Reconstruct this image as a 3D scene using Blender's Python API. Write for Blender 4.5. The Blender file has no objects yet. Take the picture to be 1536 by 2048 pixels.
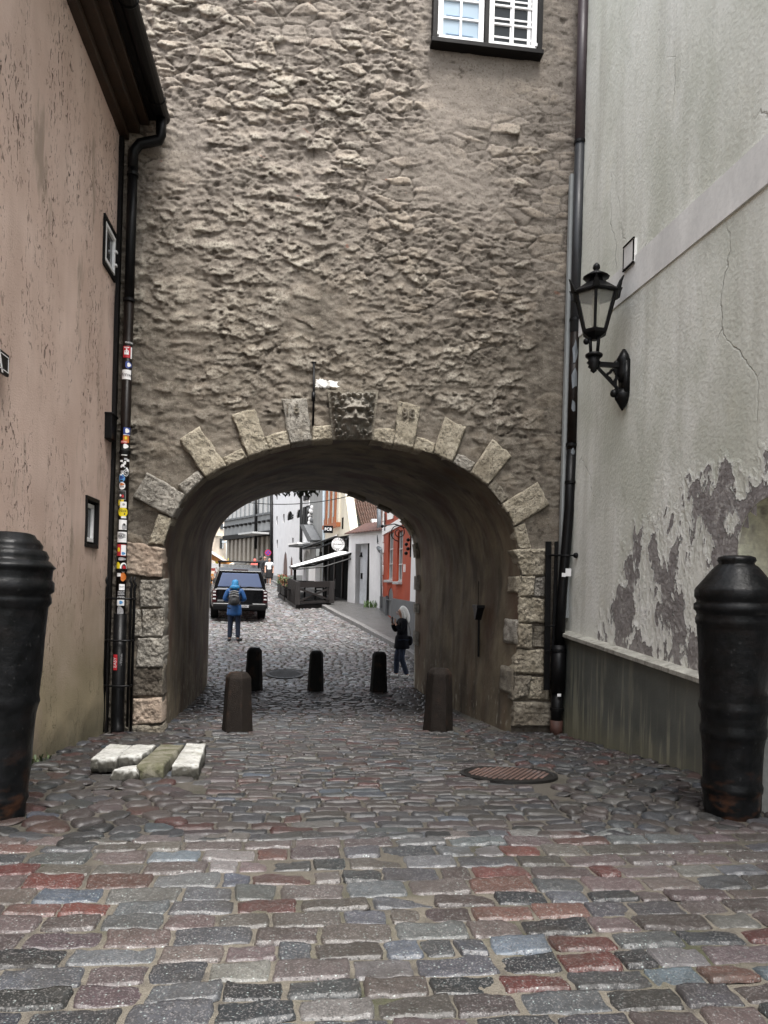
EXPO = 2.0
import bpy, bmesh, math, random
import numpy as np
from mathutils import Vector, Matrix
PI = math.pi
R = math.radians
rng = random.Random(7)
scene = bpy.context.scene
COL = scene.collection

# ------------------------------------------------------------------ camera
F = 1450.0; U0 = 768.0; V0 = 1170.0
TH = R(6.84); RO = R(1.6)
YC = -10.2; EYE = 2.1
CF = Vector((math.sin(TH), math.cos(TH), 0))
CR0 = Vector((math.cos(TH), -math.sin(TH), 0)); CU0 = Vector((0, 0, 1))
CR = CR0 * math.cos(RO) + CU0 * math.sin(RO)
CU = -CR0 * math.sin(RO) + CU0 * math.cos(RO)
CP = Vector((0, YC, EYE))
cam = bpy.data.objects.new('camera', bpy.data.cameras.new('camera'))
COL.objects.link(cam)
m3 = Matrix((CR, CU, -CF)).transposed()
cam.matrix_world = Matrix.Translation(CP) @ m3.to_4x4()
cam.data.sensor_width = 36; cam.data.sensor_fit = 'AUTO'
cam.data.lens = 36 * F / 2048
cam.data.shift_y = (V0 - 1024) / 2048
cam.data.clip_start = 0.05; cam.data.clip_end = 600
scene.camera = cam

def ray(u, v):
    return CF + CR * ((u - U0) / F) - CU * ((v - V0) / F)
def onY(u, v, Y=0.0):
    d = ray(u, v); return CP + d * ((Y - YC) / d.y)
def onX(u, v, X):
    d = ray(u, v); return CP + d * (X / d.x)
def onPl(u, v, A, B):
    """photo point on the vertical plane through plan points A and B"""
    d = ray(u, v); n = Vector((B[1] - A[1], A[0] - B[0], 0))
    return CP + d * (n.dot(Vector((A[0], A[1], 0)) - CP) / n.dot(d))
def plan(u, Yd, v=1165):
    p = onY(u, v, YC + Yd); return (p.x, p.y)

GK = [(-30, .5), (-14, .52), (-5.2, .52), (-3.6, .37), (0, 0), (2.8, -.12), (4.8, -.19), (5.8, -.15), (6.8, -.03), (8.3, .15),
      (10.4, .42), (14.8, .8), (19.8, 1.15), (38.8, 2.1), (60, 2.6), (120, 3.2), (400, 4)]
GKX = np.array([k[0] for k in GK], float); GKZ = np.array([k[1] for k in GK], float)
def _dense():
    xs = np.arange(-30, 130, .25)
    z = np.interp(xs, GKX, GKZ)
    k = np.ones(5) / 5
    zp = np.pad(z, 4, mode='edge')
    return xs, np.convolve(np.convolve(zp, k, 'valid'), k, 'valid')
GX, GZ = _dense()
def gz(y): return float(np.interp(y, GX, GZ))
def gza(y): return np.interp(y, GX, GZ)

# ------------------------------------------------------------------ noise
_T = np.random.RandomState(3).rand(16, 256, 256)
def vnoise(x, y, s=0):
    xi = np.floor(x).astype(int); yi = np.floor(y).astype(int)
    fx = x - xi; fy = y - yi
    fx = fx * fx * (3 - 2 * fx); fy = fy * fy * (3 - 2 * fy)
    T = _T[s % 16]
    a = T[xi & 255, yi & 255]; b = T[(xi + 1) & 255, yi & 255]
    c = T[xi & 255, (yi + 1) & 255]; d = T[(xi + 1) & 255, (yi + 1) & 255]
    return (a + (b - a) * fx) * (1 - fy) + (c + (d - c) * fx) * fy
def fbm(x, y, o=4, s=0, g=.5):
    t = 0; a = 1; n = 0
    for i in range(o):
        t = t + a * vnoise(x * 2 ** i + 17.3 * i, y * 2 ** i + 5.1 * i, s + i); n += a; a *= g
    return t / n
def worley(x, y, s=0):
    xi = np.floor(x).astype(int); yi = np.floor(y).astype(int)
    d1 = np.full(x.shape, 9.); d2 = np.full(x.shape, 9.); idv = np.zeros(x.shape)
    for i in (-1, 0, 1):
        for j in (-1, 0, 1):
            cx = xi + i; cy = yi + j
            px = cx + _T[s % 16][cx & 255, cy & 255]; py = cy + _T[(s + 1) % 16][cx & 255, cy & 255]
            d = np.hypot(px - x, py - y)
            nearer = d < d1
            d2 = np.where(nearer, d1, np.minimum(d2, d))
            idv = np.where(nearer, _T[(s + 2) % 16][cx & 255, cy & 255], idv)
            d1 = np.where(nearer, d, d1)
    return d1, d2, idv
def sstep(a, b, x):
    t = np.clip((x - a) / (b - a), 0, 1); return t * t * (3 - 2 * t)

# ------------------------------------------------------------------ materials
def nd(nt, typ, props=None, ins=None):
    n = nt.nodes.new(typ)
    for k, v in (props or {}).items(): setattr(n, k, v)
    for k, v in (ins or {}).items():
        s = n.inputs[k]
        if isinstance(v, bpy.types.NodeSocket): nt.links.new(v, s)
        elif isinstance(v, (tuple, list)) and len(v) == 3 and s.type == 'RGBA': s.default_value = (*v, 1)
        else: s.default_value = v
    return n
class NT:
    def __init__(s, name):
        s.m = bpy.data.materials.new(name); s.m.use_nodes = True
        s.t = s.m.node_tree; s.b = s.t.nodes['Principled BSDF']
        s.geo = nd(s.t, 'ShaderNodeNewGeometry').outputs['Position']
    def n(s, typ, props=None, **ins):
        return nd(s.t, typ, props, {k.replace('_', ' ') if k not in ('A', 'B') else k: v for k, v in ins.items()})
    def pos(s, sx=1, sy=1, sz=1, off=(0, 0, 0), vec=None):
        m = nd(s.t, 'ShaderNodeMapping', None, {'Vector': vec or s.geo, 'Scale': (sx, sy, sz), 'Location': off})
        return m.outputs[0]
    def noise(s, scale, detail=3, vec=None, rough=.55, dist=0):
        return nd(s.t, 'ShaderNodeTexNoise', None, {'Vector': vec or s.geo, 'Scale': scale, 'Detail': detail, 'Roughness': rough, 'Distortion': dist}).outputs[0]
    def vor(s, scale, vec=None, feature='F1', out='Distance'):
        return nd(s.t, 'ShaderNodeTexVoronoi', {'feature': feature}, {'Vector': vec or s.geo, 'Scale': scale}).outputs[out]
    def ramp(s, fac, *stops):
        r = nd(s.t, 'ShaderNodeValToRGB', None, {'Fac': fac}); e = r.color_ramp.elements
        while len(e) < len(stops): e.new(.5)
        for el, (p, c) in zip(e, stops):
            el.position = p; el.color = (c, c, c, 1) if isinstance(c, (int, float)) else (*c, 1)
        return r.outputs[0]
    def mix(s, fac, a, b, mode='MIX'):
        n = nd(s.t, 'ShaderNodeMix', {'data_type': 'RGBA', 'blend_type': mode})
        for i, v in ((0, fac), (6, a), (7, b)):
            sk = n.inputs[i]
            if isinstance(v, bpy.types.NodeSocket): s.t.links.new(v, sk)
            elif isinstance(v, (tuple, list)): sk.default_value = (*v, 1)
            else: sk.default_value = v if i == 0 else (v, v, v, 1)
        return n.outputs[2]
    def math(s, op, a, b=0.0, c=0.0):
        n = nd(s.t, 'ShaderNodeMath', {'operation': op})
        for i, v in enumerate((a, b, c)):
            if isinstance(v, bpy.types.NodeSocket): s.t.links.new(v, n.inputs[i])
            else: n.inputs[i].default_value = v
        return n.outputs[0]
    def xyz(s, vec=None):
        return nd(s.t, 'ShaderNodeSeparateXYZ', None, {0: vec or s.geo}).outputs
    def attr(s, name, out='Color'):
        return nd(s.t, 'ShaderNodeAttribute', {'attribute_name': name}).outputs[out]
    def bump(s, h, strength=.5, dist=.01, normal=None):
        ins = {'Height': h, 'Strength': strength, 'Distance': dist}
        if normal: ins['Normal'] = normal
        return nd(s.t, 'ShaderNodeBump', None, ins).outputs[0]
    def out(s, color=None, rough=None, normal=None, metal=None, **kw):
        def put(k, v):
            if v is None: return
            sk = s.b.inputs[k]
            if isinstance(v, bpy.types.NodeSocket): s.t.links.new(v, sk)
            elif isinstance(v, (tuple, list)) and len(v) == 3: sk.default_value = (*v, 1)
            else: sk.default_value = v
        put('Base Color', color); put('Roughness', rough); put('Normal', normal); put('Metallic', metal)
        for k, v in kw.items(): put(k.replace('_', ' '), v)
        return s.m
MATS = {}
def mat(name, c, rough=.6, var=.25, scale=6., bump=.15, bscale=40., metal=0., dirt=None, dist=.004, spec=.5, streak=False):
    """weathered plain surface: mottled colour, fine bump, uneven gloss"""
    if name in MATS: return MATS[name]
    t = NT(name)
    v = t.pos(1, 1, .25) if streak else t.geo
    n1 = t.noise(scale, 5, v); n2 = t.noise(scale * 7, 3)
    col = t.mix(t.ramp(n1, (.3, 0), (.7, 1)), tuple(x * (1 - var) for x in c), tuple(min(1, x * (1 + var)) for x in c))
    col = t.mix(t.math('MULTIPLY', t.ramp(n2, (.35, 1), (.6, 0)), var), col, tuple(x * .45 for x in c))
    if dirt:
        col = t.mix(t.ramp(t.noise(scale * 1.7, 6, t.pos(1, 1, .4, (3, 1, 9))), (.52, 0), (.72, .8)), col, dirt)
    rr = t.math('ADD', t.math('MULTIPLY', n1, .25), rough - .12)
    nb = t.bump(t.noise(bscale, 5), bump, dist)
    MATS[name] = t.out(col, rr, nb, metal, **{'Specular IOR Level': spec})
    return MATS[name]

# ------------------------------------------------------------------ meshes
class MB:
    def __init__(s): s.v = []; s.f = []
    def add(s, vs, fs):
        k = len(s.v); s.v += [tuple(p) for p in vs]; s.f += [tuple(i + k for i in f) for f in fs]; return s
    def box(s, c, d, rz=0, mtx=None):
        x, y, z = (q / 2 for q in d)
        vs = [Vector((i * x, j * y, k * z)) for k in (-1, 1) for j in (-1, 1) for i in (-1, 1)]
        M = mtx or (Matrix.Translation(c) @ Matrix.Rotation(rz, 4, 'Z'))
        return s.add([M @ p for p in vs], [(0, 2, 3, 1), (4, 5, 7, 6), (0, 1, 5, 4), (2, 6, 7, 3), (0, 4, 6, 2), (1, 3, 7, 5)])
    def bar(s, a, b, w, h=None, up=(0, 0, 1)):
        a = Vector(a); b = Vector(b); d = (b - a); L = d.length; d.normalize(); up = Vector(up)
        if abs(d.dot(up)) > .98: up = Vector((0, 1, 0))
        x = d.cross(up).normalized(); z = x.cross(d)
        M = Matrix((x, d, z)).transposed().to_4x4(); M.translation = (a + b) / 2
        return s.box(None, (w, L, h or w), mtx=M)
    def tube(s, pts, r, n=10, cap=True):
        pts = [Vector(p) for p in pts]; rs = r if isinstance(r, (list, tuple)) else [r] * len(pts)
        rings = []; up = None
        for i, p in enumerate(pts):
            d = (pts[min(i + 1, len(pts) - 1)] - pts[max(i - 1, 0)]).normalized()
            if up is None: up = Vector((0, 0, 1)) if abs(d.z) < .9 else Vector((0, 1, 0))
            x = d.cross(up).normalized(); up = x.cross(d).normalized()
            rings.append([p + (x * math.cos(2 * PI * j / n) + up * math.sin(2 * PI * j / n)) * rs[i] for j in range(n)])
        vs = [q for g in rings for q in g]
        fs = [(i * n + j, i * n + (j + 1) % n, (i + 1) * n + (j + 1) % n, (i + 1) * n + j) for i in range(len(pts) - 1) for j in range(n)]
        if cap: fs += [tuple(range(n))[::-1], tuple((len(pts) - 1) * n + j for j in range(n))]
        return s.add(vs, fs)
    def lathe(s, prof, c=(0, 0, 0), n=32, phase=0, sx=1, sy=1):
        c = Vector(c); vs = []
        for r, z in prof:
            vs += [c + Vector((r * sx * math.cos(2 * PI * j / n + phase), r * sy * math.sin(2 * PI * j / n + phase), z)) for j in range(n)]
        fs = [(i * n + j, i * n + (j + 1) % n, (i + 1) * n + (j + 1) % n, (i + 1) * n + j) for i in range(len(prof) - 1) for j in range(n)]
        fs += [tuple(range(n))[::-1], tuple((len(prof) - 1) * n + j for j in range(n))]
        return s.add(vs, fs)
    def prism(s, poly, ext):
        ext = Vector(ext); n = len(poly); p = [Vector(q) for q in poly]
        fs = [tuple(range(n))[::-1], tuple(range(n, 2 * n))] + [(i, (i + 1) % n, (i + 1) % n + n, i + n) for i in range(n)]
        return s.add(p + [q + ext for q in p], fs)
    def ball(s, c, r, n=12, m=8, sc=(1, 1, 1)):
        c = Vector(c); vs = []
        for i in range(m + 1):
            a = PI * i / m
            for j in range(n):
                b = 2 * PI * j / n
                vs.append(c + Vector((r * sc[0] * math.sin(a) * math.cos(b), r * sc[1] * math.sin(a) * math.sin(b), r * sc[2] * math.cos(a))))
        return s.add(vs, [(i * n + j, (i + 1) * n + j, (i + 1) * n + (j + 1) % n, i * n + (j + 1) % n) for i in range(m) for j in range(n)])
    def build(s, name, m, parent=None, smooth=False, bevel=0, seg=2, fix=True):
        me = bpy.data.meshes.new(name); me.from_pydata(s.v, [], s.f)
        if fix:
            bm = bmesh.new(); bm.from_mesh(me); bmesh.ops.recalc_face_normals(bm, faces=bm.faces); bm.to_mesh(me); bm.free()
        return link(name, me, m, parent, smooth, bevel, seg)
def link(name, me, m, parent=None, smooth=False, bevel=0, seg=2):
    if m: me.materials.append(m)
    if smooth: me.polygons.foreach_set('use_smooth', [True] * len(me.polygons))
    o = bpy.data.objects.new(name, me); COL.objects.link(o)
    if bevel:
        b = o.modifiers.new('bevel', 'BEVEL'); b.width = bevel; b.segments = seg; b.limit_method = 'ANGLE'; b.angle_limit = R(35)
    if parent is not None:
        o.parent = parent; o.matrix_parent_inverse = parent.matrix_world.inverted()
    return o
def tag(o, label=None, cat=None, group=None, kind=None):
    for k, v in (('label', label), ('category', cat), ('group', group), ('kind', kind)):
        if v: o[k] = v
    return o
def thing(name, label, cat, loc=(0, 0, 0), group=None, rz=0):
    o = bpy.data.objects.new(name, None); COL.objects.link(o); o.location = loc; o.rotation_euler.z = rz
    o.empty_display_size = .2
    o.matrix_world = Matrix.Translation(loc) @ Matrix.Rotation(rz, 4, 'Z')
    return tag(o, label, cat, group)
def kids(o): return [c for c in o.children]
def copy_tree(o, parent=None):
    c = o.copy(); COL.objects.link(c)
    if parent is not None:
        c.parent = parent; c.matrix_parent_inverse = o.matrix_parent_inverse.copy()
    for ch in kids(o): copy_tree(ch, c)
    return c
def gridmesh(name, P, m, parent=None, keep=None, smooth=True, attrs=None):
    """P: (ny, nx, 3) array"""
    ny, nx = P.shape[:2]
    idx = np.arange(ny * nx).reshape(ny, nx)
    q = np.stack([idx[:-1, :-1], idx[:-1, 1:], idx[1:, 1:], idx[1:, :-1]], -1).reshape(-1, 4)
    if keep is not None: q = q[keep.reshape(-1)]
    return npmesh(name, P.reshape(-1, 3), q, m, parent, smooth, attrs)
def npmesh(name, V, Q, m, parent=None, smooth=True, attrs=None):
    me = bpy.data.meshes.new(name)
    me.vertices.add(len(V)); me.vertices.foreach_set('co', np.ascontiguousarray(V, dtype=np.float32).ravel())
    k = Q.shape[1]
    me.loops.add(Q.size); me.loops.foreach_set('vertex_index', np.ascontiguousarray(Q, dtype=np.int32).ravel())
    me.polygons.add(len(Q)); me.polygons.foreach_set('loop_start', np.arange(0, Q.size, k, dtype=np.int32))
    me.update(calc_edges=True)
    for nm, a in (attrs or {}).items():
        if a.ndim == 1:
            t = me.attributes.new(nm, 'FLOAT', 'POINT'); t.data.foreach_set('value', a.astype(np.float32))
        else:
            t = me.attributes.new(nm, 'FLOAT_COLOR', 'POINT')
            t.data.foreach_set('color', np.concatenate([a, np.ones((len(a), 1))], 1).astype(np.float32).ravel())
    return link(name, me, m, parent, smooth)
def text_mesh(s, size, font_extrude=.0):
    cu = bpy.data.curves.new('letters', 'FONT'); cu.body = s; cu.size = size; cu.align_x = 'CENTER'; cu.align_y = 'CENTER'; cu.extrude = font_extrude
    o = bpy.data.objects.new('letters', cu); COL.objects.link(o)
    me = bpy.data.meshes.new_from_object(o.evaluated_get(bpy.context.evaluated_depsgraph_get()))
    bpy.data.objects.remove(o); bpy.data.curves.remove(cu)
    return [v.co.copy() for v in me.vertices], [tuple(p.vertices) for p in me.polygons]
def text(name, s, size, M, m, parent=None, ext=.004, bold=0):
    vs, fs = text_mesh(s, size, ext)
    return MB().add([M @ v for v in vs], fs).build(name, m, parent, fix=False)
def frameM(o, x, z):
    """matrix: local x,y -> given x axis and up axis at o"""
    x = Vector(x).normalized(); z = Vector(z).normalized(); n = x.cross(z)
    M = Matrix((x, z, n)).transposed().to_4x4(); M.translation = o; return M
def holed_slab(name, outer, holes, depth, M, m, parent=None, bevel=0):
    """flat outline with openings in it, given thickness; outline in local x,y of M, depth along -normal"""
    cu = bpy.data.curves.new(name, 'CURVE'); cu.dimensions = '2D'; cu.fill_mode = 'BOTH'; cu.extrude = depth / 2
    for pts in [outer] + holes:
        sp = cu.splines.new('POLY'); sp.points.add(len(pts) - 1); sp.use_cyclic_u = True
        for p, q in zip(sp.points, pts): p.co = (q[0], q[1], 0, 1)
    o = bpy.data.objects.new(name, cu); COL.objects.link(o)
    me = bpy.data.meshes.new_from_object(o.evaluated_get(bpy.context.evaluated_depsgraph_get()))
    bpy.data.objects.remove(o); bpy.data.curves.remove(cu)
    me.transform(M @ Matrix.Translation((0, 0, -depth / 2)))
    return link(name, me, m, parent, False, bevel)
# ------------------------------------------------------------------ light
SAZ, SEL = R(168), R(66)
w = bpy.data.worlds.new('World'); scene.world = w; w.use_nodes = True
wt = w.node_tree; bg = wt.nodes['Background']
sky = nd(wt, 'ShaderNodeTexSky', {'sky_type': 'NISHITA', 'sun_disc': False, 'sun_elevation': SEL, 'sun_rotation': SAZ, 'dust_density': 2.5, 'air_density': 1.0, 'ozone_density': .6})
hs = nd(wt, 'ShaderNodeHueSaturation', None, {'Saturation': .22, 'Color': sky.outputs[0]})
wt.links.new(hs.outputs[0], bg.inputs[0]); bg.inputs[1].default_value = .11
sun = bpy.data.objects.new('sun', bpy.data.lights.new('sun', 'SUN')); COL.objects.link(sun)
sun.data.energy = 1.5; sun.data.angle = R(24); sun.data.color = (1, .965, .92)
# veiled sun, behind the camera and high, very soft
az = SAZ; el = SEL
sdir = Vector((math.sin(az) * math.cos(el), math.cos(az) * math.cos(el), math.sin(el)))
sun.rotation_euler = (-sdir).to_track_quat('-Z', 'Y').to_euler()
scene.view_settings.view_transform = 'Standard'; scene.view_settings.look = 'None'
scene.view_settings.gamma = 1; scene.view_settings.exposure = EXPO

# ------------------------------------------------------------------ special materials
SPL = (onY(654, 768).x, onY(654, 768).z)
def m_gate():
    t = NT('gate_render')
    x, y, z = t.xyz()
    n1 = t.noise(1.1, 5); n2 = t.noise(7, 6); n3 = t.noise(34, 5); h = t.attr('hgt', 'Fac')
    c = t.mix(t.ramp(n1, (.35, 0), (.65, 1)), (.075, .061, .046), (.135, .114, .089))
    c = t.mix(t.ramp(n2, (.42, 0), (.66, .8)), c, (.205, .182, .148))
    c = t.mix(t.math('MULTIPLY', t.ramp(t.noise(3, 4, t.pos(1, 1, .3)), (.5, 0), (.7, 1)), .55), c, (.15, .125, .1))
    up = t.math('MULTIPLY', t.ramp(t.math('ADD', t.math('MULTIPLY', z, .1), t.math('MULTIPLY', n1, .35)), (.72, 0), (1., 1)), .55)  # paler with height: stronger sky light up the wall put into the colour
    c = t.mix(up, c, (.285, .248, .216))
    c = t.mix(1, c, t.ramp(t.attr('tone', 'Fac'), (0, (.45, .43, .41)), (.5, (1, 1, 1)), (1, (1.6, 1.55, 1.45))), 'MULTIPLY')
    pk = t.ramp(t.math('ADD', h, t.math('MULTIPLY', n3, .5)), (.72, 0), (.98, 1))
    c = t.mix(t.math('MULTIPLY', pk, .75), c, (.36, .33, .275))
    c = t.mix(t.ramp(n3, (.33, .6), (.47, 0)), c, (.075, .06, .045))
    c = t.mix(t.ramp(t.noise(75, 3, t.pos(1, 1, 1.5)), (.62, 0), (.7, .5)), c, (.5, .46, .38))
    red = t.math('MULTIPLY', t.ramp(t.noise(3.2, 2, t.pos(1, 1, 2.2, (4, 0, 2))), (.73, 0), (.755, 1)), t.ramp(t.noise(25, 3), (.4, 0), (.6, 1)))
    c = t.mix(t.math('MULTIPLY', red, .6), c, (.3, .1, .055))
    edge = t.math('MULTIPLY', t.ramp(t.math('ADD', x, t.math('MULTIPLY', n2, .25)), (0, 0), (1, 1)), 1)
    nb = t.bump(t.math('ADD', n2, t.math('MULTIPLY', t.noise(60, 6, None, .7), .6)), .7, .03)
    wv = t.math('ADD', t.math('MULTIPLY', t.math('SUBTRACT', t.noise(16, 4), .5), .16), 0)
    sx = t.math('ABSOLUTE', t.math('ADD', t.math('SUBTRACT', x, SPL[0]), wv)); sz = t.math('ABSOLUTE', t.math('ADD', t.math('SUBTRACT', z, SPL[1]), wv))
    splash = t.math('MULTIPLY', t.math('LESS_THAN', sx, .16), t.math('LESS_THAN', sz, .05))
    c = t.mix(splash, c, (.78, .77, .74))
    return t.out(c, .88, nb)
def m_lime(name, ca, cb, pit=1.0):
    t = NT(name)
    n = t.noise(5, 6); c = t.mix(t.ramp(n, (.35, 0), (.65, 1)), ca, cb)
    p = t.vor(38, t.mix(.12, t.pos(1, 1, 1.5), t.n('ShaderNodeTexNoise', None, Vector=t.geo, Scale=20., Detail=3.).outputs['Color'])); big = t.noise(9, 3, t.pos(1, 1, 1, (4, 4, 4)))
    pits = t.math('MULTIPLY', t.ramp(p, (.2, 1), (.42, 0)), t.ramp(big, (.36, 0), (.55, pit)))
    c = t.mix(t.math('MULTIPLY', pits, .8), c, (.07, .055, .04))
    c = t.mix(t.ramp(t.noise(2.6, 6, t.pos(1, 1, 1, (8, 1, 2))), (.52, 0), (.7, .6)), c, (.15, .125, .09))
    c = t.mix(t.ramp(t.noise(50, 5, None, .7), (.3, .75), (.5, 0)), c, (.085, .068, .045))
    hh = t.math('SUBTRACT', t.math('MULTIPLY', t.noise(60, 6, None, .7), .7), pits)
    return t.out(c, .85, t.bump(hh, 1.0, .03))
def m_stucco():
    t = NT('pitted_stucco')
    x, y, z = t.xyz()
    base = t.mix(t.ramp(t.noise(1.2, 5), (.35, 0), (.65, 1)), (.57, .42, .35), (.68, .525, .45))
    base = t.mix(t.ramp(t.noise(2.5, 5, t.pos(1, 1, .12)), (.45, 0), (.75, .5)), base, (.42, .3, .24))
    clus = t.noise(2.2, 4, t.pos(1, 1, .45))
    pit = t.noise(21, 4, t.pos(1.0, 1.0, .5), .6, .9)
    pm = t.math('MULTIPLY', t.ramp(pit, (.575, 0), (.63, 1)), t.ramp(clus, (.44, 0), (.6, 1)))
    c = t.mix(t.math('MULTIPLY', pm, .9), base, (.085, .055, .04))
    low = t.ramp(t.math('ADD', z, t.math('MULTIPLY', t.noise(1.6, 5), 1.6)), (0, 1), (1, 0))
    zz = t.math('MULTIPLY', t.math('SUBTRACT', t.math('ADD', z, t.math('MULTIPLY', t.noise(1.6, 5), 1.5)), 1.0), .42)
    c = t.mix(t.ramp(zz, (.22, .88), (1, 0)), c, (.235, .2, .115))
    c = t.mix(t.ramp(t.noise(1.5, 6, t.pos(1, 1.4, .5, (5, 2, 8))), (.6, 0), (.68, .75)), c, (.3, .235, .185))
    c = t.mix(t.ramp(t.math('MULTIPLY', t.math('ADD', z, t.math('MULTIPLY', t.noise(4, 5), .5)), 1), (.45, .75), (.85, 0)), c, (.12, .11, .07))
    h = t.math('SUBTRACT', t.math('MULTIPLY', t.noise(55, 5), .35), pm)
    return t.out(c, .87, t.bump(h, .9, .014))
def m_flake():
    """pale limewash with flaked-off areas low on the wall"""
    t = NT('flaking_limewash')
    x, y, z = t.xyz()
    v = t.noise(1.0, 5, t.pos(.6, .9, .22)); n0 = t.noise(.9, 5)
    c = t.mix(t.ramp(v, (.36, 0), (.66, 1)), (.63, .645, .575), (.83, .84, .80))
    c = t.mix(t.ramp(t.noise(3, 5, t.pos(1, 1, .1)), (.5, 0), (.75, .6)), c, (.40, .40, .345))
    c = t.mix(t.ramp(t.noise(2.2, 4), (.6, 0), (.75, .35)), c, (.66, .65, .54))
    c = t.mix(t.ramp(t.noise(.75, 6, t.pos(1, 1, .55, (3, 8, 5)), .65), (.47, 0), (.62, .7)), c, (.50, .52, .445))
    c = t.mix(t.ramp(t.noise(5, 6, t.pos(1, 1, .5, (1, 8, 2)), .65), (.54, 0), (.7, .45)), c, (.43, .445, .38))
    # flaked mask grows towards the plinth and towards the viewer
    f1 = t.math('ADD', t.math('MULTIPLY', t.noise(1.7, 7, t.pos(1, 1.2, .75, (0, 3.3, 1.4)), .6, .3), .98), t.math('MULTIPLY', t.noise(5.5, 5, t.pos(1, 1.2, .7, (4, 1, 2))), .26))
    low = t.math('SUBTRACT', 2.72, z)
    near = t.math('MULTIPLY', t.math('SUBTRACT', -1.75, y), .30)
    lowm = t.math('ADD', t.math('MULTIPLY', low, .30), t.math('MINIMUM', near, .32))
    m = t.math('ADD', t.math('SUBTRACT', f1, .11), t.math('MINIMUM', t.math('MAXIMUM', lowm, -.6), .26))
    top = t.math('MULTIPLY', t.math('MAXIMUM', t.math('SUBTRACT', z, 3.3), 0), .5)
    left = t.math('MULTIPLY', t.math('MAXIMUM', t.math('SUBTRACT', y, -1.2), 0), .8)
    m = t.math('SUBTRACT', t.math('SUBTRACT', m, top), left)
    m = t.math('SUBTRACT', m, .024)
    pm = t.ramp(m, (.70, 0), (.712, 1)); rim = t.ramp(m, (.655, 0), (.69, 1), (.705, 1), (.715, 0))
    under = t.mix(t.ramp(t.noise(6, 5), (.35, 0), (.65, 1)), (.19, .175, .172), (.30, .285, .28))
    under = t.mix(t.ramp(t.noise(14, 5), (.55, 0), (.7, .8)), under, (.52, .51, .49))
    c = t.mix(t.math('MULTIPLY', rim, .5), c, (.8, .8, .78))
    c = t.mix(pm, c, under)
    # hairline cracks
    cr = t.vor(1.15, t.mix(.22, t.pos(1, 1, .55), t.n('ShaderNodeTexNoise', None, Vector=t.geo, Scale=2.5, Detail=5).outputs['Color']), 'DISTANCE_TO_EDGE')
    crm = t.math('MULTIPLY', t.ramp(cr, (.002, 1), (.006, 0)), t.ramp(t.noise(.8, 2, t.pos(1, 1, 1, (7, 7, 7))), (.55, 0), (.66, .6)))
    c = t.mix(crm, c, (.18, .18, .16))
    # curling flakes round the bare areas
    curl = t.math('MULTIPLY', t.ramp(m, (.6, 0), (.7, 1)), t.noise(18, 5))
    h = t.math('ADD', t.math('MULTIPLY', pm, -1.4), t.math('ADD', t.math('MULTIPLY', curl, .9), t.math('MULTIPLY', t.noise(22, 6), .35)))
    h = t.math('SUBTRACT', h, t.math('MULTIPLY', crm, .6))
    return t.out(c, .82, t.bump(h, 1.0, .022))
def m_plinth():
    t = NT('stained_plinth_paint')
    x, y, z = t.xyz()
    c = t.mix(t.ramp(t.noise(1.3, 4), (.35, 0), (.65, 1)), (.078, .086, .078), (.13, .14, .127))
    st = t.noise(9, 6, t.pos(1, 1.2, .09)); cl = t.noise(1.8, 4, t.pos(1, 1, .6, (2, 9, 4)))
    zz = t.ramp(t.math('MULTIPLY', z, .5), (.1, .9), (.75, .1))
    k = t.math('MULTIPLY', t.math('MULTIPLY', t.ramp(st, (.5, 0), (.6, 1)), t.ramp(cl, (.36, 0), (.56, 1))), zz)
    c = t.mix(t.math('MULTIPLY', k, .8), c, (.36, .36, .27))
    c = t.mix(t.ramp(t.noise(.9, 3, t.pos(1, 1.6, .05, (1, 5, 1))), (.62, 0), (.7, .75)), c, (.07, .065, .05))
    c = t.mix(t.ramp(t.math('ADD', z, t.math('MULTIPLY', t.noise(3, 5), .7)), (.5, .7), (.95, 0)), c, (.2, .195, .13))
    return t.out(c, .62, t.bump(t.math('ADD', t.noise(40, 5), t.math('MULTIPLY', k, .5)), .35, .006))
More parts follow.
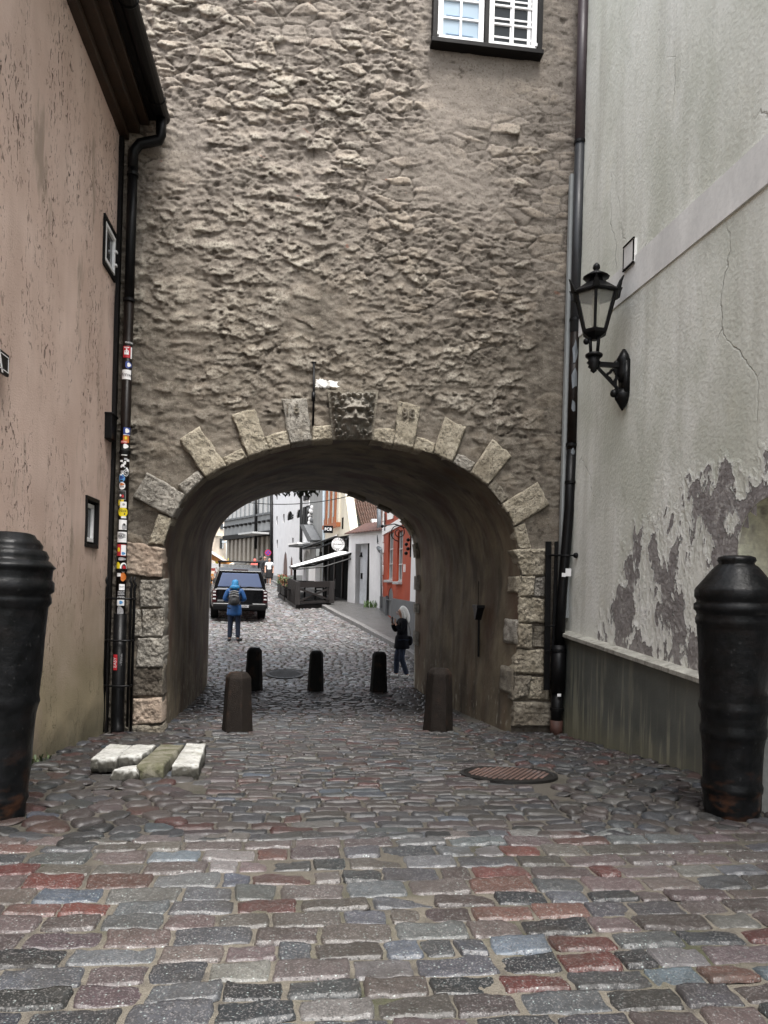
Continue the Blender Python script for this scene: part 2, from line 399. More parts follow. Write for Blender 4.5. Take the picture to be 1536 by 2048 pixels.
def m_sett(wet=.0, gain=1.0, name='granite_sett'):
    t = NT(name)
    c = t.attr('col')
    n = t.noise(16, 5)
    c = t.mix(t.ramp(n, (.3, .55), (.7, 0)), c, t.mix(1, c, (.5, .5, .5), 'MULTIPLY'))
    sp = t.vor(70, t.pos(1, 1.5, 1)); so = t.vor(70, t.pos(1, 1.5, 1), 'F1', 'Color')
    k = nd(t.t, 'ShaderNodeSeparateColor', None, {0: so}).outputs
    spot = t.ramp(sp, (.2, 1), (.34, 0))
    wsp = t.math('MULTIPLY', t.math('MULTIPLY', spot, t.math('GREATER_THAN', k[0], .8)), t.ramp(t.noise(2.3, 2, t.pos(1, 1, 1, (2, 7, 1))), (.35, .25), (.6, 1)))
    bsp = t.math('MULTIPLY', spot, t.math('GREATER_THAN', k[1], .74))
    c = t.mix(t.math('MULTIPLY', wsp, .6), c, (.45 * gain, .54 * gain, .52 * gain))
    c = t.mix(t.math('MULTIPLY', bsp, .8), c, (.018, .017, .018))
    sp2 = t.vor(190); so2 = t.vor(190, None, 'F1', 'Color'); k2 = nd(t.t, 'ShaderNodeSeparateColor', None, {0: so2}).outputs
    c = t.mix(t.math('MULTIPLY', t.math('GREATER_THAN', k2[0], .84), .25), c, (.36 * gain, .34 * gain, .33 * gain))
    c = t.mix(t.math('MULTIPLY', t.math('GREATER_THAN', k2[1], .82), .45), c, (.03, .03, .03))
    e = t.attr('edge', 'Fac')
    c = t.mix(t.math('MULTIPLY', t.ramp(t.math('ADD', e, t.math('MULTIPLY', t.noise(40, 4), .45)), (1.05, 0), (1.3, 1)), .3), c, (.2 * gain, .225 * gain, .2 * gain))
    c = t.mix(t.math('MULTIPLY', t.ramp(t.noise(2.1, 6, t.pos(1, 1, 1, (6, 2, 0))), (.48, 0), (.66, 1)), .5), c, (.035, .031, .026))
    h = t.math('SUBTRACT', t.noise(55, 6, None, .65), t.math('MULTIPLY', bsp, .8))
    rr = t.math('ADD', t.math('MULTIPLY', t.noise(3, 4), .34), .24 - wet)
    return t.out(c, rr, t.bump(h, .55, .006))
def m_sand():
    t = NT('jointing_sand')
    c = t.mix(t.noise(4, 5), (.09, .08, .062), (.19, .17, .14))
    c = t.mix(t.ramp(t.noise(90, 4), (.4, .5), (.55, 0)), c, (.1, .09, .07))
    c = t.mix(t.ramp(t.noise(1.6, 5), (.5, 0), (.64, .9)), c, (.04, .043, .02))
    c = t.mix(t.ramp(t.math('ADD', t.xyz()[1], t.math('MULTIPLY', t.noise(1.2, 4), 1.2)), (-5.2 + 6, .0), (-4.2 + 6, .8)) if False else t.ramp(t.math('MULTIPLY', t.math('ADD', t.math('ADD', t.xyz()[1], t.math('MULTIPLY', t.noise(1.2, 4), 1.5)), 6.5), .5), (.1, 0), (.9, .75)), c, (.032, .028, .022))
    c = t.mix(t.ramp(t.noise(9, 5, t.pos(1, 1, 1, (3, 3, 3))), (.5, 0), (.64, .8)), c, (.06, .053, .045))
    return t.out(c, .9, t.bump(t.noise(120, 4), .8, .01))
def m_iron():
    t = NT('weathered_black_iron')
    n = t.noise(9, 6); x, y, z = t.xyz()
    c = t.mix(t.ramp(n, (.35, 0), (.7, 1)), (.0025, .003, .0032), (.008, .0085, .0095))
    rust = t.math('MULTIPLY', t.ramp(t.noise(5, 6, t.pos(1, 1, 2)), (.5, 0), (.66, 1)), t.ramp(z, (.55, 1), (1.0, .04)))
    c = t.mix(t.math('MULTIPLY', rust, .75), c, (.075, .032, .016))
    c = t.mix(t.ramp(t.noise(30, 5), (.64, 0), (.74, .3)), c, (.07, .07, .07))
    rr = t.math('ADD', t.math('MULTIPLY', t.noise(13, 4), .4), .2)
    t.b.inputs['Specular IOR Level'].default_value = .17
    return t.out(c, rr, t.bump(t.math('ADD', t.noise(22, 6), t.math('MULTIPLY', t.noise(8, 4, t.pos(.4, .4, 5)), .25)), .5, .008))
def m_vault():
    t = NT('vault_plaster')
    x, y, z = t.xyz()
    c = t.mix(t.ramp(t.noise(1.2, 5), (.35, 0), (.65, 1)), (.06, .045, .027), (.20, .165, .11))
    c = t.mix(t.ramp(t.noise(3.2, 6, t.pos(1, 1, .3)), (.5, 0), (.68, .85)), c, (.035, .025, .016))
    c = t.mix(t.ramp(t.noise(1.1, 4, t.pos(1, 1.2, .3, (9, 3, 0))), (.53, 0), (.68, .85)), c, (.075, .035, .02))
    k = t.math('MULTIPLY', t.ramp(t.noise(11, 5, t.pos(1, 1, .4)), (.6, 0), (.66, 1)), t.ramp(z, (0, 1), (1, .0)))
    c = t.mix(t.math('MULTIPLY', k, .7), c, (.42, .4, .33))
    return t.out(c, .75, t.bump(t.noise(14, 7, None, .65), .45, .02))
M_GATE = m_gate(); M_LIME = m_lime('limestone', (.28, .245, .18), (.43, .385, .30)); M_LIMEG = m_lime('grey_limestone', (.24, .225, .195), (.38, .355, .31))
M_PINK = m_lime('pink_limestone', (.34, .26, .2), (.46, .37, .295), .3); M_LIMED = m_lime('soot_limestone', (.15, .13, .1), (.25, .225, .18))
M_MASK = m_lime('carved_limestone', (.17, .155, .13), (.29, .27, .23), .15)
M_STUCCO = m_stucco(); M_FLAKE = m_flake(); M_PLINTH = m_plinth()
M_SETT = m_sett(); M_SAND = m_sand(); M_IRON = m_iron(); M_VAULT = m_vault()
M_SETTW = m_sett(.16, .9, 'wet_granite_sett')
M_BLACK = mat('black_paint', (.004, .004, .0045), .4, .3, 8, .2, 60, spec=.18)
M_BLACKM = mat('matt_black_wood', (.006, .005, .005), .6, .3, 10, .3, 50, spec=.18)
M_PIPEB = mat('brown_black_pipe_paint', (.008, .005, .0038), .4, .35, 5, .15, 30, spec=.2)
M_PIPEP = mat('purple_brown_pipe_paint', (.038, .026, .031), .45, .2, 4, .1, 20)
M_PIPEG = mat('slate_pipe_paint', (.020, .022, .026), .45, .2, 4, .12, 25)
M_WHITE = mat('white_paint', (.82, .82, .82), .4, .05, 6, .05, 30)
M_ZINC = mat('zinc', (.16, .175, .19), .55, .2, 5, .1, 30, metal=.6)
M_LETW = mat('white_lettering', (.8, .8, .8), .5, .05)
M_LETB = mat('black_lettering', (.015, .015, .015), .5, .1)
M_RED = mat('red_print', (.45, .02, .03), .4, .1)
M_YEL = mat('yellow_print', (.75, .6, .02), .4, .1)
M_BLUEP = mat('blue_print', (.08, .27, .55), .4, .2)
M_NAVYP = mat('navy_print', (.03, .06, .25), .4, .2)
M_ORP = mat('orange_print', (.6, .17, .03), .4, .2)
M_GREYP = mat('grey_print', (.35, .35, .36), .5, .3, 40)
def glass(name, c=(.03, .035, .04), rough=.06):
    t = NT(name)
    return t.out(c, t.math('ADD', t.math('MULTIPLY', t.noise(3), .06), rough), t.bump(t.noise(2.5, 2), .05, .01))
M_GLASS = glass('dark_pane'); M_GLASSB = glass('pale_pane', (.33, .42, .5), .1)  # pale pane: reflected sky put into the glass colour
# ------------------------------------------------------------------ ground and paving
XL, XR = -2.52, 3.9
xs = np.concatenate([[-150, -60, -30, -12], np.arange(-8, 8.01, .12), [12, 30, 60, 150]])
ys = np.concatenate([[-60, -25, -16], np.arange(-11, 14, .12), np.arange(14, 60, .6), [70, 90, 120, 200, 350]])
GXm, GYm = np.meshgrid(xs, ys)
zz = gza(GYm) - .004 + .012 * (fbm(GXm * 5, GYm * 5, 4, 2) - .5)
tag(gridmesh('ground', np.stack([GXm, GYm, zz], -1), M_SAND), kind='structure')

PAL = [((.082, .087, .096), 5), ((.125, .132, .142), 4), ((.105, .083, .084), 6), ((.135, .107, .104), 6), ((.135, .05, .044), 2.3), ((.04, .043, .047), 3), ((.185, .18, .175), 2.5), ((.11, .098, .09), 4), ((.13, .158, .195), 1.2), ((.14, .075, .063), 1.6)]
def stone_col(r, dark=1.0):
    k = r.random() * sum(p[1] for p in PAL)
    for c, q in PAL:
        k -= q
        if k <= 0: break
    g = r.uniform(.68, 1.28) * dark * .86
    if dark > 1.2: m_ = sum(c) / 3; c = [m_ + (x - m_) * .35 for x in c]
    return [x * g * r.uniform(.95, 1.05) for x in c]
def setts(name, m, rows_y, pitch, wr, xlim, res, jit=.3, gap=.016, dome=.010, dark=1.0, seed=1, hole=None, sink=0, ripple=1.0):
    """courses of squared stones; each stone its own small rounded block surface"""
    r = random.Random(seed); nx, ny = res
    Vs = []; Qs = []; Cs = []; Es = []; base = 0
    su = np.linspace(-1, 1, nx); sv = np.linspace(-1, 1, ny)
    A, B = np.meshgrid(su, sv)
    idx = np.arange(nx * ny).reshape(ny, nx)
    q0 = np.stack([idx[:-1, :-1], idx[:-1, 1:], idx[1:, 1:], idx[1:, :-1]], -1).reshape(-1, 4)
    y = rows_y[0]
    while y < rows_y[1]:
        p = pitch * r.uniform(.85, 1.15)
        x0, x1 = xlim(y)
        x = x0 + r.uniform(-.2, .05)
        while x < x1:
            w = r.uniform(*wr) * (1.0 if r.random() > .12 else .6)
            if x + w > x1 + .08 : w = max(.09, x1 - x)
            cx, cy = x + w / 2, y + p / 2 + .012 * math.sin(x * 2.1 + y * 3) * ripple
            x += w
            if hole and hole(cx, cy): continue
            jx = pitch * jit * .35
            g = gap * r.uniform(.5, 1.5)
            c4 = [(-w / 2 + g / 2 + r.uniform(-.3, .5) * jx, -p / 2 + g / 2 + r.uniform(-.4, .5) * jx * .6), (w / 2 - g / 2 - r.uniform(-.3, .5) * jx, -p / 2 + g / 2 + r.uniform(-.4, .5) * jx * .6),
                  (w / 2 - g / 2 - r.uniform(-.3, .5) * jx, p / 2 - g / 2 - r.uniform(-.4, .5) * jx * .6), (-w / 2 + g / 2 + r.uniform(-.3, .5) * jx, p / 2 - g / 2 - r.uniform(-.4, .5) * jx * .6)]
            a = (A + 1) / 2; b = (B + 1) / 2
            # pull the sample grid in at the corners: rounded outline
            X = (1 - a) * (1 - b) * c4[0][0] + a * (1 - b) * c4[1][0] + a * b * c4[2][0] + (1 - a) * b * c4[3][0]
            Y = (1 - a) * (1 - b) * c4[0][1] + a * (1 - b) * c4[1][1] + a * b * c4[2][1] + (1 - a) * b * c4[3][1]
            rc = np.clip(np.abs(A) ** 9 * np.abs(B) ** 9, 0, 1)
            X = X * (1 - .07 * rc); Y = Y * (1 - .12 * rc)
            ex = (1 - np.abs(A)) * w / 2; ey = (1 - np.abs(B)) * p / 2
            d = np.minimum(ex, ey)
            ed = np.abs(A) ** 6 + np.abs(B) ** 4
            nz = fbm((X + cx) * 13 + 40, (Y + cy) * 13 + 40, 3, 5) - .5
            wob = (vnoise((X + cx) * 22, (Y + cy) * 22, 7) - .5) * .014
            X = X + wob * (np.abs(A) > .8); Y = Y + wob * (np.abs(B) > .8)
            h = -.022 * np.clip(1 - d / .008, 0, 1) ** 2 - .010 * np.clip((fbm((X + cx) * 5 + 3, (Y + cy) * 5, 2, 9) - .62) * 6, 0, 1) * ed + dome * (1 - A ** 4) * (1 - B ** 4) + .018 * nz
            tilt = r.uniform(-1, 1) * .008 * A + r.uniform(-1, 1) * .008 * B
            Z = gza(Y + cy) + .007 + h + tilt + r.uniform(-.006, .006) - sink
            Vs.append(np.stack([X + cx, Y + cy, Z], -1).reshape(-1, 3)); Qs.append(q0 + base); base += nx * ny
            Cs.append(np.tile(stone_col(r, dark), (nx * ny, 1))); Es.append(np.clip(ed, 0, 1).reshape(-1))
        y += p
    o = npmesh(name, np.concatenate(Vs), np.concatenate(Qs), m, None, True, {'col': np.concatenate(Cs), 'edge': np.concatenate(Es)})
    return tag(o, kind='structure')
def inside(poly, x, y):
    c = False; n = len(poly)
    for i in range(n):
        (x1, y1), (x2, y2) = poly[i], poly[i - 1]
        if (y1 > y) != (y2 > y) and x < (x2 - x1) * (y - y1) / (y2 - y1) + x1: c = not c
    return c
def cobbles(name, m, area, size, seed, dark=1.0, hole=None, rings=5):
    """irregular field stones: rounded cells"""
    r = random.Random(seed); x0, x1, y0, y1 = area
    pts = []
    yy = y0 - size
    while yy < y1 + size:
        xx = x0 - size + r.uniform(0, size)
        while xx < x1 + size:
            pts.append((xx + r.uniform(-.3, .3) * size, (yy + r.uniform(-.24, .24) * size)))
            xx += size * 1.3 * r.uniform(.7, 1.3)
        yy += size * .8
    V = []; Q = []; C = []; E = []
    for i, (px, py) in enumerate(pts):
        if not (x0 < px < x1 and y0 < py < y1) or (hole and hole(px, py)): continue
        poly = [(px - size, py - size), (px + size, py - size), (px + size, py + size), (px - size, py + size)]
        for j, (qx, qy) in enumerate(pts):
            if j == i or abs(qx - px) > 2.2 * size or abs(qy - py) > 2.2 * size: continue
            mx, my = (px + qx) / 2, (py + qy) / 2; dx, dy = qx - px, qy - py
            L = math.hypot(dx, dy); mx -= dx / L * .004; my -= dy / L * .004
            out = []
            for a in range(len(poly)):
                A_, B_ = poly[a], poly[(a + 1) % len(poly)]
                da = (A_[0] - mx) * dx + (A_[1] - my) * dy; db = (B_[0] - mx) * dx + (B_[1] - my) * dy
                if da <= 0: out.append(A_)
                if (da < 0) != (db < 0) and da != db:
                    t = da / (da - db); out.append((A_[0] + (B_[0] - A_[0]) * t, A_[1] + (B_[1] - A_[1]) * t))
            poly = out
            if len(poly) < 3: break
        if len(poly) < 3: continue
        n = 22; ringp = []
        cxp = sum(p[0] for p in poly) / len(poly); cyp = sum(p[1] for p in poly) / len(poly)
        for k in range(n):
            a = 2 * PI * k / n; dx, dy = math.cos(a), math.sin(a); best = 9
            for e in range(len(poly)):
                (ax, ay), (bx, by) = poly[e], poly[(e + 1) % len(poly)]
                den = dx * (by - ay) - dy * (bx - ax)
                if abs(den) < 1e-9: continue
                t = ((ax - cxp) * (by - ay) - (ay - cyp) * (bx - ax)) / den
                if t > 0: best = min(best, t)
            ringp.append(best)
        ringp = [(ringp[k - 1] + 2 * ringp[k] + ringp[(k + 1) % n]) / 4 * .97 for k in range(n)]
        base = len(V); hgt = r.uniform(.006, .03); col = stone_col(r, dark); tx, ty = r.uniform(-.12, .12), r.uniform(-.12, .12)
        prof = [(0, 1), (.35, 1.0), (.62, .92), (.82, .72), (.94, .3), (1.0, -.5)]
        zc = gz(cyp); pw = r.uniform(0, 9)
        for fr, hz in prof:
            for k in range(n):
                a = 2 * PI * k / n; rr = ringp[k] * fr
                x = cxp + rr * math.cos(a); y = cyp + rr * math.sin(a)
                nz = (float(vnoise(np.array([x * 26]), np.array([y * 26]), 3)[0]) - .5) * .016
                V.append((x, y, gz(y) + hgt * hz + (x - cxp) * tx + (y - cyp) * ty + nz)); C.append(col); E.append(max(0, fr - .5) * 1.2)
        for f in range(len(prof) - 1):
            for k in range(n):
                Q.append((base + f * n + k, base + f * n + (k + 1) % n, base + (f + 1) * n + (k + 1) % n, base + (f + 1) * n + k))
    o = npmesh(name, np.array(V), np.array(Q), m, None, True, {'col': np.array(C), 'edge': np.array(E)})
    return tag(o, kind='structure')
MANH = (1.98, -3.72)
def lane(y):
    t = np.interp(y, [-5.8, 0, 2, 6], [0, 1, 1, 1]);
    return (-.62 - .42 * t, 1.9 + .42 * t)
in_mh = lambda x, y, r=.47: math.hypot(x - MANH[0], y - MANH[1]) < r
SLABC = (-1.62, -2.75)
setts('road', M_SETT, (-9.3, -5.72), .158, (.22, .37), lambda y: (-3.2, 4.4), (30, 16), seed=4, gap=.007, dome=.003, dark=.74)
M_SETTL = m_sett(-.13, .32, 'shade_darkened_sett')  # lane and path stones: shade of the walls put into a darker colour
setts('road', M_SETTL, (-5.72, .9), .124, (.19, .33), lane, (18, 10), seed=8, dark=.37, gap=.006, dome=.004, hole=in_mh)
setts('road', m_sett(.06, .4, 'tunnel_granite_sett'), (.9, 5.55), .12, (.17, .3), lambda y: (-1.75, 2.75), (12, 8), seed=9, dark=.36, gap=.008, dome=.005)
lo = lambda x, y: lane(y)[0] - .05 < x < lane(y)[1] + .07 or in_mh(x, y, .52)
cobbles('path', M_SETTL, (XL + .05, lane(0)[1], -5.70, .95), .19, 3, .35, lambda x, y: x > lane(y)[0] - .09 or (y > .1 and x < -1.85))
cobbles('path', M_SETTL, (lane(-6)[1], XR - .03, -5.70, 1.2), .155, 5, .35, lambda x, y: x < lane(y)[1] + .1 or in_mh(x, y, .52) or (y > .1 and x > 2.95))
KERB = [(3.45, 5.7), (3.12, 8.7), (2.66, 10.4), (1.62, 15.7), (1.18, 18.4), (-.35, 28.5), (-1.8, 39.8), (-4.2, 58)]
def kx(y): return float(np.interp(y, [k[1] for k in KERB], [k[0] for k in KERB]))
FMH = (-.22, 6.75)
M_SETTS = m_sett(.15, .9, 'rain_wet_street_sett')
setts('road', M_SETTS, (5.55, 13), .115, (.15, .27), lambda y: (-5.5, kx(y) - .05), (9, 6), seed=12, dark=2.0, hole=lambda x, y: math.hypot(x - FMH[0], y - FMH[1]) < .5)  # street stones paled: sky reflections put into their colour
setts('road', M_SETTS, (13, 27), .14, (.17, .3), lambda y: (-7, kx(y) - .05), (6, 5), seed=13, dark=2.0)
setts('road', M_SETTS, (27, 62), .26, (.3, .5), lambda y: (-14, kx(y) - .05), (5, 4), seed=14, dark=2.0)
# side pavement of small pavers and its kerb
def m_paver():
    t = NT('grey_pavers')
    b = nd(t.t, 'ShaderNodeTexBrick', None, {'Vector': t.pos(5, 5, 5), 'Color1': (.1, .098, .096), 'Color2': (.16, .155, .15), 'Mortar': (.04, .04, .04), 'Scale': 1.0, 'Mortar Size': .03})
    c = t.mix(t.ramp(t.noise(3, 5), (.4, 0), (.7, .5)), b.outputs[0], (.07, .07, .068))
    return t.out(c, t.math('ADD', t.math('MULTIPLY', t.noise(4), .3), .3), t.bump(t.math('SUBTRACT', t.noise(20, 4), b.outputs[1]), .6, .01))
yk = np.arange(5.7, 58, .4)
rows = []
for y in yk: rows.append([(kx(y) + .14 + k * (7.5 - .0) / 8, y, gz(y) + .115 + .004 * k) for k in range(9)])
tag(gridmesh('pavement', np.array(rows), m_paver()), kind='structure')
mb = MB(); y = 5.7
kr = random.Random(2)
while y < 56:
    L = kr.uniform(.8, 1.2) * (1 if y < 25 else 2)
    a = Vector((kx(y) + .04, y + .012, gz(y) + .055)); b = Vector((kx(y + L) + .04, y + L - .012, gz(y + L) + .055))
    mb.bar(a, b, .2, .16 + kr.uniform(-.01, .01)); y += L
tag(mb.build('kerb', mat('kerb_granite', (.2, .195, .19), .5, .3, 8, .4, 60), bevel=.015), kind='structure')
# ------------------------------------------------------------------ gate house
gate = thing('gate_house', 'rough plastered stone gate house with an arched passage through it', 'gate building', (0, 0, 0))
FR = [(316, 1470), (319, 1436), (323, 1330), (326, 1230), (327.6, 1161), (325, 1120), (328, 1091), (341, 1045), (344, 1034), (377, 990), (409, 954), (455, 933), (495, 915), (540, 899), (578, 889), (624, 881), (666, 877), (700, 876),
      (742, 879), (786, 887), (827, 896), (868, 909), (903, 925), (939, 946), (973, 972), (1003, 1008), (1027, 1054), (1038, 1101), (1040, 1153), (1036, 1230), (1031, 1330), (1026, 1400), (1022, 1447), (1020, 1480)]
FA = [(412, 1400), (412.5, 1385), (415, 1330), (417, 1230), (419, 1180), (422, 1136), (423, 1089), (435, 1057), (458.6, 1029), (497, 1004), (546.5, 988), (587.5, 981), (628, 979), (664, 981), (705, 989), (737, 1004), (781, 1023), (810, 1045), (825, 1071), (831, 1101), (833, 1150), (831, 1230), (830, 1300), (829, 1364), (829, 1400)]
TL = 5.6
def resample(pts, n):
    P = np.array([[p.x, p.y, p.z] for p in pts]); d = np.r_[0, np.cumsum(np.linalg.norm(np.diff(P, axis=0), axis=1))]
    t = np.linspace(0, d[-1], n)
    return np.stack([np.interp(t, d, P[:, k]) for k in range(3)], -1)
NA = 120
def smooth(a, k=2):
    b = a.copy()
    for _ in range(k): b[1:-1] = (b[:-2] + 2 * b[1:-1] + b[2:]) / 4
    return b
arcF = smooth(resample([onY(u, v, 0) for u, v in FR], NA)); arcB = smooth(resample([onY(u, v, TL) for u, v in FA], NA))
arcF[0, 2] = -.5; arcF[-1, 2] = -.5; arcB[0, 2] = -.6; arcB[-1, 2] = -.6
# passage surface
NY = 90
tt = np.linspace(0, 1, NY)[:, None, None]
VA = arcF[None] * (1 - tt) + arcB[None] * tt
cen = np.array([np.mean(arcF[:, 0]), 0, 1.6])
ax = np.arange(NA)[None, :] * .09; ay = np.linspace(0, TL, NY)[:, None]
bump_ = (fbm(ax * 1.6 + 0 * ay, ay * 2.6 + 0 * ax, 4, 4) - .5) * .055 * np.clip(ay / .4, .1, 1)
din = cen - VA * np.array([1, 0, 1]); din /= np.linalg.norm(din, axis=-1, keepdims=True)
VA = VA + din * bump_[..., None]
VA[0] = arcF + np.array([0, -.01, 0])
gridmesh('vault', VA, M_VAULT, gate)
# dressed rims: a slim stone arris just inside the front edge
# front wall
st = .017
gx = np.arange(-2.62, 4.06, st); gzv = np.concatenate([np.arange(-.35, 10.8, st), np.arange(10.8, 12.51, .15)])
X, Z = np.meshgrid(gx, gzv)
wx = X + .22 * (fbm(X * 1.3, Z * 1.3, 3, 1) - .5); wz = Z + .16 * (fbm(X * 1.7 + 9, Z * 1.7, 3, 2) - .5)
d1, d2, idv = worley(wx * 2.3, wz * 4.6, 3)
e1, e2, ide = worley(wx * 5.2 + 3, wz * 9.5, 6)
broad = fbm(X * .5, Z * .6, 3, 8)
rough_zone = sstep(.34, .57, fbm(X * .55 + 3, Z * .45 + 2, 3, 9))
lump = np.where(idv > .40, 1, 0) * sstep(.62, .18, d1) * (0.4 + .6 * idv)
small = np.where(ide > .58, 1, 0) * sstep(.5, .15, e1)
rid = 1 - np.abs(2 * fbm(wx * 2.4, wz * 5.0, 4, 11) - 1)
rid = sstep(.55, 1.0, rid)
fine = fbm(X * 11, Z * 15, 4, 13)
rid2 = 1 - np.abs(2 * fbm(wx * 6.5 + 4, wz * 11, 4, 2) - 1); rid2 = sstep(.6, 1.0, rid2)
rid3 = 1 - np.abs(2 * fbm(X * 15 + Z * 4, Z * 22 - X * 5, 3, 6) - 1); rid3 = sstep(.6, 1.0, rid3)
g1, g2, idg = worley(wx * 2.7 + 7, wz * 7.4, 9)
course = sstep(.50, .62, fbm(X * .45 + 11, Z * .5 + 6, 3, 4))
joint = (1 - sstep(.03, .14, g2 - g1)) * course
hole_n = fbm(X * 8, Z * 13, 4, 12); pock = sstep(.33, .25, hole_n)
act = sstep(.30, .56, fbm(X * 1.1 + 5, Z * 1.0 + 3, 3, 14))
hgt = .040 * lump * (.25 + .75 * rough_zone) + .022 * small * (.2 + .8 * act) + .024 * rid * (.2 + .8 * rough_zone) + .022 * rid2 * (.2 + .8 * act) + .010 * rid3 * (.3 + .7 * act) + .030 * fine + .05 * (broad - .5) \
    + .034 * course * (idg - .4) * sstep(0, .3, g2 - g1) - .022 * joint - .028 * pock * act + .004 * (fbm(X * 40, Z * 46, 2, 7) - .5)
calm = np.maximum(np.exp(-((X - 3.6) / .35) ** 2) * .6, np.clip((Z - 8.6) / .5, 0, 1) * sstep(1.4, 1.8, X) * .6)
hgt = .82 * hgt * (1 - calm)
# flatten towards the dressed stones and piers
outl = arcF[:, [0, 2]]
dmin = np.full(X.shape, 9.)
near = (Z < 5.2)
XN, ZN = X[near], Z[near]; dn = np.full(XN.shape, 9.)
for p in outl: dn = np.minimum(dn, np.hypot(XN - p[0], ZN - p[1]))
dmin[near] = dn
hgt = hgt * np.where(dmin < .75, .45 + .55 * np.clip((dmin - .3) / .45, 0, 1), 1)
def in_poly_np(P, x, y):
    c = np.zeros(x.shape, bool); n = len(P)
    for i in range(n):
        x1, y1 = P[i]; x2, y2 = P[i - 1]
        k = ((y1 > y) != (y2 > y)) & (x < (x2 - x1) * (y - y1) / (y2 - y1 + 1e-12) + x1)
        c ^= k
    return c
inn = in_poly_np(outl, X, Z)
Xw = X.copy(); Zw = Z.copy()
ii = np.argwhere(inn & (dmin < .05))
for a, b in ii:
    k = np.argmin(np.hypot(outl[:, 0] - X[a, b], outl[:, 1] - Z[a, b])); Xw[a, b], Zw[a, b] = outl[k]
keep = ~(inn[:-1, :-1] & inn[1:, :-1] & inn[:-1, 1:] & inn[1:, 1:])
hn = hgt - .035
P = np.stack([Xw, -np.maximum(hn, -.09), Zw - .7 * np.maximum(hn, 0) * ~inn], -1)
gridmesh('front_wall', P, M_GATE, gate, keep, True, {'hgt': ((hgt + .01) / .12).reshape(-1), 'tone': np.clip(.5 + .55 * course * (idg - .5) + .35 * (lump > .1) * (idv - .55) + .3 * small * (ide - .7) - .45 * (1 - sstep(.02, .10, g2 - g1)) * course - .5 * pock * act - .35 * sstep(.02, -.03, hgt), 0, 1).reshape(-1)})  # tone darkens pocks and hollows: crevice shade put into the colour
# body of the house behind (sides, back, top) so that it is solid
bx0, bx1 = -2.62, 4.05
mb = MB(); Tz = 12.5
pl = [(bx0, .06), (bx0, TL), (bx1, TL), (bx1, .06)]
mb.add([(bx0, .04, -.3), (bx0, TL, -.3), (bx0, TL, Tz), (bx0, .04, Tz)], [(0, 1, 2, 3)])
mb.build('side_wall', M_GATE, gate); mb = MB()
mb.add([(bx1, .04, -.3), (bx1, TL, -.3), (bx1, TL, Tz), (bx1, .04, Tz)], [(0, 1, 2, 3)])
mb.build('side_wall', M_GATE, gate)
back = [(arcB[k, 0], arcB[k, 2]) for k in range(NA)]
M_BACK = mat('rear_render', (.42, .40, .36), .85, .2, 3, .5, 30)
holed_slab('rear_wall', [(bx0 - .6, -.55), back[0], *back, back[-1], (bx1 + 1, -.55), (bx1 + 1, Tz), (bx0 - .6, Tz)], [], .1, frameM(Vector((0, TL + .0, 0)), (1, 0, 0), (0, 0, 1)), M_BACK, gate)
MB().add([(bx0 - .2, -.25, Tz), (bx1 + .2, -.25, Tz), (bx1 + .2, TL / 2, Tz + 3), (bx0 - .2, TL / 2, Tz + 3), (bx1 + .2, TL + .25, Tz), (bx0 - .2, TL + .25, Tz)], [(0, 1, 2, 3), (3, 2, 4, 5)]).build('roof', mat('roof_tile', (.2, .07, .045), .7, .3, 9, .6, 40), gate)
# dressed stones: photo quads set on the wall plane
def block(name, q, m, y0=-.045, y1=.28, parent=None, seed=0, rough=.012, N=34, rnd=.022, plane=0.0):
    """q: four photo points in order round the block"""
    p = [onY(u, v, plane) for u, v in q]
    a, b = np.meshgrid(np.linspace(0, 1, N), np.linspace(0, 1, N))
    Wd = (p[1] - p[0]).length; Hd = (p[3] - p[0]).length
    W_ = [(1 - a) * (1 - b), a * (1 - b), a * b, (1 - a) * b]
    x = sum(w_ * q_.x for w_, q_ in zip(W_, p)); z = sum(w_ * q_.z for w_, q_ in zip(W_, p))
    d = np.minimum(np.minimum(a, 1 - a) * Wd, np.minimum(b, 1 - b) * Hd)
    n = fbm(x * 9 + seed * 3, z * 9, 4, seed) - .5
    n2 = fbm(x * 30 + seed * 7, z * 30, 3, seed + 1) - .5
    y = y0 + plane + rnd * np.clip(1 - d / rnd, 0, 1) ** 2 - rough * (n * 2.2 + n2 * 2.0)
    e = (fbm(x * 9, z * 9, 3, seed + 2) - .5) * .05
    bd = (d < 1e-6); x = x + e * bd; z = z + e * bd
    P = np.stack([x, y, z], -1)
    # skirt
    ring = np.concatenate([P[0, :-1], P[:-1, -1], P[-1, :0:-1], P[:0:-1, 0]])
    rb = ring.copy(); rb[:, 1] = y1 + plane
    idx = np.arange(N * N).reshape(N, N)
    q0 = np.stack([idx[:-1, :-1], idx[:-1, 1:], idx[1:, 1:], idx[1:, :-1]], -1).reshape(-1, 4)
    ri = np.concatenate([idx[0, :-1], idx[:-1, -1], idx[-1, :0:-1], idx[:0:-1, 0]]); M = len(ri); k = np.arange(M)
    sk = np.stack([ri, k + N * N, (k + 1) % M + N * N, ri[(k + 1) % M]], -1)
    return npmesh(name, np.concatenate([P.reshape(-1, 3), rb]), np.concatenate([q0, sk]), m, parent or gate, True)
def zq(q, s, ox, oy): return [(x / s + ox, y / s + oy) for x, y in q]
ZL = lambda q: zq(q, 3.072, 240, 720)
ZR = lambda q: zq(q, 3.072, 700, 720)
ZP = lambda q: zq(q, 5.12, 850, 1100)
ZQ = lambda q: zq(q, 3.415, 250, 880)
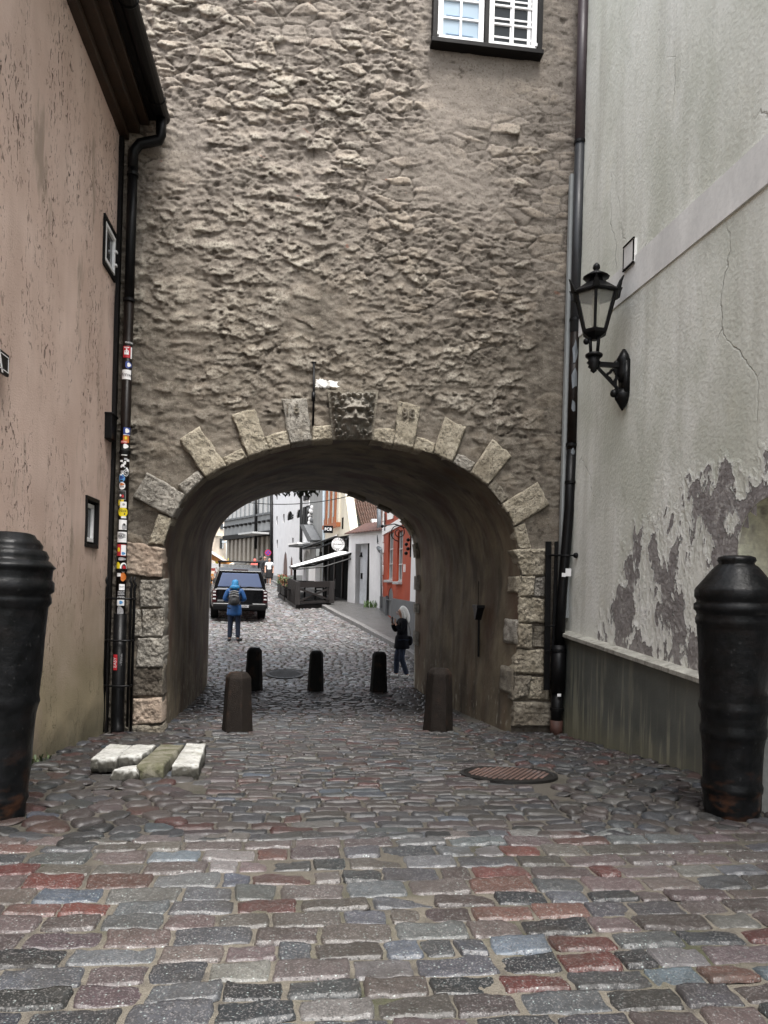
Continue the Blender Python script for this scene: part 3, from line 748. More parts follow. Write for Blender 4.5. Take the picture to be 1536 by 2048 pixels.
VO = [(ZL([(80, 845), (170, 690), (410, 830), (325, 970)]), M_LIMEG, -.07), (ZL([(175, 1130), (235, 945), (322, 973), (270, 1140)]), M_LIME, -.035),
      (ZL([(355, 770), (470, 685), (520, 722), (412, 828)]), M_LIMEG, -.035), (ZL([(365, 490), (490, 410), (655, 655), (525, 725)]), M_LIME, -.07),
      (ZL([(630, 600), (750, 540), (785, 600), (660, 655)]), M_LIME, -.03), (ZL([(685, 340), (830, 300), (915, 555), (787, 600)]), M_LIME, -.06),
      (ZL([(890, 470), (1030, 430), (1045, 522), (920, 555)]), M_LIME, -.03), (ZL([(990, 240), (1150, 235), (1178, 500), (1045, 522)]), M_LIMEG, -.05),
      (ZL([(1175, 410), (1305, 400), (1312, 490), (1180, 500)]), M_LIME, -.05),
      (ZR([(135, 420), (280, 425), (265, 522), (130, 497)]), M_LIME, -.035), (ZR([(295, 250), (435, 285), (388, 545), (268, 522)]), M_LIME, -.065),
      (ZR([(410, 470), (525, 510), (510, 580), (390, 547)]), M_LIME, -.03), (ZR([(580, 355), (712, 410), (625, 632), (510, 580)]), M_LIME, -.065),
      (ZR([(665, 575), (768, 635), (735, 695), (628, 632)]), M_LIMEG, -.03), (ZR([(870, 490), (992, 590), (840, 775), (735, 695)]), M_LIME, -.07),
      (ZR([(890, 735), (975, 845), (930, 885), (840, 777)]), M_LIMED, -.03), (ZR([(1150, 750), (1222, 890), (1005, 1025), (930, 887)]), M_LIME, -.06),
      (ZR([(1075, 1000), (1115, 1160), (1040, 1170), (1003, 1028)]), M_LIME, -.03)]
vous = [block('voussoir', q, m, y0 * .75, .3, seed=i + 1) for i, (q, m, y0) in enumerate(VO)]
PR = [(ZQ([(0, 690), (267, 740), (247, 942), (0, 922)]), M_PINK, -.06), (ZQ([(105, 955), (270, 950), (264, 1145), (105, 1140)]), M_LIMEG, -.045),
      (ZQ([(35, 1150), (105, 1160), (115, 1345), (40, 1345)]), M_LIMEG, -.03), (ZQ([(120, 1155), (266, 1150), (266, 1343), (122, 1343)]), M_LIMEG, -.05),
      (ZQ([(90, 1352), (268, 1347), (264, 1550), (80, 1550)]), M_LIMEG, -.05), (ZQ([(20, 1560), (262, 1556), (258, 1752), (20, 1752)]), M_GATE, -.03), (ZQ([(60, 1765), (250, 1760), (252, 1930), (60, 1940)]), M_PINK, -.06),
      (ZQ([(0, 1948), (258, 1948), (262, 2040), (0, 2040)]), M_LIMED, -.08)]
PRR = [(ZP([(905, -10), (1228, -5), (1225, 265), (985, 262)]), M_LIME, -.04), (ZP([(978, 272), (1118, 272), (1108, 470), (965, 470)]), M_LIME, -.055), (ZP([(1124, 285), (1225, 270), (1225, 480), (1112, 475)]), M_LIMEG, -.03),
       (ZP([(962, 482), (1230, 500), (1230, 742), (952, 742)]), M_LIME, -.045), (ZP([(945, 752), (1092, 760), (1082, 1005), (940, 997)]), M_LIME, -.06), (ZP([(1118, 770), (1230, 790), (1228, 1000), (1110, 992)]), M_LIMED, -.025),
       (ZP([(938, 1012), (1230, 1022), (1226, 1272), (905, 1252)]), M_LIME, -.045), (ZP([(905, 1292), (1078, 1290), (1045, 1490), (895, 1530)]), M_LIMED, -.06), (ZP([(1085, 1290), (1270, 1300), (1270, 1540), (1060, 1520)]), M_LIME, -.025),
       (ZP([(890, 1560), (1290, 1560), (1285, 1800), (885, 1790)]), M_LIMED, -.09)]
for i, (q, m, y0) in enumerate(PR + PRR): block('quoin', q, m, y0, .3, seed=i + 30, rough=.02)
# quoins bonding into the passage (right reveal) : thin blocks on the reveal surface
def reveal(zlo, zhi, ylen, m, side, seed):
    zs = np.linspace(zlo, zhi, 12); ysr = np.linspace(0, ylen, 14)
    half = (NA // 2)
    def xat(z, y):
        a = arcF * (1 - y / TL) + arcB * (y / TL)
        s = a[half:] if side > 0 else a[:half][::-1]
        return float(np.interp(-z, -s[::1, 2] if s[0, 2] > s[-1, 2] else s[:, 2], s[:, 0])) if False else float(np.interp(z, s[::-1, 2], s[::-1, 0]))
    Pp = np.zeros((12, 14, 3))
    for i, z in enumerate(zs):
        for j, y in enumerate(ysr):
            e = min(i, 11 - i, j if j > 0 else 0, 13 - j)
            off = .03 if e > 0 else -.02
            n = (fbm(np.array([z * 9.]), np.array([y * 9. + seed]), 3, seed)[0] - .5) * .03
            Pp[i, j] = (xat(z, y) - side * (off + n), y - .02, z)
    gridmesh('quoin', Pp, m, gate)
zh = lambda v: onY(1030, v, 0).z
for k, (va, vb, yl, m) in enumerate([(1151, 1187, .42, M_LIME), (1237, 1292, .5, M_LIMEG), (1335, 1393, .55, M_LIMED)]): reveal(zh(vb), zh(va), yl, m, 1, k + 1)
for k, (va, vb, yl, m) in enumerate([(1215, 1270, .25, M_LIMEG), (1330, 1440, .22, M_LIMED)]): reveal(zh(vb), zh(va), yl, m, -1, k + 7)
# far exit rim stones
def rim(k0, k1, m):
    seg = arcB[k0:k1]
    Pp = []
    for y, off in ((TL - .34, .045), (TL + .06, .045)):
        d = np.array([cen[0], 0, 1.6]) - seg * np.array([1, 0, 1]); d /= np.linalg.norm(d, axis=1)[:, None]
        r_ = seg + d * off; r_ = r_.copy(); r_[:, 1] = y; Pp.append(r_)
    lo_ = np.array(Pp[0]); lo_[:, 1] -= .03; d = np.array([cen[0], 0, 1.6]) - seg * np.array([1, 0, 1]); d /= np.linalg.norm(d, axis=1)[:, None]
    first = lo_ - d * .06
    gridmesh('rim_stone', np.array([first, Pp[0], Pp[1]]), m, gate, smooth=False)
for k0, k1, m in ((66, 71, M_LIMED), (73, 77, M_LIMED), (79, 84, M_LIME), (85, 89, M_LIMED), (92, 96, M_LIMEG), (98, 101, M_LIMEG), (104, 108, M_LIMEG)): rim(k0, k1, m)
# carved year on two stones
for s, (u, v), par in (('1', (575, 818), 7), ('6', (593, 818), 7), ('9', (810, 827), 10), ('8', (824, 829), 10)):
    o = onY(u, v, -.06 if par == 7 else -.07)
    text('numeral', s, .19, frameM(o, (1, 0, 0), (0, 0, 1)), M_LIMED, vous[par], .012)
# carved bearded mask keystone
KQ = [(659, 786), (752, 786), (743, 880), (668, 880)]
kp = [onY(u, v, 0) for u, v in KQ]
N = 110
a, b = np.meshgrid(np.linspace(0, 1, N), np.linspace(0, 1, N))
x = (1 - a) * (1 - b) * kp[0].x + a * (1 - b) * kp[1].x + a * b * kp[2].x + (1 - a) * b * kp[3].x
z = (1 - a) * (1 - b) * kp[0].z + a * (1 - b) * kp[1].z + a * b * kp[2].z + (1 - a) * b * kp[3].z
G = lambda cx, cy, sx, sy, h: h * np.exp(-((a - cx) / sx) ** 2 - ((b - cy) / sy) ** 2)
curl1, curl2, _i = worley(a * 9 + 2 * fbm(a * 3, b * 3, 2, 2), b * 9, 4)
face = np.exp(-((a - .52) / .27) ** 4 - ((b - .52) / .36) ** 4)
rel = .05 + .09 * face + (1 - face) * (.10 * sstep(.6, .1, curl1) - .03)
rel = rel * 1.15; rel += G(.52, .5, .055, .13, .10) + G(.52, .57, .08, .04, .05)
rel += G(.40, .40, .11, .035, .06) + G(.64, .40, .11, .035, .06) - G(.41, .455, .075, .03, .085) - G(.63, .455, .075, .03, .085) + G(.41, .46, .03, .016, .04) + G(.63, .46, .03, .016, .04)
rel += G(.40, .64, .12, .05, .09) + G(.66, .64, .12, .05, .09) - G(.53, .655, .05, .02, .05) - G(.54, .73, .07, .022, .09) + G(.54, .79, .07, .04, .07) + G(.52, .9, .14, .06, .05)
rel += G(.33, .55, .06, .08, .03) + G(.72, .55, .06, .08, .03) + .012 * (fbm(a * 14, b * 14, 3, 6) - .5)
edge_ = np.minimum(np.minimum(a, 1 - a), np.minimum(b, 1 - b))
rel = rel * np.clip(edge_ / .04, 0, 1)
gridmesh('carved_mask', np.stack([x, -.03 - rel * 1.25, z], -1), M_MASK, gate)
MB().prism([onY(655, 783, .02), onY(756, 783, .02), onY(745, 881, .02), onY(665, 881, .02)], (0, -.075, 0)).build('keystone', M_LIMED, gate)
# upper window
def each_box(b, name, m, par):
    for i in range(len(b.v) // 8): MB().add(b.v[8 * i:8 * i + 8], [tuple(k - 8 * i for k in f) for f in b.f[6 * i:6 * i + 6]]).build(name, m, par)
wo = [onY(u, v, 0) for u, v in ((862, 92), (1079, 116))]
wx0, wx1 = wo[0].x, wo[1].x; wz0 = (wo[0].z + wo[1].z) / 2; wz1 = wz0 + 2.0
win = MB(); fw = .068
win.box(((wx0 + wx1) / 2, -.05, wz0 - .005), (wx1 - wx0 + .03, .2, .065)); win.box(((wx0 + wx1) / 2, -.02, wz1), (wx1 - wx0, .2, fw))
for xx in (wx0 + fw / 2, wx1 - fw / 2): win.box((xx, -.02, (wz0 + wz1) / 2), (fw, .2, wz1 - wz0 - .09))
xm = (wx0 + wx1) / 2 - .02
win.box((xm, -.02, (wz0 + wz1) / 2), (.06, .2, wz1 - wz0 - .09))
winp = win.build('window', M_BLACKM, gate, bevel=.006)
for (xa, xb, gm) in ((wx0 + fw + .008, xm - .038, M_GLASSB), (xm + .038, wx1 - fw - .008, M_GLASS)):
    s = MB(); za, zb = wz0 + .035, wz1 - .05; bw = .075
    s.box(((xa + xb) / 2, -.06, za + bw / 2), (xb - xa, .05, bw)); s.box(((xa + xb) / 2, -.06, zb - bw / 2), (xb - xa, .05, bw))
    for xx in (xa + bw / 2, xb - bw / 2): s.box((xx, -.06, (za + zb) / 2), (bw, .05, zb - za - 2 * bw))
    s.box(((xa + xb) / 2, -.058, (za + zb) / 2), (.032, .04, zb - za - 2 * bw))
    zr = za + bw
    while zr + .27 < zb - bw: zr += .265; s.box(((xa + xb) / 2, -.056, zr), (xb - xa - 2 * bw, .036, .028))
    for zz_ in (za + .08, zb - .2): s.box((xa + (.0 if gm is M_GLASSB else xb - xa), -.095, zz_), (.05, .02, .045))
    sa = s.build('sash', M_WHITE, winp, bevel=.004)
    MB().box(((xa + xb) / 2, -.045, (za + zb) / 2), (xb - xa - .06, .006, zb - za - .06)).build('pane', gm, sa)
    # inner sash seen behind the glass
    if gm is M_GLASS:
        s2 = MB(); zr = za + .16
        while zr < zb - bw: s2.box(((xa + xb) / 2, -.0555, zr), (xb - xa - 2 * bw, .01, .025)); zr += .265
        s2.box(((xa + xb) / 2 - .03, -.0545, (za + zb) / 2), (.022, .01, zb - za - 2 * bw))
        s2.box((xb - bw - .035, -.0545, (za + zb) / 2), (.05, .01, zb - za - 2 * bw)); each_box(s2, 'muntin', M_WHITE, winp)
    else:
        s2 = MB(); zr = za + .13
        while zr < zb - bw: s2.box(((xa + xb) / 2 - .01, -.0545, zr), (xb - xa - 2 * bw - .12, .01, .022)); zr += .265
        each_box(s2, 'muntin', mat('sash_blue_reflection', (.25, .36, .5), .4, .1), winp)
# iron rod above the arch
a_ = onY(628, 724, -.09); b_ = onY(626, 850, -.09)
anch = MB().tube([a_ + Vector((0, .02, 0)), (a_ + b_) / 2 + Vector((.004, 0, .02)), b_], .016, 8).tube([a_ + (b_ - a_) * .48, a_ + (b_ - a_) * .62], .027, 8)
anch.bar(a_ + Vector((-.035, .02, 0)), a_ + Vector((.035, .02, 0)), .018).bar(a_, a_ + Vector((0, .15, 0)), .014).bar(b_, b_ + Vector((0, .12, 0)), .014)
tag(anch.build('iron_rod', M_BLACK, None, True), 'thin black iron rod fixed upright above the arch, left of the carved mask', 'iron rod')
# bracket on the passage wall with dark run below
bp = onX(961, 1217, 2.9)
br = MB(); c = Vector((2.62, .62, 1.72))
for d in (1000,): pass
tgt = None
# find the passage wall point on this sight line
best = None
for i in range(0, 40):
    for k in range(NA // 2 + 10, NA - 8):
        q = Vector(VA[i, k]); dd = q - CP; u = U0 + F * dd.dot(CR) / dd.dot(CF); v = V0 - F * dd.dot(CU) / dd.dot(CF)
        e = abs(u - 961) + abs(v - 1217)
        if best is None or e < best[0]: best = (e, q)
c = best[1]
br.prism([c + Vector((.03, -.14, .06)), c + Vector((.03, .14, .06)), c + Vector((.03, .03, -.14)), c + Vector((.03, -.03, -.14))], (-.13, 0, 0))
br.box(c + Vector((-.03, 0, .08)), (.16, .32, .05)); br.tube([c + Vector((-.03, 0, -.1)), c + Vector((-.02, 0, -.75))], .018, 8)
br.tube([c + Vector((-.02, .12, .1)), c + Vector((-.02, .12, .5))], .007, 6)
tag(br.build('wall_bracket', M_BLACK, None, False, .006), 'small black iron hopper with a thin pipe on the dark right wall of the passage', 'wall bracket')
# ------------------------------------------------------------------ pink house on the left
pink = thing('pink_house', 'pink stucco house with pitted walls and a dark wooden eave', 'house', (XL, -4, 0))
ZE = 8.02
# irregular wall face: a finely divided sheet with soft waviness, openings for the two slit windows
WINS = []
for q in ([(207, 430), (228, 462), (228, 556), (207, 541)], [(170, 996), (195, 995), (193, 1094), (169, 1096)]):
    p = [onX(u, v, XL) for u, v in q]
    y0 = min(k.y for k in p); y1 = max(k.y for k in p)
    WINS.append((y0, y1, (p[2].z + p[3].z) / 2, (p[0].z + p[1].z) / 2))
ya = np.arange(-13.5, .06, .05); za = np.arange(-.2, ZE + .31, .05)
def snap(a, vals):
    for v in vals: a[np.argmin(np.abs(a - v))] = v
    return a
for wv in WINS: ya = snap(ya, wv[:2]); za = snap(za, wv[2:])
Yg, Zg = np.meshgrid(ya, za)
Xg = XL + .03 * (fbm(Yg * .8, Zg * .8, 3, 3) - .5) + .05 * sstep(.9, .1, Zg - gza(Yg)) * (fbm(Yg * 2, Zg * 2, 3, 5))
keep = np.ones((len(za) - 1, len(ya) - 1), bool)
cy_ = (ya[:-1] + ya[1:]) / 2; cz_ = (za[:-1] + za[1:]) / 2
for y0, y1, z0, z1 in WINS:
    keep &= ~(((cy_ > y0) & (cy_ < y1))[None, :] & ((cz_ > z0) & (cz_ < z1))[:, None])
gridmesh('wall', np.stack([Xg, Yg, Zg], -1), M_STUCCO, pink, keep)
MB().box((XL - 3, -6.72, 4), (5.8, 13.5, 8.4)).build('house_body', M_BLACKM, pink)
for y0, y1, z0, z1 in WINS:
    up = z0 > 4
    d = .16
    mb = MB()
    for (c, s_) in (((XL - d / 2 + .01, (y0 + y1) / 2, z0 + .02), (d + .03, y1 - y0, .045)), ((XL - d / 2 + .01, (y0 + y1) / 2, z1 - .02), (d + .03, y1 - y0, .045)),
                    ((XL - d / 2 + .01, y0 + .02, (z0 + z1) / 2), (d + .03, .045, z1 - z0 - .09)), ((XL - d / 2 + .01, y1 - .02, (z0 + z1) / 2), (d + .03, .045, z1 - z0 - .09))): mb.box(c, s_)
    wn = mb.build('window', M_BLACKM, pink)
    m2 = MB(); b = .05; ia, ib, ja, jb = y0 + .05, y1 - .05, z0 + .07, z1 - .07; xx = XL - (.0 if up else .05)
    m2.box((xx, (ia + ib) / 2, ja + b / 2), (.05, ib - ia, b)).box((xx, (ia + ib) / 2, jb - b / 2), (.05, ib - ia, b))
    m2.box((xx, ia + b / 2, (ja + jb) / 2), (.05, b, jb - ja - 2 * b)).box((xx, ib - b / 2, (ja + jb) / 2), (.05, b, jb - ja - 2 * b))
    if up:
        for zz_ in (z0 + .2, z1 - .25): m2.box((XL + .035, y1 - .06, zz_), (.03, .06, .03))
    fr = m2.build('frame', M_WHITE, wn, bevel=.004)
    MB().box((xx - .01, (ia + ib) / 2, (ja + jb) / 2), (.01, ib - ia - .04, jb - ja - .04)).build('pane', M_GLASS, fr)
# eave: boarded cornice stepping out
M_EAVE = mat('dark_stained_wood', (.03, .016, .008), .5, .4, 3, .3, 20, streak=False)
mb = MB()
y0e, y1e = -13.5, -.02
for (x0, x1, z0, z1) in ((-.02, .10, ZE, ZE + .10), (-.02, .24, ZE + .10, ZE + .22), (-.02, .36, ZE + .22, ZE + .30)):
    mb.box((XL + (x0 + x1) / 2, (y0e + y1e) / 2, (z0 + z1) / 2), (x1 - x0, y1e - y0e, z1 - z0 - .002))
ev = mb.build('cornice', M_EAVE, pink, bevel=.012)
MB().box((XL + .25, (y0e + y1e) / 2, ZE + .315), (.6, y1e - y0e, .03)).build('soffit', M_BLACKM, pink)
MB().add([(XL + .55, y0e, ZE + .33), (XL + .55, y1e, ZE + .33), (XL - 3, y1e, ZE + 3), (XL - 3, y0e, ZE + 3), (XL - 6.5, y1e, ZE + .33), (XL - 6.5, y0e, ZE + .33)], [(0, 1, 2, 3), (3, 2, 4, 5)]).build('roof', mat('dark_roof', (.06, .035, .03), .6), pink)
gp = []
for i in range(9):
    a = PI + PI * i / 8; gp.append((XL + .545 + .085 * math.cos(a), ZE + .32 + .09 * math.sin(a)))
gp += [(x + (.012 if x > XL + .545 else -.012), z - .012) for x, z in gp[::-1]]
mb = MB().prism([(x, y0e, z) for x, z in gp], (0, y1e - y0e - .06, 0))
gut = mb.build('gutter', M_BLACK, pink, fix=True)
for i in range(7):
    yy = -.5 - i * 1.6
    pts = [(XL + .545 + .1 * math.cos(PI + PI * k / 8), yy, ZE + .32 + .105 * math.sin(PI + PI * k / 8)) for k in range(9)]
    MB().tube(pts, .014, 6).build('gutter_bracket', M_BLACK, gut)
MB().box((XL + .02, -.09, 4), (.05, .1, 8)).build('corner_shadow_strip', M_BLACKM, pink)  # black strip added for the shadow gap between wall and pipe
# little sign at the left edge of view
ps = [onX(u, v, XL + .03) for u, v in ((12, 711), (10, 754))]
sy = ps[0].y; sz0, sz1 = ps[1].z, ps[0].z
hs_ = thing('house_number_sign', 'black enamel wall sign with white border and a white letter on the pink wall', 'wall sign', (XL + .03, sy - .3, sz0))
M_SG = frameM(Vector((XL + .03, sy - .3, (sz0 + sz1) / 2)), (0, 1, 0), (0, 0, 1))
MB().box((XL + .045, sy - .3, (sz0 + sz1) / 2), (.03, .6, sz1 - sz0)).build('plate', M_BLACK, hs_, bevel=.008)
mb = MB(); H = sz1 - sz0
for zz_ in (sz0 + .03, sz1 - .03): mb.box((XL + .061, sy - .3, zz_), (.004, .56, .008))
for yy in (sy - .025, sy - .575): mb.box((XL + .061, yy, (sz0 + sz1) / 2), (.004, .006, H - .07))
mb.build('border', M_LETW, hs_)
text('lettering', '9A', .3, frameM(Vector((XL + .061, sy - .305, (sz0 + sz1) / 2)), (0, 1, 0), (0, 0, 1)), M_LETW, hs_, .002)
# small black box on the wall near the corner
pj = [onX(u, v, XL + .02) for u, v in ((213, 826), (224, 828), (224, 886), (213, 884))]
mb = MB().box((XL + .04, (pj[0].y + pj[1].y) / 2, (pj[0].z + pj[2].z) / 2), (.1, pj[1].y - pj[0].y, pj[0].z - pj[2].z)).box((XL + .04, (pj[0].y + pj[1].y) / 2, pj[0].z), (.13, .3, .03))
tag(mb.build('junction_box', M_BLACK, None, bevel=.01), 'small black box fixed on the pink wall beside the stickered downpipe', 'junction box')

# ------------------------------------------------------------------ downpipes
def pipe_thing(name, label, segs, brackets):
    """segs: (points, radius, material)"""
    t = thing(name, label, 'downpipe', segs[-1][0][-1])
    for pts, r, m in segs: MB().tube(pts, r, 18).build('pipe', m, t, True)
    for c, r in brackets:
        b = MB().lathe([(r, -.02), (r + .012, -.02), (r + .012, .02), (r, .02)], c, 18).bar(Vector(c) + Vector((0, r, 0)), Vector(c) + Vector((0, r + .16, 0)), .02)
        b.build('bracket', M_BLACK, t)
    return t
PX, PY = -2.33, -.17
pr = .064
ztop = onY(250, 318, PY).z
zmid = onY(250, 600, PY).z
gtop = Vector((XL + .545, -.2, ZE + .24))
lp = pipe_thing('downpipe', 'dark brown downpipe covered in stickers in the left corner of the gate', [
    ([gtop, gtop + Vector((0, .02, -.22)), gtop + Vector((-.02, .03, -.28)), (PX + .08, PY, ztop + .22), (PX, PY, ztop + .10), (PX, PY, ztop - .12)], pr + .004, M_BLACK),
    ([(PX, PY, ztop - .1), (PX, PY, zmid)], pr, M_BLACK), ([(PX, PY, zmid), (PX, PY, 1.6)], pr, M_PIPEB),
    ([(PX, PY, 1.62), (PX, PY, .28), (PX + .01, PY, .1), (PX + .02, PY - .08, .03)], pr + .02, M_BLACK)],
    [((PX, PY, ztop - .2), pr), ((PX, PY, zmid), pr), ((PX, PY, onY(240, 905, PY).z), pr), ((PX, PY, 2.2), pr + .002)])
def patch(z0, z1, a0, a1, m, name='sticker', parent=None, r=None, shape='rect', n=14, off=0.0):
    """a sticker wrapped round the pipe; angles in degrees, 0 faces the square, + to the right"""
    r = (r or pr) + .0022 + off
    mb = MB()
    if shape == 'rect':
        vs = []
        for i in range(n + 1):
            a = R(-90 + a0 + (a1 - a0) * i / n)
            for zz_ in (z0, z1): vs.append((PX + r * math.cos(a), PY + r * math.sin(a), zz_))
        mb.add(vs, [(2 * i, 2 * i + 2, 2 * i + 3, 2 * i + 1) for i in range(n)])
    else:
        vs = [(PX + r * math.cos(R(-90 + (a0 + a1) / 2)), PY + r * math.sin(R(-90 + (a0 + a1) / 2)), (z0 + z1) / 2)]
        vs[0] = (vs[0][0], vs[0][1], vs[0][2])
        N2 = 28
        rings = [.5, 1.0]
        for f in rings:
            for i in range(N2):
                t = 2 * PI * i / N2
                k = 1 if shape == 'round' else (1 + .12 * math.cos(3 * t))
                a = R(-90 + (a0 + a1) / 2 + (a1 - a0) / 2 * math.cos(t) * k * f)
                vs.append((PX + r * math.cos(a), PY + r * math.sin(a), (z0 + z1) / 2 + (z1 - z0) / 2 * math.sin(t) * k * f))
        mb.add(vs, [(0, 1 + i, 1 + (i + 1) % N2) for i in range(N2)] + [(1 + i, 1 + N2 + i, 1 + N2 + (i + 1) % N2, 1 + (i + 1) % N2) for i in range(N2)])
    return mb.build(name, m, parent or lp, True, fix=False)
def ptext(s, size, zc, a, m, parent, vertical=False, r=None):
    vs, fs = text_mesh(s, size); r = (r or pr) + .0048; o = []
    for v in vs:
        x, y = (v.x, v.y) if not vertical else (-v.y, v.x)
        an = R(-90 + a) + x / r
        o.append((PX + r * math.cos(an), PY + r * math.sin(an), zc + y))
    return MB().add(o, fs).build('print', m, parent, fix=False)
pz = lambda v: onY(240, v, PY).z
S_ = lambda v0, v1, a0, a1, m, shape='rect': patch(pz(v1), pz(v0), a0, a1, m, shape=shape)
s = S_(684, 690, -15, 70, M_LETB); ptext('POSTERS', .03, pz(687), 30, M_LETW, s)
s = S_(694, 717, -45, 45, M_RED); patch(pz(711), pz(703), -28, 26, M_LETW, 'print', s, off=.001); patch(pz(703), pz(699), -8, 8, M_LETW, 'print', s, off=.001); patch(pz(697.5), pz(696), -30, 28, M_LETW, 'print', s, off=.001); patch(pz(706.5), pz(704.5), -18, -10, M_RED, 'print', s, off=.0016); patch(pz(706.5), pz(704.5), 8, 16, M_RED, 'print', s, off=.0016)
S_(695, 718, 47, 68, M_LETW)
s = S_(724, 738, -15, 70, M_NAVYP, 'blob'); patch(pz(735), pz(727), 10, 55, M_LETW, 'print', s, shape='blob', off=.001)
s = S_(741, 760, -62, 62, M_LETW); ptext('Mmw', .075, pz(751), -5, M_LETB, s)
s = S_(856, 871, -10, 75, M_NAVYP); patch(pz(867), pz(858), 8, 58, M_LETW, 'print', s, shape='blob', off=.001); patch(pz(871), pz(870), -10, 75, M_LETW, 'print', s, off=.001)
s = S_(872, 886, -12, 60, M_ORP); patch(pz(880), pz(874), 5, 35, M_YEL, 'print', s, shape='round', off=.001)
s = S_(882, 888, -40, 35, M_RED); ptext('RADIO', .026, pz(885), 0, M_LETW, s)
s = S_(888, 905, -40, 70, M_LETB, 'round'); patch(pz(898), pz(889), -10, 50, M_LETW, 'print', s, shape='blob', off=.001)
S_(910, 912, -30, 40, M_LETW)
r2 = random.Random(5)
for k in range(16):
    v = 917 + k * 2.1; a = r2.uniform(-50, 40)
    s = S_(v, v + r2.uniform(2.5, 5), a, a + r2.uniform(18, 42), M_LETW if k % 4 else M_GREYP)
s = S_(938, 955, -8, 70, M_LETB, 'round'); patch(pz(953), pz(940), 0, 62, M_LETW, 'print', s, shape='round', off=.001); patch(pz(952), pz(941), 5, 57, M_LETB, 'print', s, shape='round', off=.0016); ptext('C', .06, pz(946.5), 31, M_LETW, s)
s = S_(949, 966, -58, 22, M_BLUEP, 'round'); patch(pz(959), pz(953), -42, 8, M_NAVYP, 'print', s, shape='blob', off=.001); patch(pz(964), pz(961), -35, 0, M_LETB, 'print', s, off=.001)
s = S_(965, 980, -50, 28, M_LETW, 'round'); patch(pz(972), pz(967), -38, 15, M_ORP, 'print', s, shape='blob', off=.001); patch(pz(976), pz(972), -36, 15, M_GREYP, 'print', s, off=.001)
s = S_(981, 1001, -72, 40, M_LETB); patch(pz(999.8), pz(982.2), -66, 35, M_GREYP, 'print', s, off=.001); patch(pz(999), pz(983), -63, 32, M_LETB, 'print', s, off=.0016); patch(pz(996), pz(990), -12, 16, M_RED, 'print', s, shape='round', off=.0022); patch(pz(994), pz(989), -35, -12, M_LETW, 'print', s, shape='blob', off=.0022)
S_(1000, 1012, -70, -25, M_YEL, 'round'); S_(999, 1004, -20, 15, M_YEL)
s = S_(1004, 1016, -28, 50, M_LETW); patch(pz(1012), pz(1007), 0, 30, M_GREYP, 'print', s, shape='blob', off=.001)
s = S_(1015, 1034, -52, 68, M_YEL, 'round'); ptext('Nice', .055, pz(1022), 8, M_LETB, s); patch(pz(1030), pz(1027), 20, 36, M_LETB, 'print', s, off=.001)
S_(1033, 1037, -10, 50, M_LETW); s = S_(1040, 1060, -35, 60, M_LETW); patch(pz(1060), pz(1048), 0, 60, M_GREYP, 'print', s, shape='blob', off=.001); patch(pz(1052), pz(1047), 15, 40, M_LETB, 'print', s, shape='blob', off=.002)
s = S_(1064, 1085, -60, 65, M_LETW); patch(pz(1078), pz(1066), -45, 50, M_GREYP, 'print', s, shape='blob', off=.001); ptext('MAR', .05, pz(1073), 0, M_LETB, s)
s = S_(1089, 1112, -60, 60, M_RED); patch(pz(1104), pz(1095), -45, -12, M_YEL, 'print', s, shape='round', off=.001); patch(pz(1111), pz(1090), 0, 60, M_LETW, 'print', s, off=.001); patch(pz(1110), pz(1104), 5, 50, M_BLUEP, 'print', s, shape='blob', off=.0016)
S_(1115, 1121, -35, 60, M_GREYP, 'blob'); S_(1124, 1140, -65, -5, M_YEL, 'round')
s = S_(1125, 1145, -8, 78, M_LETW, 'round'); patch(pz(1142), pz(1128), 10, 70, M_LETB, 'print', s, shape='round', off=.001); patch(pz(1139), pz(1131), 20, 62, M_RED, 'print', s, shape='blob', off=.0016)
S_(1146, 1153, -45, 5, M_LETW); S_(1145, 1162, 0, 75, M_ORP, 'blob')
s = S_(1168, 1180, -10, 55, M_LETW); ptext('TEXT', .028, pz(1174), 22, M_LETB, s)
s = S_(1182, 1190, -25, 58, M_GREYP); ptext('6009', .05, pz(1186), 18, M_LETB, s); s = S_(1192, 1196, -25, 55, M_LETB); ptext('LINDEN', .028, pz(1194), 15, M_LETW, s)
s = S_(1198, 1211, -30, 55, M_LETW); patch(pz(1208), pz(1201), -5, 35, M_BLUEP, 'print', s, shape='blob', off=.001)
r_low = pr + .02
patch(pz(1234), pz(1212), -30, 45, M_GREYP, r=pr, shape='blob'); patch(pz(1239), pz(1230), -40, 35, M_LETW, r=pr, shape='blob')
s = patch(pz(1339), pz(1308), -42, -2, M_RED, r=r_low); ptext('EASY', .062, pz(1324), -22, M_LETW, s, True, r_low)
ptext('~Vonnes', .045, pz(1318), 30, M_GREYP, s, True, r_low)
# iron cage round its foot
cg = thing('pipe_guard', 'black iron bar cage standing round the stickered downpipe', 'pipe guard', (PX, PY, 0))
zt = onY(262, 1162, PY - .05).z
cgm = []
for k, (dx, dy) in enumerate([(-.17, -.05), (.14, -.05), (.17, .02), (-.14, -.16), (.10, -.15)][:3]):
    zb = .05 if k != 1 else .12
    b = MB().tube([(PX + dx, PY + dy, zb), (PX + dx, PY + dy, zt - .1), (PX + dx + .015, PY + dy, zt - .06), (PX + dx - .012, PY + dy, zt + .0), (PX + dx + .004, PY + dy, zt + .06)], [.019, .019, .019, .015, .008], 8)
    b.build('bar', M_BLACK, cg, True)
for v in (1197, 1280, 1370):
    zz_ = onY(240, v, PY).z
    pts = [(PX + .17 * math.cos(a), PY - .02 + .06 * math.sin(a) - .04, zz_) for a in np.linspace(PI, 2 * PI, 9)]
    pts = [(PX - .17, PY + .1, zz_)] + pts + [(PX + .17, PY + .1, zz_)]
    MB().tube(pts, .014, 6).build('band', M_BLACK, cg, True)

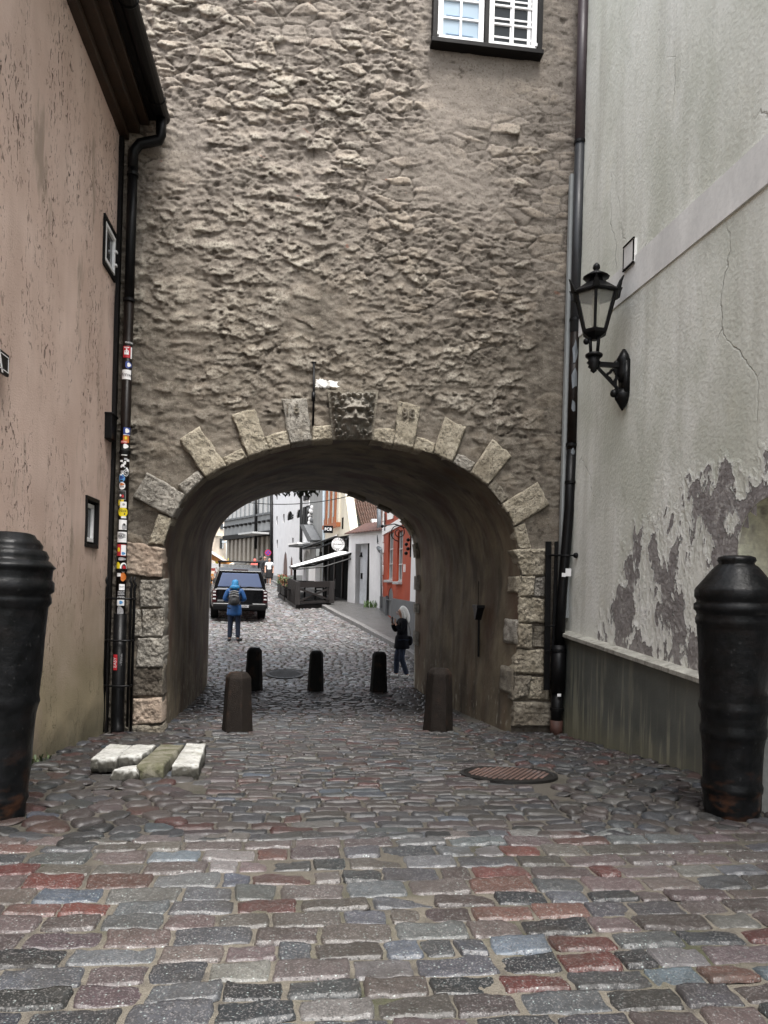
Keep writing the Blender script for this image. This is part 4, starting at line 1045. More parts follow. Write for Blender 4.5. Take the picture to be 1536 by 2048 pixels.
# ------------------------------------------------------------------ pale house on the right
pale = thing('pale_house', 'tall pale limewashed house with flaking plaster above a dark grey plinth', 'house', (XR, -4, 0))
ZB = [(u, v) for u, v in ((1135, 1265), (1404, 1351))]
pt = [onX(u, v, XR) for u, v in ZB]
sl = (pt[1].z - pt[0].z) / (pt[1].y - pt[0].y)
zpl = lambda y: pt[0].z + (y - pt[0].y) * sl * (1 if y > -6.5 else 1)
bl = [onX(u, v, XR) for u, v in ((1228, 619), (1400, 480), (1280, 505), (1536, 295))]
sb = (bl[1].z - bl[0].z) / (bl[1].y - bl[0].y); zb0 = lambda y: bl[0].z + (y - bl[0].y) * sb
# niche, far right edge
npnt = [onX(u, v, XR) for u, v in ((1477, 1108), (1478, 1060), (1490, 1025), (1512, 1000), (1536, 995))]
ny0 = npnt[0].y; nzb = npnt[0].z - .5; nzt = npnt[-1].z; nhalf = .42; nyc = ny0 - nhalf
ya = np.arange(-13.5, .08, .05); za = np.arange(0, 1.0001, .0068)
Yg, T_ = np.meshgrid(ya, za)
zlo = np.vectorize(zpl)(Yg); Zg = zlo + T_ * (16 - zlo)  # unseen upper part raised to cut sky light on the ground
def niche_in(y, z):
    r_ = np.hypot(y - nyc, np.maximum(z - (nzt - nhalf), 0) )
    return (r_ < nhalf) & (z > nzb)
ins = niche_in(Yg, Zg)
kk = ~(ins[:-1, :-1] & ins[1:, :-1] & ins[:-1, 1:] & ins[1:, 1:])
Xg = XR + .018 * (fbm(Yg * .7, Zg * .7, 3, 3) - .5) + .001 * (fbm(Yg * 4, Zg * 4, 3, 6) - .5)
Yg2 = Yg.copy(); Zg2 = Zg.copy()
for a, b in np.argwhere(ins):
    y, z = Yg[a, b], Zg[a, b]
    if z > nzt - nhalf:
        d = math.hypot(y - nyc, z - nzt + nhalf)
        if nhalf - d < .09: Yg2[a, b] = nyc + (y - nyc) / d * nhalf; Zg2[a, b] = nzt - nhalf + (z - nzt + nhalf) / d * nhalf
    elif nhalf - abs(y - nyc) < .06: Yg2[a, b] = nyc + math.copysign(nhalf, y - nyc)
gridmesh('wall', np.stack([Xg, Yg2, Zg2], -1), M_FLAKE, pale, kk)
# niche inside: curved back
na = np.linspace(0, PI, 24)
rows = []
for z in np.r_[np.linspace(nzb, nzt - nhalf, 12)]:
    rows.append([(XR - .005 + .34 * math.sin(a), nyc + nhalf * 1.01 * math.cos(a), z) for a in na])
for e in np.linspace(.1, PI / 2, 12):
    rows.append([(XR - .005 + .34 * math.sin(a) * math.cos(e), nyc + nhalf * 1.01 * math.cos(a) * math.cos(e), nzt - nhalf + nhalf * 1.01 * math.sin(e)) for a in na])
M_NICHE = mat('ochre_limewash', (.62, .62, .48), .85, .25, 5, .6, 20, dirt=(.22, .19, .18), dist=.02)
gridmesh('niche', np.array(rows), M_NICHE, pale)
# plinth
Yp, Tp = np.meshgrid(np.arange(-13.5, .08, .1), np.linspace(0, 1, 24))
zt_ = np.vectorize(zpl)(Yp); Zp = -.3 + Tp * (zt_ + .3)
gridmesh('plinth', np.stack([XR - .05 + .02 * (fbm(Yp * 1.2, Zp * 1.2, 3, 2) - .5), Yp, Zp], -1), M_PLINTH, pale)
ledge = MB().prism([(XR + .02, -13.5, zpl(-13.5) - .05), (XR - .13, -13.5, zpl(-13.5) - .05), (XR - .13, -13.5, zpl(-13.5) + .0), (XR + .02, -13.5, zpl(-13.5) + .035)], (0, 13.45, zpl(-.05) - zpl(-13.5)))
ledge.build('plinth_ledge', mat('weathered_ledge', (.33, .325, .29), .8, .35, 6, .6, 40, dirt=(.12, .11, .09)), pale, bevel=.006)
# raised string band
bw_ = bl[2].z - zb0(bl[2].y)
band = MB().prism([(XR + .02, -13.5, zb0(-13.5)), (XR - .022, -13.5, zb0(-13.5)), (XR - .022, -13.5, zb0(-13.5) + bw_), (XR + .02, -13.5, zb0(-13.5) + bw_)], (0, 13.45, zb0(-.05) - zb0(-13.5)))
band.build('string_band', mat('white_limewash', (.7, .7, .68), .8, .14, 3, .5, 30, streak=True), pale)
# inset hatch frame just above the band
hq = [onX(u, v, XR - .03) for u, v in ((1250, 497), (1270, 474), (1269, 524), (1250, 541))]
hy0, hy1 = hq[1].y, hq[0].y; hz0, hz1 = (hq[2].z + hq[3].z) / 2, (hq[0].z + hq[1].z) / 2
ht = MB().box((XR - .02, (hy0 + hy1) / 2, (hz0 + hz1) / 2), (.05, hy1 - hy0, hz1 - hz0)).build('wall_hatch', mat('hatch_paint', (.68, .68, .66), .7, .12, 5), pale, bevel=.006)
for zz_ in (hz0, hz1): MB().box((XR - .045, (hy0 + hy1) / 2, zz_), (.02, hy1 - hy0 + .02, .018)).build('hatch_edge', M_BLACKM, ht); MB().box((XR - .045, hy0, (hz0 + hz1) / 2), (.012, .016, hz1 - hz0 - .04)).build('hatch_edge', M_BLACKM, ht); MB().box((XR - .045, hy1, (hz0 + hz1) / 2), (.012, .016, hz1 - hz0 - .04)).build('hatch_edge', M_BLACKM, ht)
# body + pale corner strip next to the gate
MB().box((XR + 3.2, -6.75, 7.9), (5.6, 13.5, 16)).build('house_body', M_BACK, pale)
cs = [onY(1131, 760, -.09), onY(1152, 760, -.09)]
MB().box((XR - .06, -.1, 4.9), (.18, .07, 6.4)).build('corner_strip', mat('corner_limewash', (.27, .285, .285), .8, .12, 3, .3, 30, streak=True), pale)
# small white masonry stub beside the right cannon
w0 = onX(1527, 1392, 3.45); w1 = onY(1524, 1642, w0.y)
st_ = MB().box((w0.x + .22, w0.y - .25, (w0.z + .4) / 2), (.44, .5, w0.z - .4)).box((w0.x + .22, w0.y - .25, w0.z + .02), (.48, .54, .04))
tag(st_.build('masonry_stub', mat('stub_limewash', (.66, .67, .64), .8, .2, 4, .5, 30, dirt=(.3, .3, .26)), None, bevel=.02), 'low white plastered masonry stub at the right edge beside the cannon', 'wall stub')

# right downpipe
QY = -.2
P_ = lambda u, v: onY(u, v, QY)
rp = pipe_thing('downpipe', 'dark downpipe with peeling paint between gate and pale house, bending towards its foot', [
    ([P_(1168, -60), P_(1160, 285)], .073, M_PIPEP), ([P_(1160, 285), P_(1150, 665)], .073, M_PIPEG), ([P_(1150, 665), P_(1143, 900)], .07, M_PIPEB),
    ([P_(1143, 900), P_(1138, 1020), P_(1124, 1190), P_(1118, 1300)], .07, M_BLACK), ([P_(1118, 1290), P_(1115, 1385)], .105, M_BLACK), ([P_(1115, 1385), P_(1113, 1455)], .085, M_BLACK),
    ([P_(1113, 1440), P_(1112, 1478)], .09, mat('rusty_shoe', (.045, .016, .01), .7, .4, 9, .4, 40))],
    [(tuple(P_(1160, 285)), .073), (tuple(P_(1151, 640)), .072), (tuple(P_(1143, 890)), .071), (tuple(P_(1141, 965)), .071), (tuple(P_(1117, 1300)), .1), (tuple(P_(1114, 1418)), .09)])
mb = MB()
def flakes(lst):
    for (u, v, a, b_) in lst:
        c = P_(u, v); r = .0745; pts = []
        rr = random.Random(int(u + v)); n = 9
        for k in range(n):
            t = 2 * PI * k / n; f = rr.uniform(.6, 1.1)
            an = R(-100) + a / 1450 * 10 / r * math.cos(t) * f; pts.append((c.x + r * math.cos(an), c.y + r * math.sin(an), c.z + b_ / 1450 * 10 * math.sin(t) * f))
        MB().add([(c.x + r * math.cos(R(-100)), c.y + r * math.sin(R(-100)), c.z)] + pts, [(0, 1 + k, 1 + (k + 1) % n) for k in range(n)]).build('bare_zinc_patch', M_ZINC, rp, fix=False)
flakes([(1148, 708, 6, 26), (1147, 760, 7, 22), (1145, 815, 5, 14), (1144, 905, 5, 9)])
for (u, v, w_, h_) in ((1131, 1145, 12, 16), (1122, 1150, 8, 8), (1113, 1388, 8, 6)):
    c = P_(u, v); MB().box(c + Vector((0, -.108, 0)), (w_ / 145, .006, h_ / 145)).build('sticker', M_LETW, rp, bevel=.002)
# pair of black flat bars beside it with clamps
gd = thing('pipe_guard', 'pair of tall black iron bars clamped beside the bent downpipe by the arch', 'pipe guard', P_(1095, 1400))
for u0, u1, w_, v0, v1 in ((1097, 1093, .085, 1083, 1380), (1113, 1107, .05, 1083, 1300)):
    a = onY(u0, v0, -.16); b = onY(u1, v1, -.16); MB().bar(a, b, w_, .03).build('bar', M_BLACK, gd, bevel=.004)
for v in (1110, 1252, 1302):
    a = onY(1092, v, -.19); b = onY(1130, v, -.19); MB().bar(a, b, .022).build('clamp', M_BLACK, gd, bevel=.004)
a = onY(1100, 1111, -.19); b = Vector((XR + .0, -.4, onY(1160, 1111, -.4).z))
MB().tube([a, b], .012, 6).ball(b + Vector((-.02, 0, 0)), .04).build('tie_rod', M_BLACK, gd, True)

# ------------------------------------------------------------------ wall lantern
LY = YC + 8.38
lx = 3.47; lz = lambda v: onY(1190, v, LY).z
lan = thing('wall_lantern', 'black cast iron hexagonal wall lantern on an ornate bracket on the pale house', 'wall lantern', (XR, LY, lz(755)))
kpx = 8.72 / 1450
xat = lambda u, v: onY(u, v, LY).x
cxl = xat(1190, 640)
lx = cxl
rb, rt = .135, .255
zb_, zt2 = lz(664), lz(590)
ph = R(8)
hexp = lambda r, z: [Vector((lx + r * math.cos(ph + k * PI / 3), LY + r * math.sin(ph + k * PI / 3), z)) for k in range(6)]
Hb, Ht = hexp(rb, zb_), hexp(rt, zt2)
mb = MB()
for k in range(6):
    mb.bar(Hb[k], Ht[k], .034, .03, up=(Hb[k] - Vector((lx, LY, zb_)))); mb.bar(Hb[k], Hb[(k + 1) % 6], .03); mb.bar(Ht[k], Ht[(k + 1) % 6], .045)
lf = mb.build('lantern_frame', M_BLACK, lan, bevel=.004)
def m_lglass():
    t = NT('lantern_glass')
    return t.out((.8, .8, .74), .12, t.bump(t.noise(30, 3), .4, .01), **{'Transmission Weight': .82, 'IOR': 1.1, 'Alpha': .82})
M_LG = m_lglass()
for k in range(6):
    q = [Hb[k], Hb[(k + 1) % 6], Ht[(k + 1) % 6], Ht[k]]; c_ = sum(q, Vector()) / 4
    q = [p + (c_ - p) * .04 for p in q]; nrm = (q[1] - q[0]).cross(q[3] - q[0]).normalized()
    MB().prism(q, nrm * .004).build('pane', M_LG, lan)
zr = lz(588)
MB().lathe([(.30, zr - .03), (.305, zr), (.27, zr + .02), (.24, zr + .04), (.13, zr + .125), (.095, zr + .13), (.085, zr + .19), (.085, zr + .2)], (lx, LY, 0), 6, ph).build('roof', M_BLACK, lan, bevel=.006)
MB().lathe([(.15, zr + .19), (.16, zr + .20), (.05, zr + .27), (.03, zr + .275), (.028, zr + .29), (.045, zr + .31), (.04, zr + .345), (.012, zr + .375), (.0, zr + .38)], (lx, LY, 0), 12).build('finial', M_BLACK, lan, True)
for k in range(6):
    p = hexp(.30, zr - .02)[k]; d = (p - Vector((lx, LY, zr - .02))).normalized()
    t_ = d.cross(Vector((0, 0, 1)))
    MB().prism([p - t_ * .045 - d * .02, p + t_ * .045 - d * .02, p + t_ * .02 + d * .01 + Vector((0, 0, .09)), p + d * .045 + Vector((0, 0, .15)), p - t_ * .02 + d * .01 + Vector((0, 0, .09))], d * .022).build('corner_leaf', M_BLACK, lan)
MB().lathe([(.16, zb_ - .0), (.15, zb_ - .03), (.06, zb_ - .085), (.05, zb_ - .1)], (lx, LY, 0), 6, ph).build('base_plate', M_BLACK, lan, bevel=.004)
MB().lathe([(.03, zt2 - .02), (.045, zt2 - .1), (.05, zt2 - .14), (.04, zt2 - .2), (.032, zt2 - .3), (.03, zt2 - .36), (.0, zt2 - .38)], (lx, LY, 0), 14).build('bulb', mat('opal_bulb', (.75, .74, .68), .25, .05), lan, True)
zs_ = lz(740)
st2 = MB()
for k in range(4):
    a = k * PI / 2 + .3; st2.tube([(lx + .07 * math.cos(a), LY + .07 * math.sin(a), zb_ - .07), (lx + .055 * math.cos(a), LY + .055 * math.sin(a), zb_ - .26)], .017, 8)
st2.lathe([(.10, zb_ - .30), (.105, zb_ - .275), (.085, zb_ - .26), (.06, zb_ - .25), (.03, zb_ - .25)][::-1], (lx, LY, 0), 14)
st2.lathe([(.085, zb_ - .30), (.065, zb_ - .345), (.085, zb_ - .37), (.055, zb_ - .40), (.07, zb_ - .42), (.035, zb_ - .45), (.04, zb_ - .47), (.0, zb_ - .5)][::-1], (lx, LY, 0), 14)
st2.ball((lx - .1, LY, zb_ - .12), .04, 8, 6).build('stem', M_BLACK, lan, True)
za_ = zb_ - .385
brk = MB().bar((lx, LY, za_), (XR, LY, za_), .05, .055).bar((lx + .05, LY, za_ - .04), (XR - .06, LY, za_ - .33), .03).bar((XR - .14, LY, za_ - .0), (XR - .14, LY, za_ - .34), .02)
for k in range(5): brk.ball((lx + .28 + k * .035, LY, za_ + .03 + .012 * k), .03 + .004 * k, 8, 6)
brk.build('arm', M_BLACK, lan)
bp_ = MB().box((XR - .035, LY, za_ - .15), (.07, .17, .42)).lathe([(.05, -.2), (.09, -.1), (.07, 0), (.095, .06), (.06, .13), (.02, .2)], (XR - .05, LY, za_ - .0), 10).lathe([(.01, -.2), (.05, -.13), (.085, -.07), (.1, -.02), (.07, .05)], (XR - .05, LY, za_ - .34), 10)
bp_.ball((XR - .16, LY, za_ - .34), .05, 8, 6).ball((XR - .1, LY, za_ - .39), .05, 8, 6).build('wall_plate', M_BLACK, lan, True)
qf = MB()
for k in range(4):
    a = k * PI / 2; cx_, cz2 = lx + .245 + .035 * math.cos(a), za_ - .135 + .035 * math.sin(a)
for k in range(20):
    a0, a1 = 2 * PI * k / 20, 2 * PI * (k + 1) / 20
    rq = lambda a: .066 + .016 * math.cos(4 * a)
    qf.bar((lx + .245 + rq(a0) * math.cos(a0), LY, za_ - .13 + rq(a0) * math.sin(a0)), (lx + .245 + rq(a1) * math.cos(a1), LY, za_ - .13 + rq(a1) * math.sin(a1)), .034, .03)
qf.build('quatrefoil', M_BLACK, lan)
# ------------------------------------------------------------------ old cannons set upright in the ground
def cannon(loc, label, tilt=(0, 0), seed=0, prof_kind=0):
    x, y = loc; zg = gz(y)
    if prof_kind == 0:
        pr_ = [(.178, -.1), (.182, .02), (.19, .05), (.192, .16), (.205, .19), (.208, .225), (.197, .25), (.205, .5), (.214, .57), (.225, .59), (.225, .63), (.216, .66), (.222, .74), (.236, .77), (.236, .80), (.226, .83), (.246, 1.2), (.258, 1.37), (.268, 1.39), (.268, 1.42), (.258, 1.45), (.264, 1.47), (.28, 1.485), (.28, 1.525), (.262, 1.54), (.262, 1.555), (.276, 1.575), (.278, 1.625), (.268, 1.645), (.23, 1.69), (.18, 1.755), (.145, 1.80), (.122, 1.815), (.118, 1.825), (.130, 1.845), (.122, 1.868), (.09, 1.88), (.0, 1.885)]
    else:
        pr_ = [(.15, -.1), (.16, .02), (.165, .1), (.178, .13), (.172, .18), (.19, .4), (.2, .7), (.212, .76), (.222, .79), (.216, .83), (.226, 1.0), (.25, 1.44), (.27, 1.47), (.27, 1.5), (.262, 1.53), (.285, 1.55), (.285, 1.61), (.268, 1.63), (.272, 1.7), (.29, 1.715), (.27, 1.735), (.25, 1.76), (.238, 1.765), (.245, 1.79), (.225, 1.83), (.2, 1.838), (.205, 1.865), (.18, 1.905), (.165, 1.912), (.15, 1.94), (.12, 1.95), (.0, 1.955)]
        pr_ = [(a, b * .965) for a, b in pr_]
    # denser profile, then roughen the casting
    d = []
    for (r0, z0), (r1, z1) in zip(pr_, pr_[1:]):
        n = max(1, int(math.hypot(r1 - r0, z1 - z0) / .02))
        d += [(r0 + (r1 - r0) * k / n, z0 + (z1 - z0) * k / n) for k in range(n)]
    d.append(pr_[-1]); N = 96
    ang = np.linspace(0, 2 * PI, N, endpoint=False)
    rr = np.array([p[0] for p in d])[:, None]; zz_ = np.array([p[1] for p in d])[:, None] + 0 * ang[None]
    n = fbm(np.cos(ang)[None] * 2 + zz_ * 3 + 9 + seed, np.sin(ang)[None] * 2 + zz_ * 6 + 9, 4, seed) - .5
    n2 = fbm(np.cos(ang)[None] * 7 + 19 + zz_ * 2, np.sin(ang)[None] * 7 + zz_ * 9 + 9, 3, seed + 3) - .5
    r = rr * (1 + .010 * n) + (.005 * n2 + .005 * n) * (rr > .02)
    P = np.stack([r * np.cos(ang), r * np.sin(ang), zz_], -1)
    P = np.concatenate([P, P[:, :1]], 1)
    o = gridmesh('cannon', P, M_IRON, None)
    o.location = (x, y, zg); o.rotation_euler = (tilt[0], tilt[1], R(40 * seed))
    return tag(o, label, 'cannon', 'old cannons set upright as bollards')
px, py = plan(1474, 4.93, 1200); cannon((px, py), 'black iron cannon standing upright before the flaking pale wall, with a conical top', (0, R(-1.0)), 1)
px, py = plan(10, 5.05, 1148); cannon((px, py), 'black iron cannon standing upright before the pink wall, with a rusty foot', (0, R(1.4)), 2, 1)
# ------------------------------------------------------------------ granite bollards
def m_boll(name, c):
    t = NT(name)
    k = t.mix(t.ramp(t.noise(8, 5), (.35, 0), (.65, 1)), c, tuple(x * 1.7 for x in c))
    k = t.mix(t.ramp(t.vor(150), (.15, .7), (.4, 0)), k, tuple(min(1, x * 2.6) for x in c))
    k = t.mix(t.ramp(t.noise(4, 5, t.pos(1, 1, .7, (2, 2, 2))), (.55, 0), (.7, .6)), k, (.06, .032, .02))
    return t.out(k, .8, t.bump(t.noise(70, 5), .9, .012), **{'Specular IOR Level': .2})
M_BOLL = m_boll('rough_granite', (.009, .0066, .0052)); M_BOLLD = m_boll('dark_granite', (.003, .0028, .0026))
def bollard(u, vb, vt, wpx, Yd, label, m, n=8, group='stone bollards in the gateway', flat=False):
    p = onY(u, vb, YC + Yd); zg = gz(p.y); k = (CF.dot(Vector((p.x, p.y, EYE)) - CP)) / F
    h = (vb - vt) * k; w_ = wpx * k / 2 / math.cos(PI / n)
    prof = [(w_, -.1), (w_ * .99, 0), (w_ * .80, h * .91), (w_ * .77, h * .93), (w_ * .55, h), (0, h + .004)]
    d = []
    for (r0, z0), (r1, z1) in zip(prof, prof[1:]):
        q = max(1, int(math.hypot(r1 - r0, z1 - z0) / .03)); d += [(r0 + (r1 - r0) * i / q, z0 + (z1 - z0) * i / q) for i in range(q)]
    d.append(prof[-1]); N = 64
    ang = np.linspace(0, 2 * PI, N, endpoint=False)
    if n == 64: pf = np.ones(N)
    else:
        s_ = (ang + PI / n) % (2 * PI / n) - PI / n; pf = math.cos(PI / n) / np.cos(s_)
    rr = np.array([q[0] for q in d])[:, None] * pf[None]; zz_ = np.array([q[1] for q in d])[:, None] + 0 * ang[None]
    nn = fbm(np.cos(ang)[None] * 3 + 5 + u * .1 + zz_ * 2, np.sin(ang)[None] * 3 + zz_ * 5 + 9, 4, int(u) % 9) - .5
    rr = rr + .012 * nn * (rr > .02)
    P = np.stack([rr * np.cos(ang + R(20)), rr * np.sin(ang + R(20)), zz_], -1); P = np.concatenate([P, P[:, :1]], 1)
    o = gridmesh('bollard', P, m, None); o.location = (p.x, p.y, zg)
    return tag(o, label, 'bollard', group)
bollard(474, 1463, 1345, 56, 10.25, 'brownish faceted granite bollard nearest the left side of the arch mouth', M_BOLL, 6)
bollard(876, 1457, 1332, 54, 10.4, 'rough grey faceted granite bollard nearest the right side of the arch mouth', M_BOLL, 6)
bollard(507, 1380, 1295, 34, 15.35, 'dark bollard at the far end of the passage, partly behind the brownish granite one', M_BOLLD, 8)
bollard(631, 1380, 1300, 31, 15.35, 'dark bollard at the far end of the passage, middle of the three', M_BOLLD, 8)
bollard(757, 1382, 1302, 33, 15.3, 'dark bollard at the far end of the passage, closest to the white-haired woman', M_BOLLD, 8)
# ------------------------------------------------------------------ stone slabs on the paving
def m_slab():
    t = NT('slab_stone')
    nz = t.xyz(nd(t.t, 'ShaderNodeNewGeometry').outputs['Normal'])[2]
    c = t.mix(t.ramp(t.noise(6, 6), (.35, 0), (.65, 1)), (.3, .3, .285), (.5, .5, .475))
    c = t.mix(t.ramp(t.noise(28, 5), (.5, 0), (.68, .7)), c, (.12, .115, .095))
    c = t.mix(t.ramp(t.noise(5, 5, t.pos(1, 1, 1, (3, 0, 1))), (.52, 0), (.7, .7)), c, (.16, .16, .11))
    c = t.mix(t.ramp(t.math('ADD', nz, t.math('MULTIPLY', t.noise(18, 5), .5)), (.5, .93), (1.05, 0)), c, (.03, .027, .018))
    return t.out(c, .85, t.bump(t.noise(40, 6, None, .7), .9, .015))
M_SLAB = m_slab(); M_SLABM = NT('mossy_slab')
t = M_SLABM; c = t.mix(t.ramp(t.noise(6, 5), (.4, 0), (.65, 1)), (.16, .15, .115), (.05, .05, .02)); c = t.mix(t.ramp(t.noise(30, 5), (.5, 0), (.7, .7)), c, (.07, .07, .035)); M_SLABM = t.out(c, .85, t.bump(t.noise(40, 6), .8, .015))
def slab(name, q, th, m, label, seed, z=None, nz=.012):
    """q: photo points of the top face: back-left, back-right, front-right, front-left"""
    top = []
    for u, v in q:
        p = None; zt0 = .2
        for _ in range(12):
            d = ray(u, v); p = CP + d * ((zt0 - EYE) / d.z); zt0 = gz(p.y) + th + (z or 0) + .02
        top.append(p)
    n = 22; a, b = np.meshgrid(np.linspace(0, 1, n), np.linspace(0, 1, n))
    W_ = [(1 - a) * (1 - b), a * (1 - b), a * b, (1 - a) * b]
    P = sum(np.array(p)[None, None] * w_[..., None] for w_, p in zip(W_, top))
    lev = []
    for f, ins_ in ((0, .045), (0.0, .012), (.12, 0), (.5, 0), (.9, .0), (1.05, .02)):
        lev.append((f, ins_))
    cpt = P.mean((0, 1))
    x, y = P[..., 0], P[..., 1]
    P[..., 2] += (fbm(x * 14 + seed, y * 14, 4, seed) - .5) * nz * 1.6
    ed = np.minimum(np.minimum(a, 1 - a), np.minimum(b, 1 - b)); P[..., 2] -= .012 * np.clip(1 - ed / .06, 0, 1) ** 2
    ring = np.concatenate([P[0, :-1], P[:-1, -1], P[-1, :0:-1], P[:0:-1, 0]]); M = len(ring)
    V = [P.reshape(-1, 3)]; ns = 7
    for k in range(1, ns + 1):
        r_ = ring.copy(); f = k / ns; r_[:, 2] -= th * f + .02 * f
        j = (fbm(np.arange(M) * .45 + 20, np.full(M, k * .6 + seed), 3, seed) - .5) * .035
        dirv = r_[:, :2] - cpt[:2]; dirv /= np.linalg.norm(dirv, axis=1)[:, None]; r_[:, :2] += dirv * (j + .02 * math.sin(PI * f))[:, None]
        V.append(r_)
    idx = np.arange(n * n).reshape(n, n); Q = [np.stack([idx[:-1, :-1], idx[:-1, 1:], idx[1:, 1:], idx[1:, :-1]], -1).reshape(-1, 4)]
    ri = np.concatenate([idx[0, :-1], idx[:-1, -1], idx[-1, :0:-1], idx[:0:-1, 0]]); k = np.arange(M)
    prev = ri
    for i in range(ns):
        cur = n * n + i * M + k; Q.append(np.stack([prev, cur, cur[(k + 1) % M], prev[(k + 1) % M]], -1)); prev = cur
    o = npmesh(name, np.concatenate(V), np.concatenate(Q), m, None, True)
    return tag(o, label, 'stone slab', 'stone slabs lying in front of the left pier')
ZS = lambda q: zq(q, 5.908, 170, 1460)
slab('stone_slab', ZS([(295, 155), (562, 172), (372, 330), (75, 322)]), .095, M_SLAB, 'pale broken slab with a bent iron hook, farthest left of the row', 3, .04)
slab('stone_slab', ZS([(575, 170), (840, 170), (668, 292), (408, 292)]), .095, M_SLAB, 'short pale grey slab lying between the hooked slab and the mossy slab', 4, .05)
slab('stone_slab', ZS([(900, 160), (1168, 165), (925, 408), (610, 400)]), .11, M_SLABM, 'long slab with green moss on its top', 5)
slab('stone_slab', ZS([(1200, 148), (1432, 148), (1345, 402), (1030, 400)]), .11, M_SLAB, 'thick clean white slab, farthest right of the row', 6)
slab('stone_slab', ZS([(420, 430), (620, 410), (610, 460), (330, 470)]), .09, M_SLAB, 'thin broken slab on the ground in front, half under its neighbours', 7)
hk = None
d = ray(241, 1502); p = CP + d * ((.36 - EYE) / d.z)
tag(MB().tube([p + Vector((-.01, 0, -.1)), p + Vector((0, 0, .0)), p + Vector((.015, 0, .025)), p + Vector((.03, 0, .0)), p + Vector((.035, 0, -.04))], .006, 6).build('iron_hook', M_BLACK, None, True), 'small bent iron hook sticking up from the pale broken slab', 'hook')
# ------------------------------------------------------------------ manhole covers
def manhole(x, y, r, label, m, mf, slope_n=None):
    z = gz(y); e = .15; nrm = Vector((0, -(gz(y + e) - gz(y - e)) / (2 * e), 1)).normalized()
    t = thing('manhole_cover', label, 'manhole cover', (x, y, z), 'manhole covers')
    M = nrm.to_track_quat('Z', 'Y').to_matrix().to_4x4(); M.translation = (x, y, z + .012)
    f = MB().lathe([(r, -.05), (r * 1.11, -.05), (r * 1.11, .008), (r * 1.06, .014), (r * 1.02, .016), (r, .008)], n=56); f.v = [tuple(M @ Vector(p)) for p in f.v]
    f.build('frame', mf, t, False, 0)
    b = MB().lathe([(r * .99, -.04), (r * .985, .002), (r * .97, .004)], n=56); b.v = [tuple(M @ Vector(p)) for p in b.v]; b.build('cover', mf, t)
    g = MB(); s_ = r / 8.5; i = 0
    for ix in range(-9, 10):
        for iy in range(-11, 12):
            X_, Y_ = (ix + .5 * (iy % 2)) * s_ * 1.15, iy * s_ * .95
            if math.hypot(X_, Y_) < r * .9: g.box(M @ Vector((X_, Y_, .009)), (s_ * .62, s_ * .52, .016), mtx=M @ Matrix.Translation((X_, Y_, .008)))
    g.build('tread', m, t, bevel=.003)
    return t
M_RUSTY = mat('rusty_tread', (.10, .058, .046), .5, .4, 2.5, .4, 50, dirt=(.11, .098, .098)); M_CAST = mat('dark_cast_iron', (.004, .0035, .003), .5, .3, 8, .3, 40)
manhole(MANH[0], MANH[1], .40, 'rusty brick-patterned round manhole cover in the foreground cobbles', M_RUSTY, M_CAST)
manhole(FMH[0] + .0, FMH[1], .40, 'dark round manhole cover in the wet street just beyond the bollards', M_CAST, M_CAST)
# weeds at the foot of the pink wall
mb = MB(); rw = random.Random(3)
for k in range(90):
    x = XL + rw.uniform(.06, .14); y = rw.uniform(-4.6, -2.6) ; z = gz(y); a = rw.uniform(0, 6.28); h = rw.uniform(.02, .07)
    p = Vector((x, y, z)); d = Vector((math.cos(a), math.sin(a), 0)); n_ = Vector((-d.y, d.x, 0))
    mb.add([p - n_ * .006, p + n_ * .006, p + d * h * .6 + Vector((0, 0, h)) + n_ * .01, p + d * h * .6 + Vector((0, 0, h)) - n_ * .01], [(0, 1, 2, 3)])
M_LEAF = mat('leaf_green', (.055, .085, .025), .6, .4, 20)
tag(mb.build('weeds', M_LEAF, None, fix=False), kind='stuff')
# ------------------------------------------------------------------ the street beyond
M_WLIME = mat('street_white_limewash', (.70, .70, .71), .8, .06, 2.5, .4, 14, dirt=(.62, .62, .63), dist=.02)
M_REDW = mat('red_orange_render', (.35, .045, .009), .8, .12, 2, .4, 25, streak=True)
M_GREYW = mat('grey_render', (.27, .275, .27), .8, .15, 2, .3, 30, streak=True)
M_GREYD = mat('dark_grey_base', (.115, .12, .125), .7, .2, 4, .4, 30)
M_CREAM = mat('cream_render', (.60, .56, .46), .8, .12, 2, .4, 20, streak=True)
M_CONC = mat('office_concrete', (.23, .235, .235), .75, .1, 2, .3, 30, streak=True)
M_FIN = mat('office_fin', (.44, .44, .43), .7, .08, 3, .2, 30)
M_TAN = mat('tan_stone', (.26, .23, .19), .7, .15, 4, .3, 30)
M_BROWN = mat('brown_door_wood', (.10, .038, .02), .5, .35, 12, .4, 40, streak=True)
M_ORANGE = mat('orange_brown_shutter', (.30, .095, .03), .6, .2, 6, .3, 30)
M_TILE = mat('clay_tile', (.10, .055, .04), .75, .45, 7, .5, 40, dirt=(.05, .05, .04))
M_COPING = mat('coping_tile', (.075, .032, .024), .7, .4, 8, .4, 40)
M_DWOOD = mat('charcoal_brown_wood', (.014, .0115, .011), .6, .25, 9, .3, 40, streak=True)
M_AWN = mat('white_awning_cloth', (.82, .82, .82), .7, .05, 3, .2, 60)
M_DARK = mat('dark_interior', (.002, .002, .002), .8, .3, 3, spec=.08)
M_WALLG = mat('mossy_gable', (.15, .16, .135), .85, .35, 1.2, .4, 15, dirt=(.05, .05, .045))

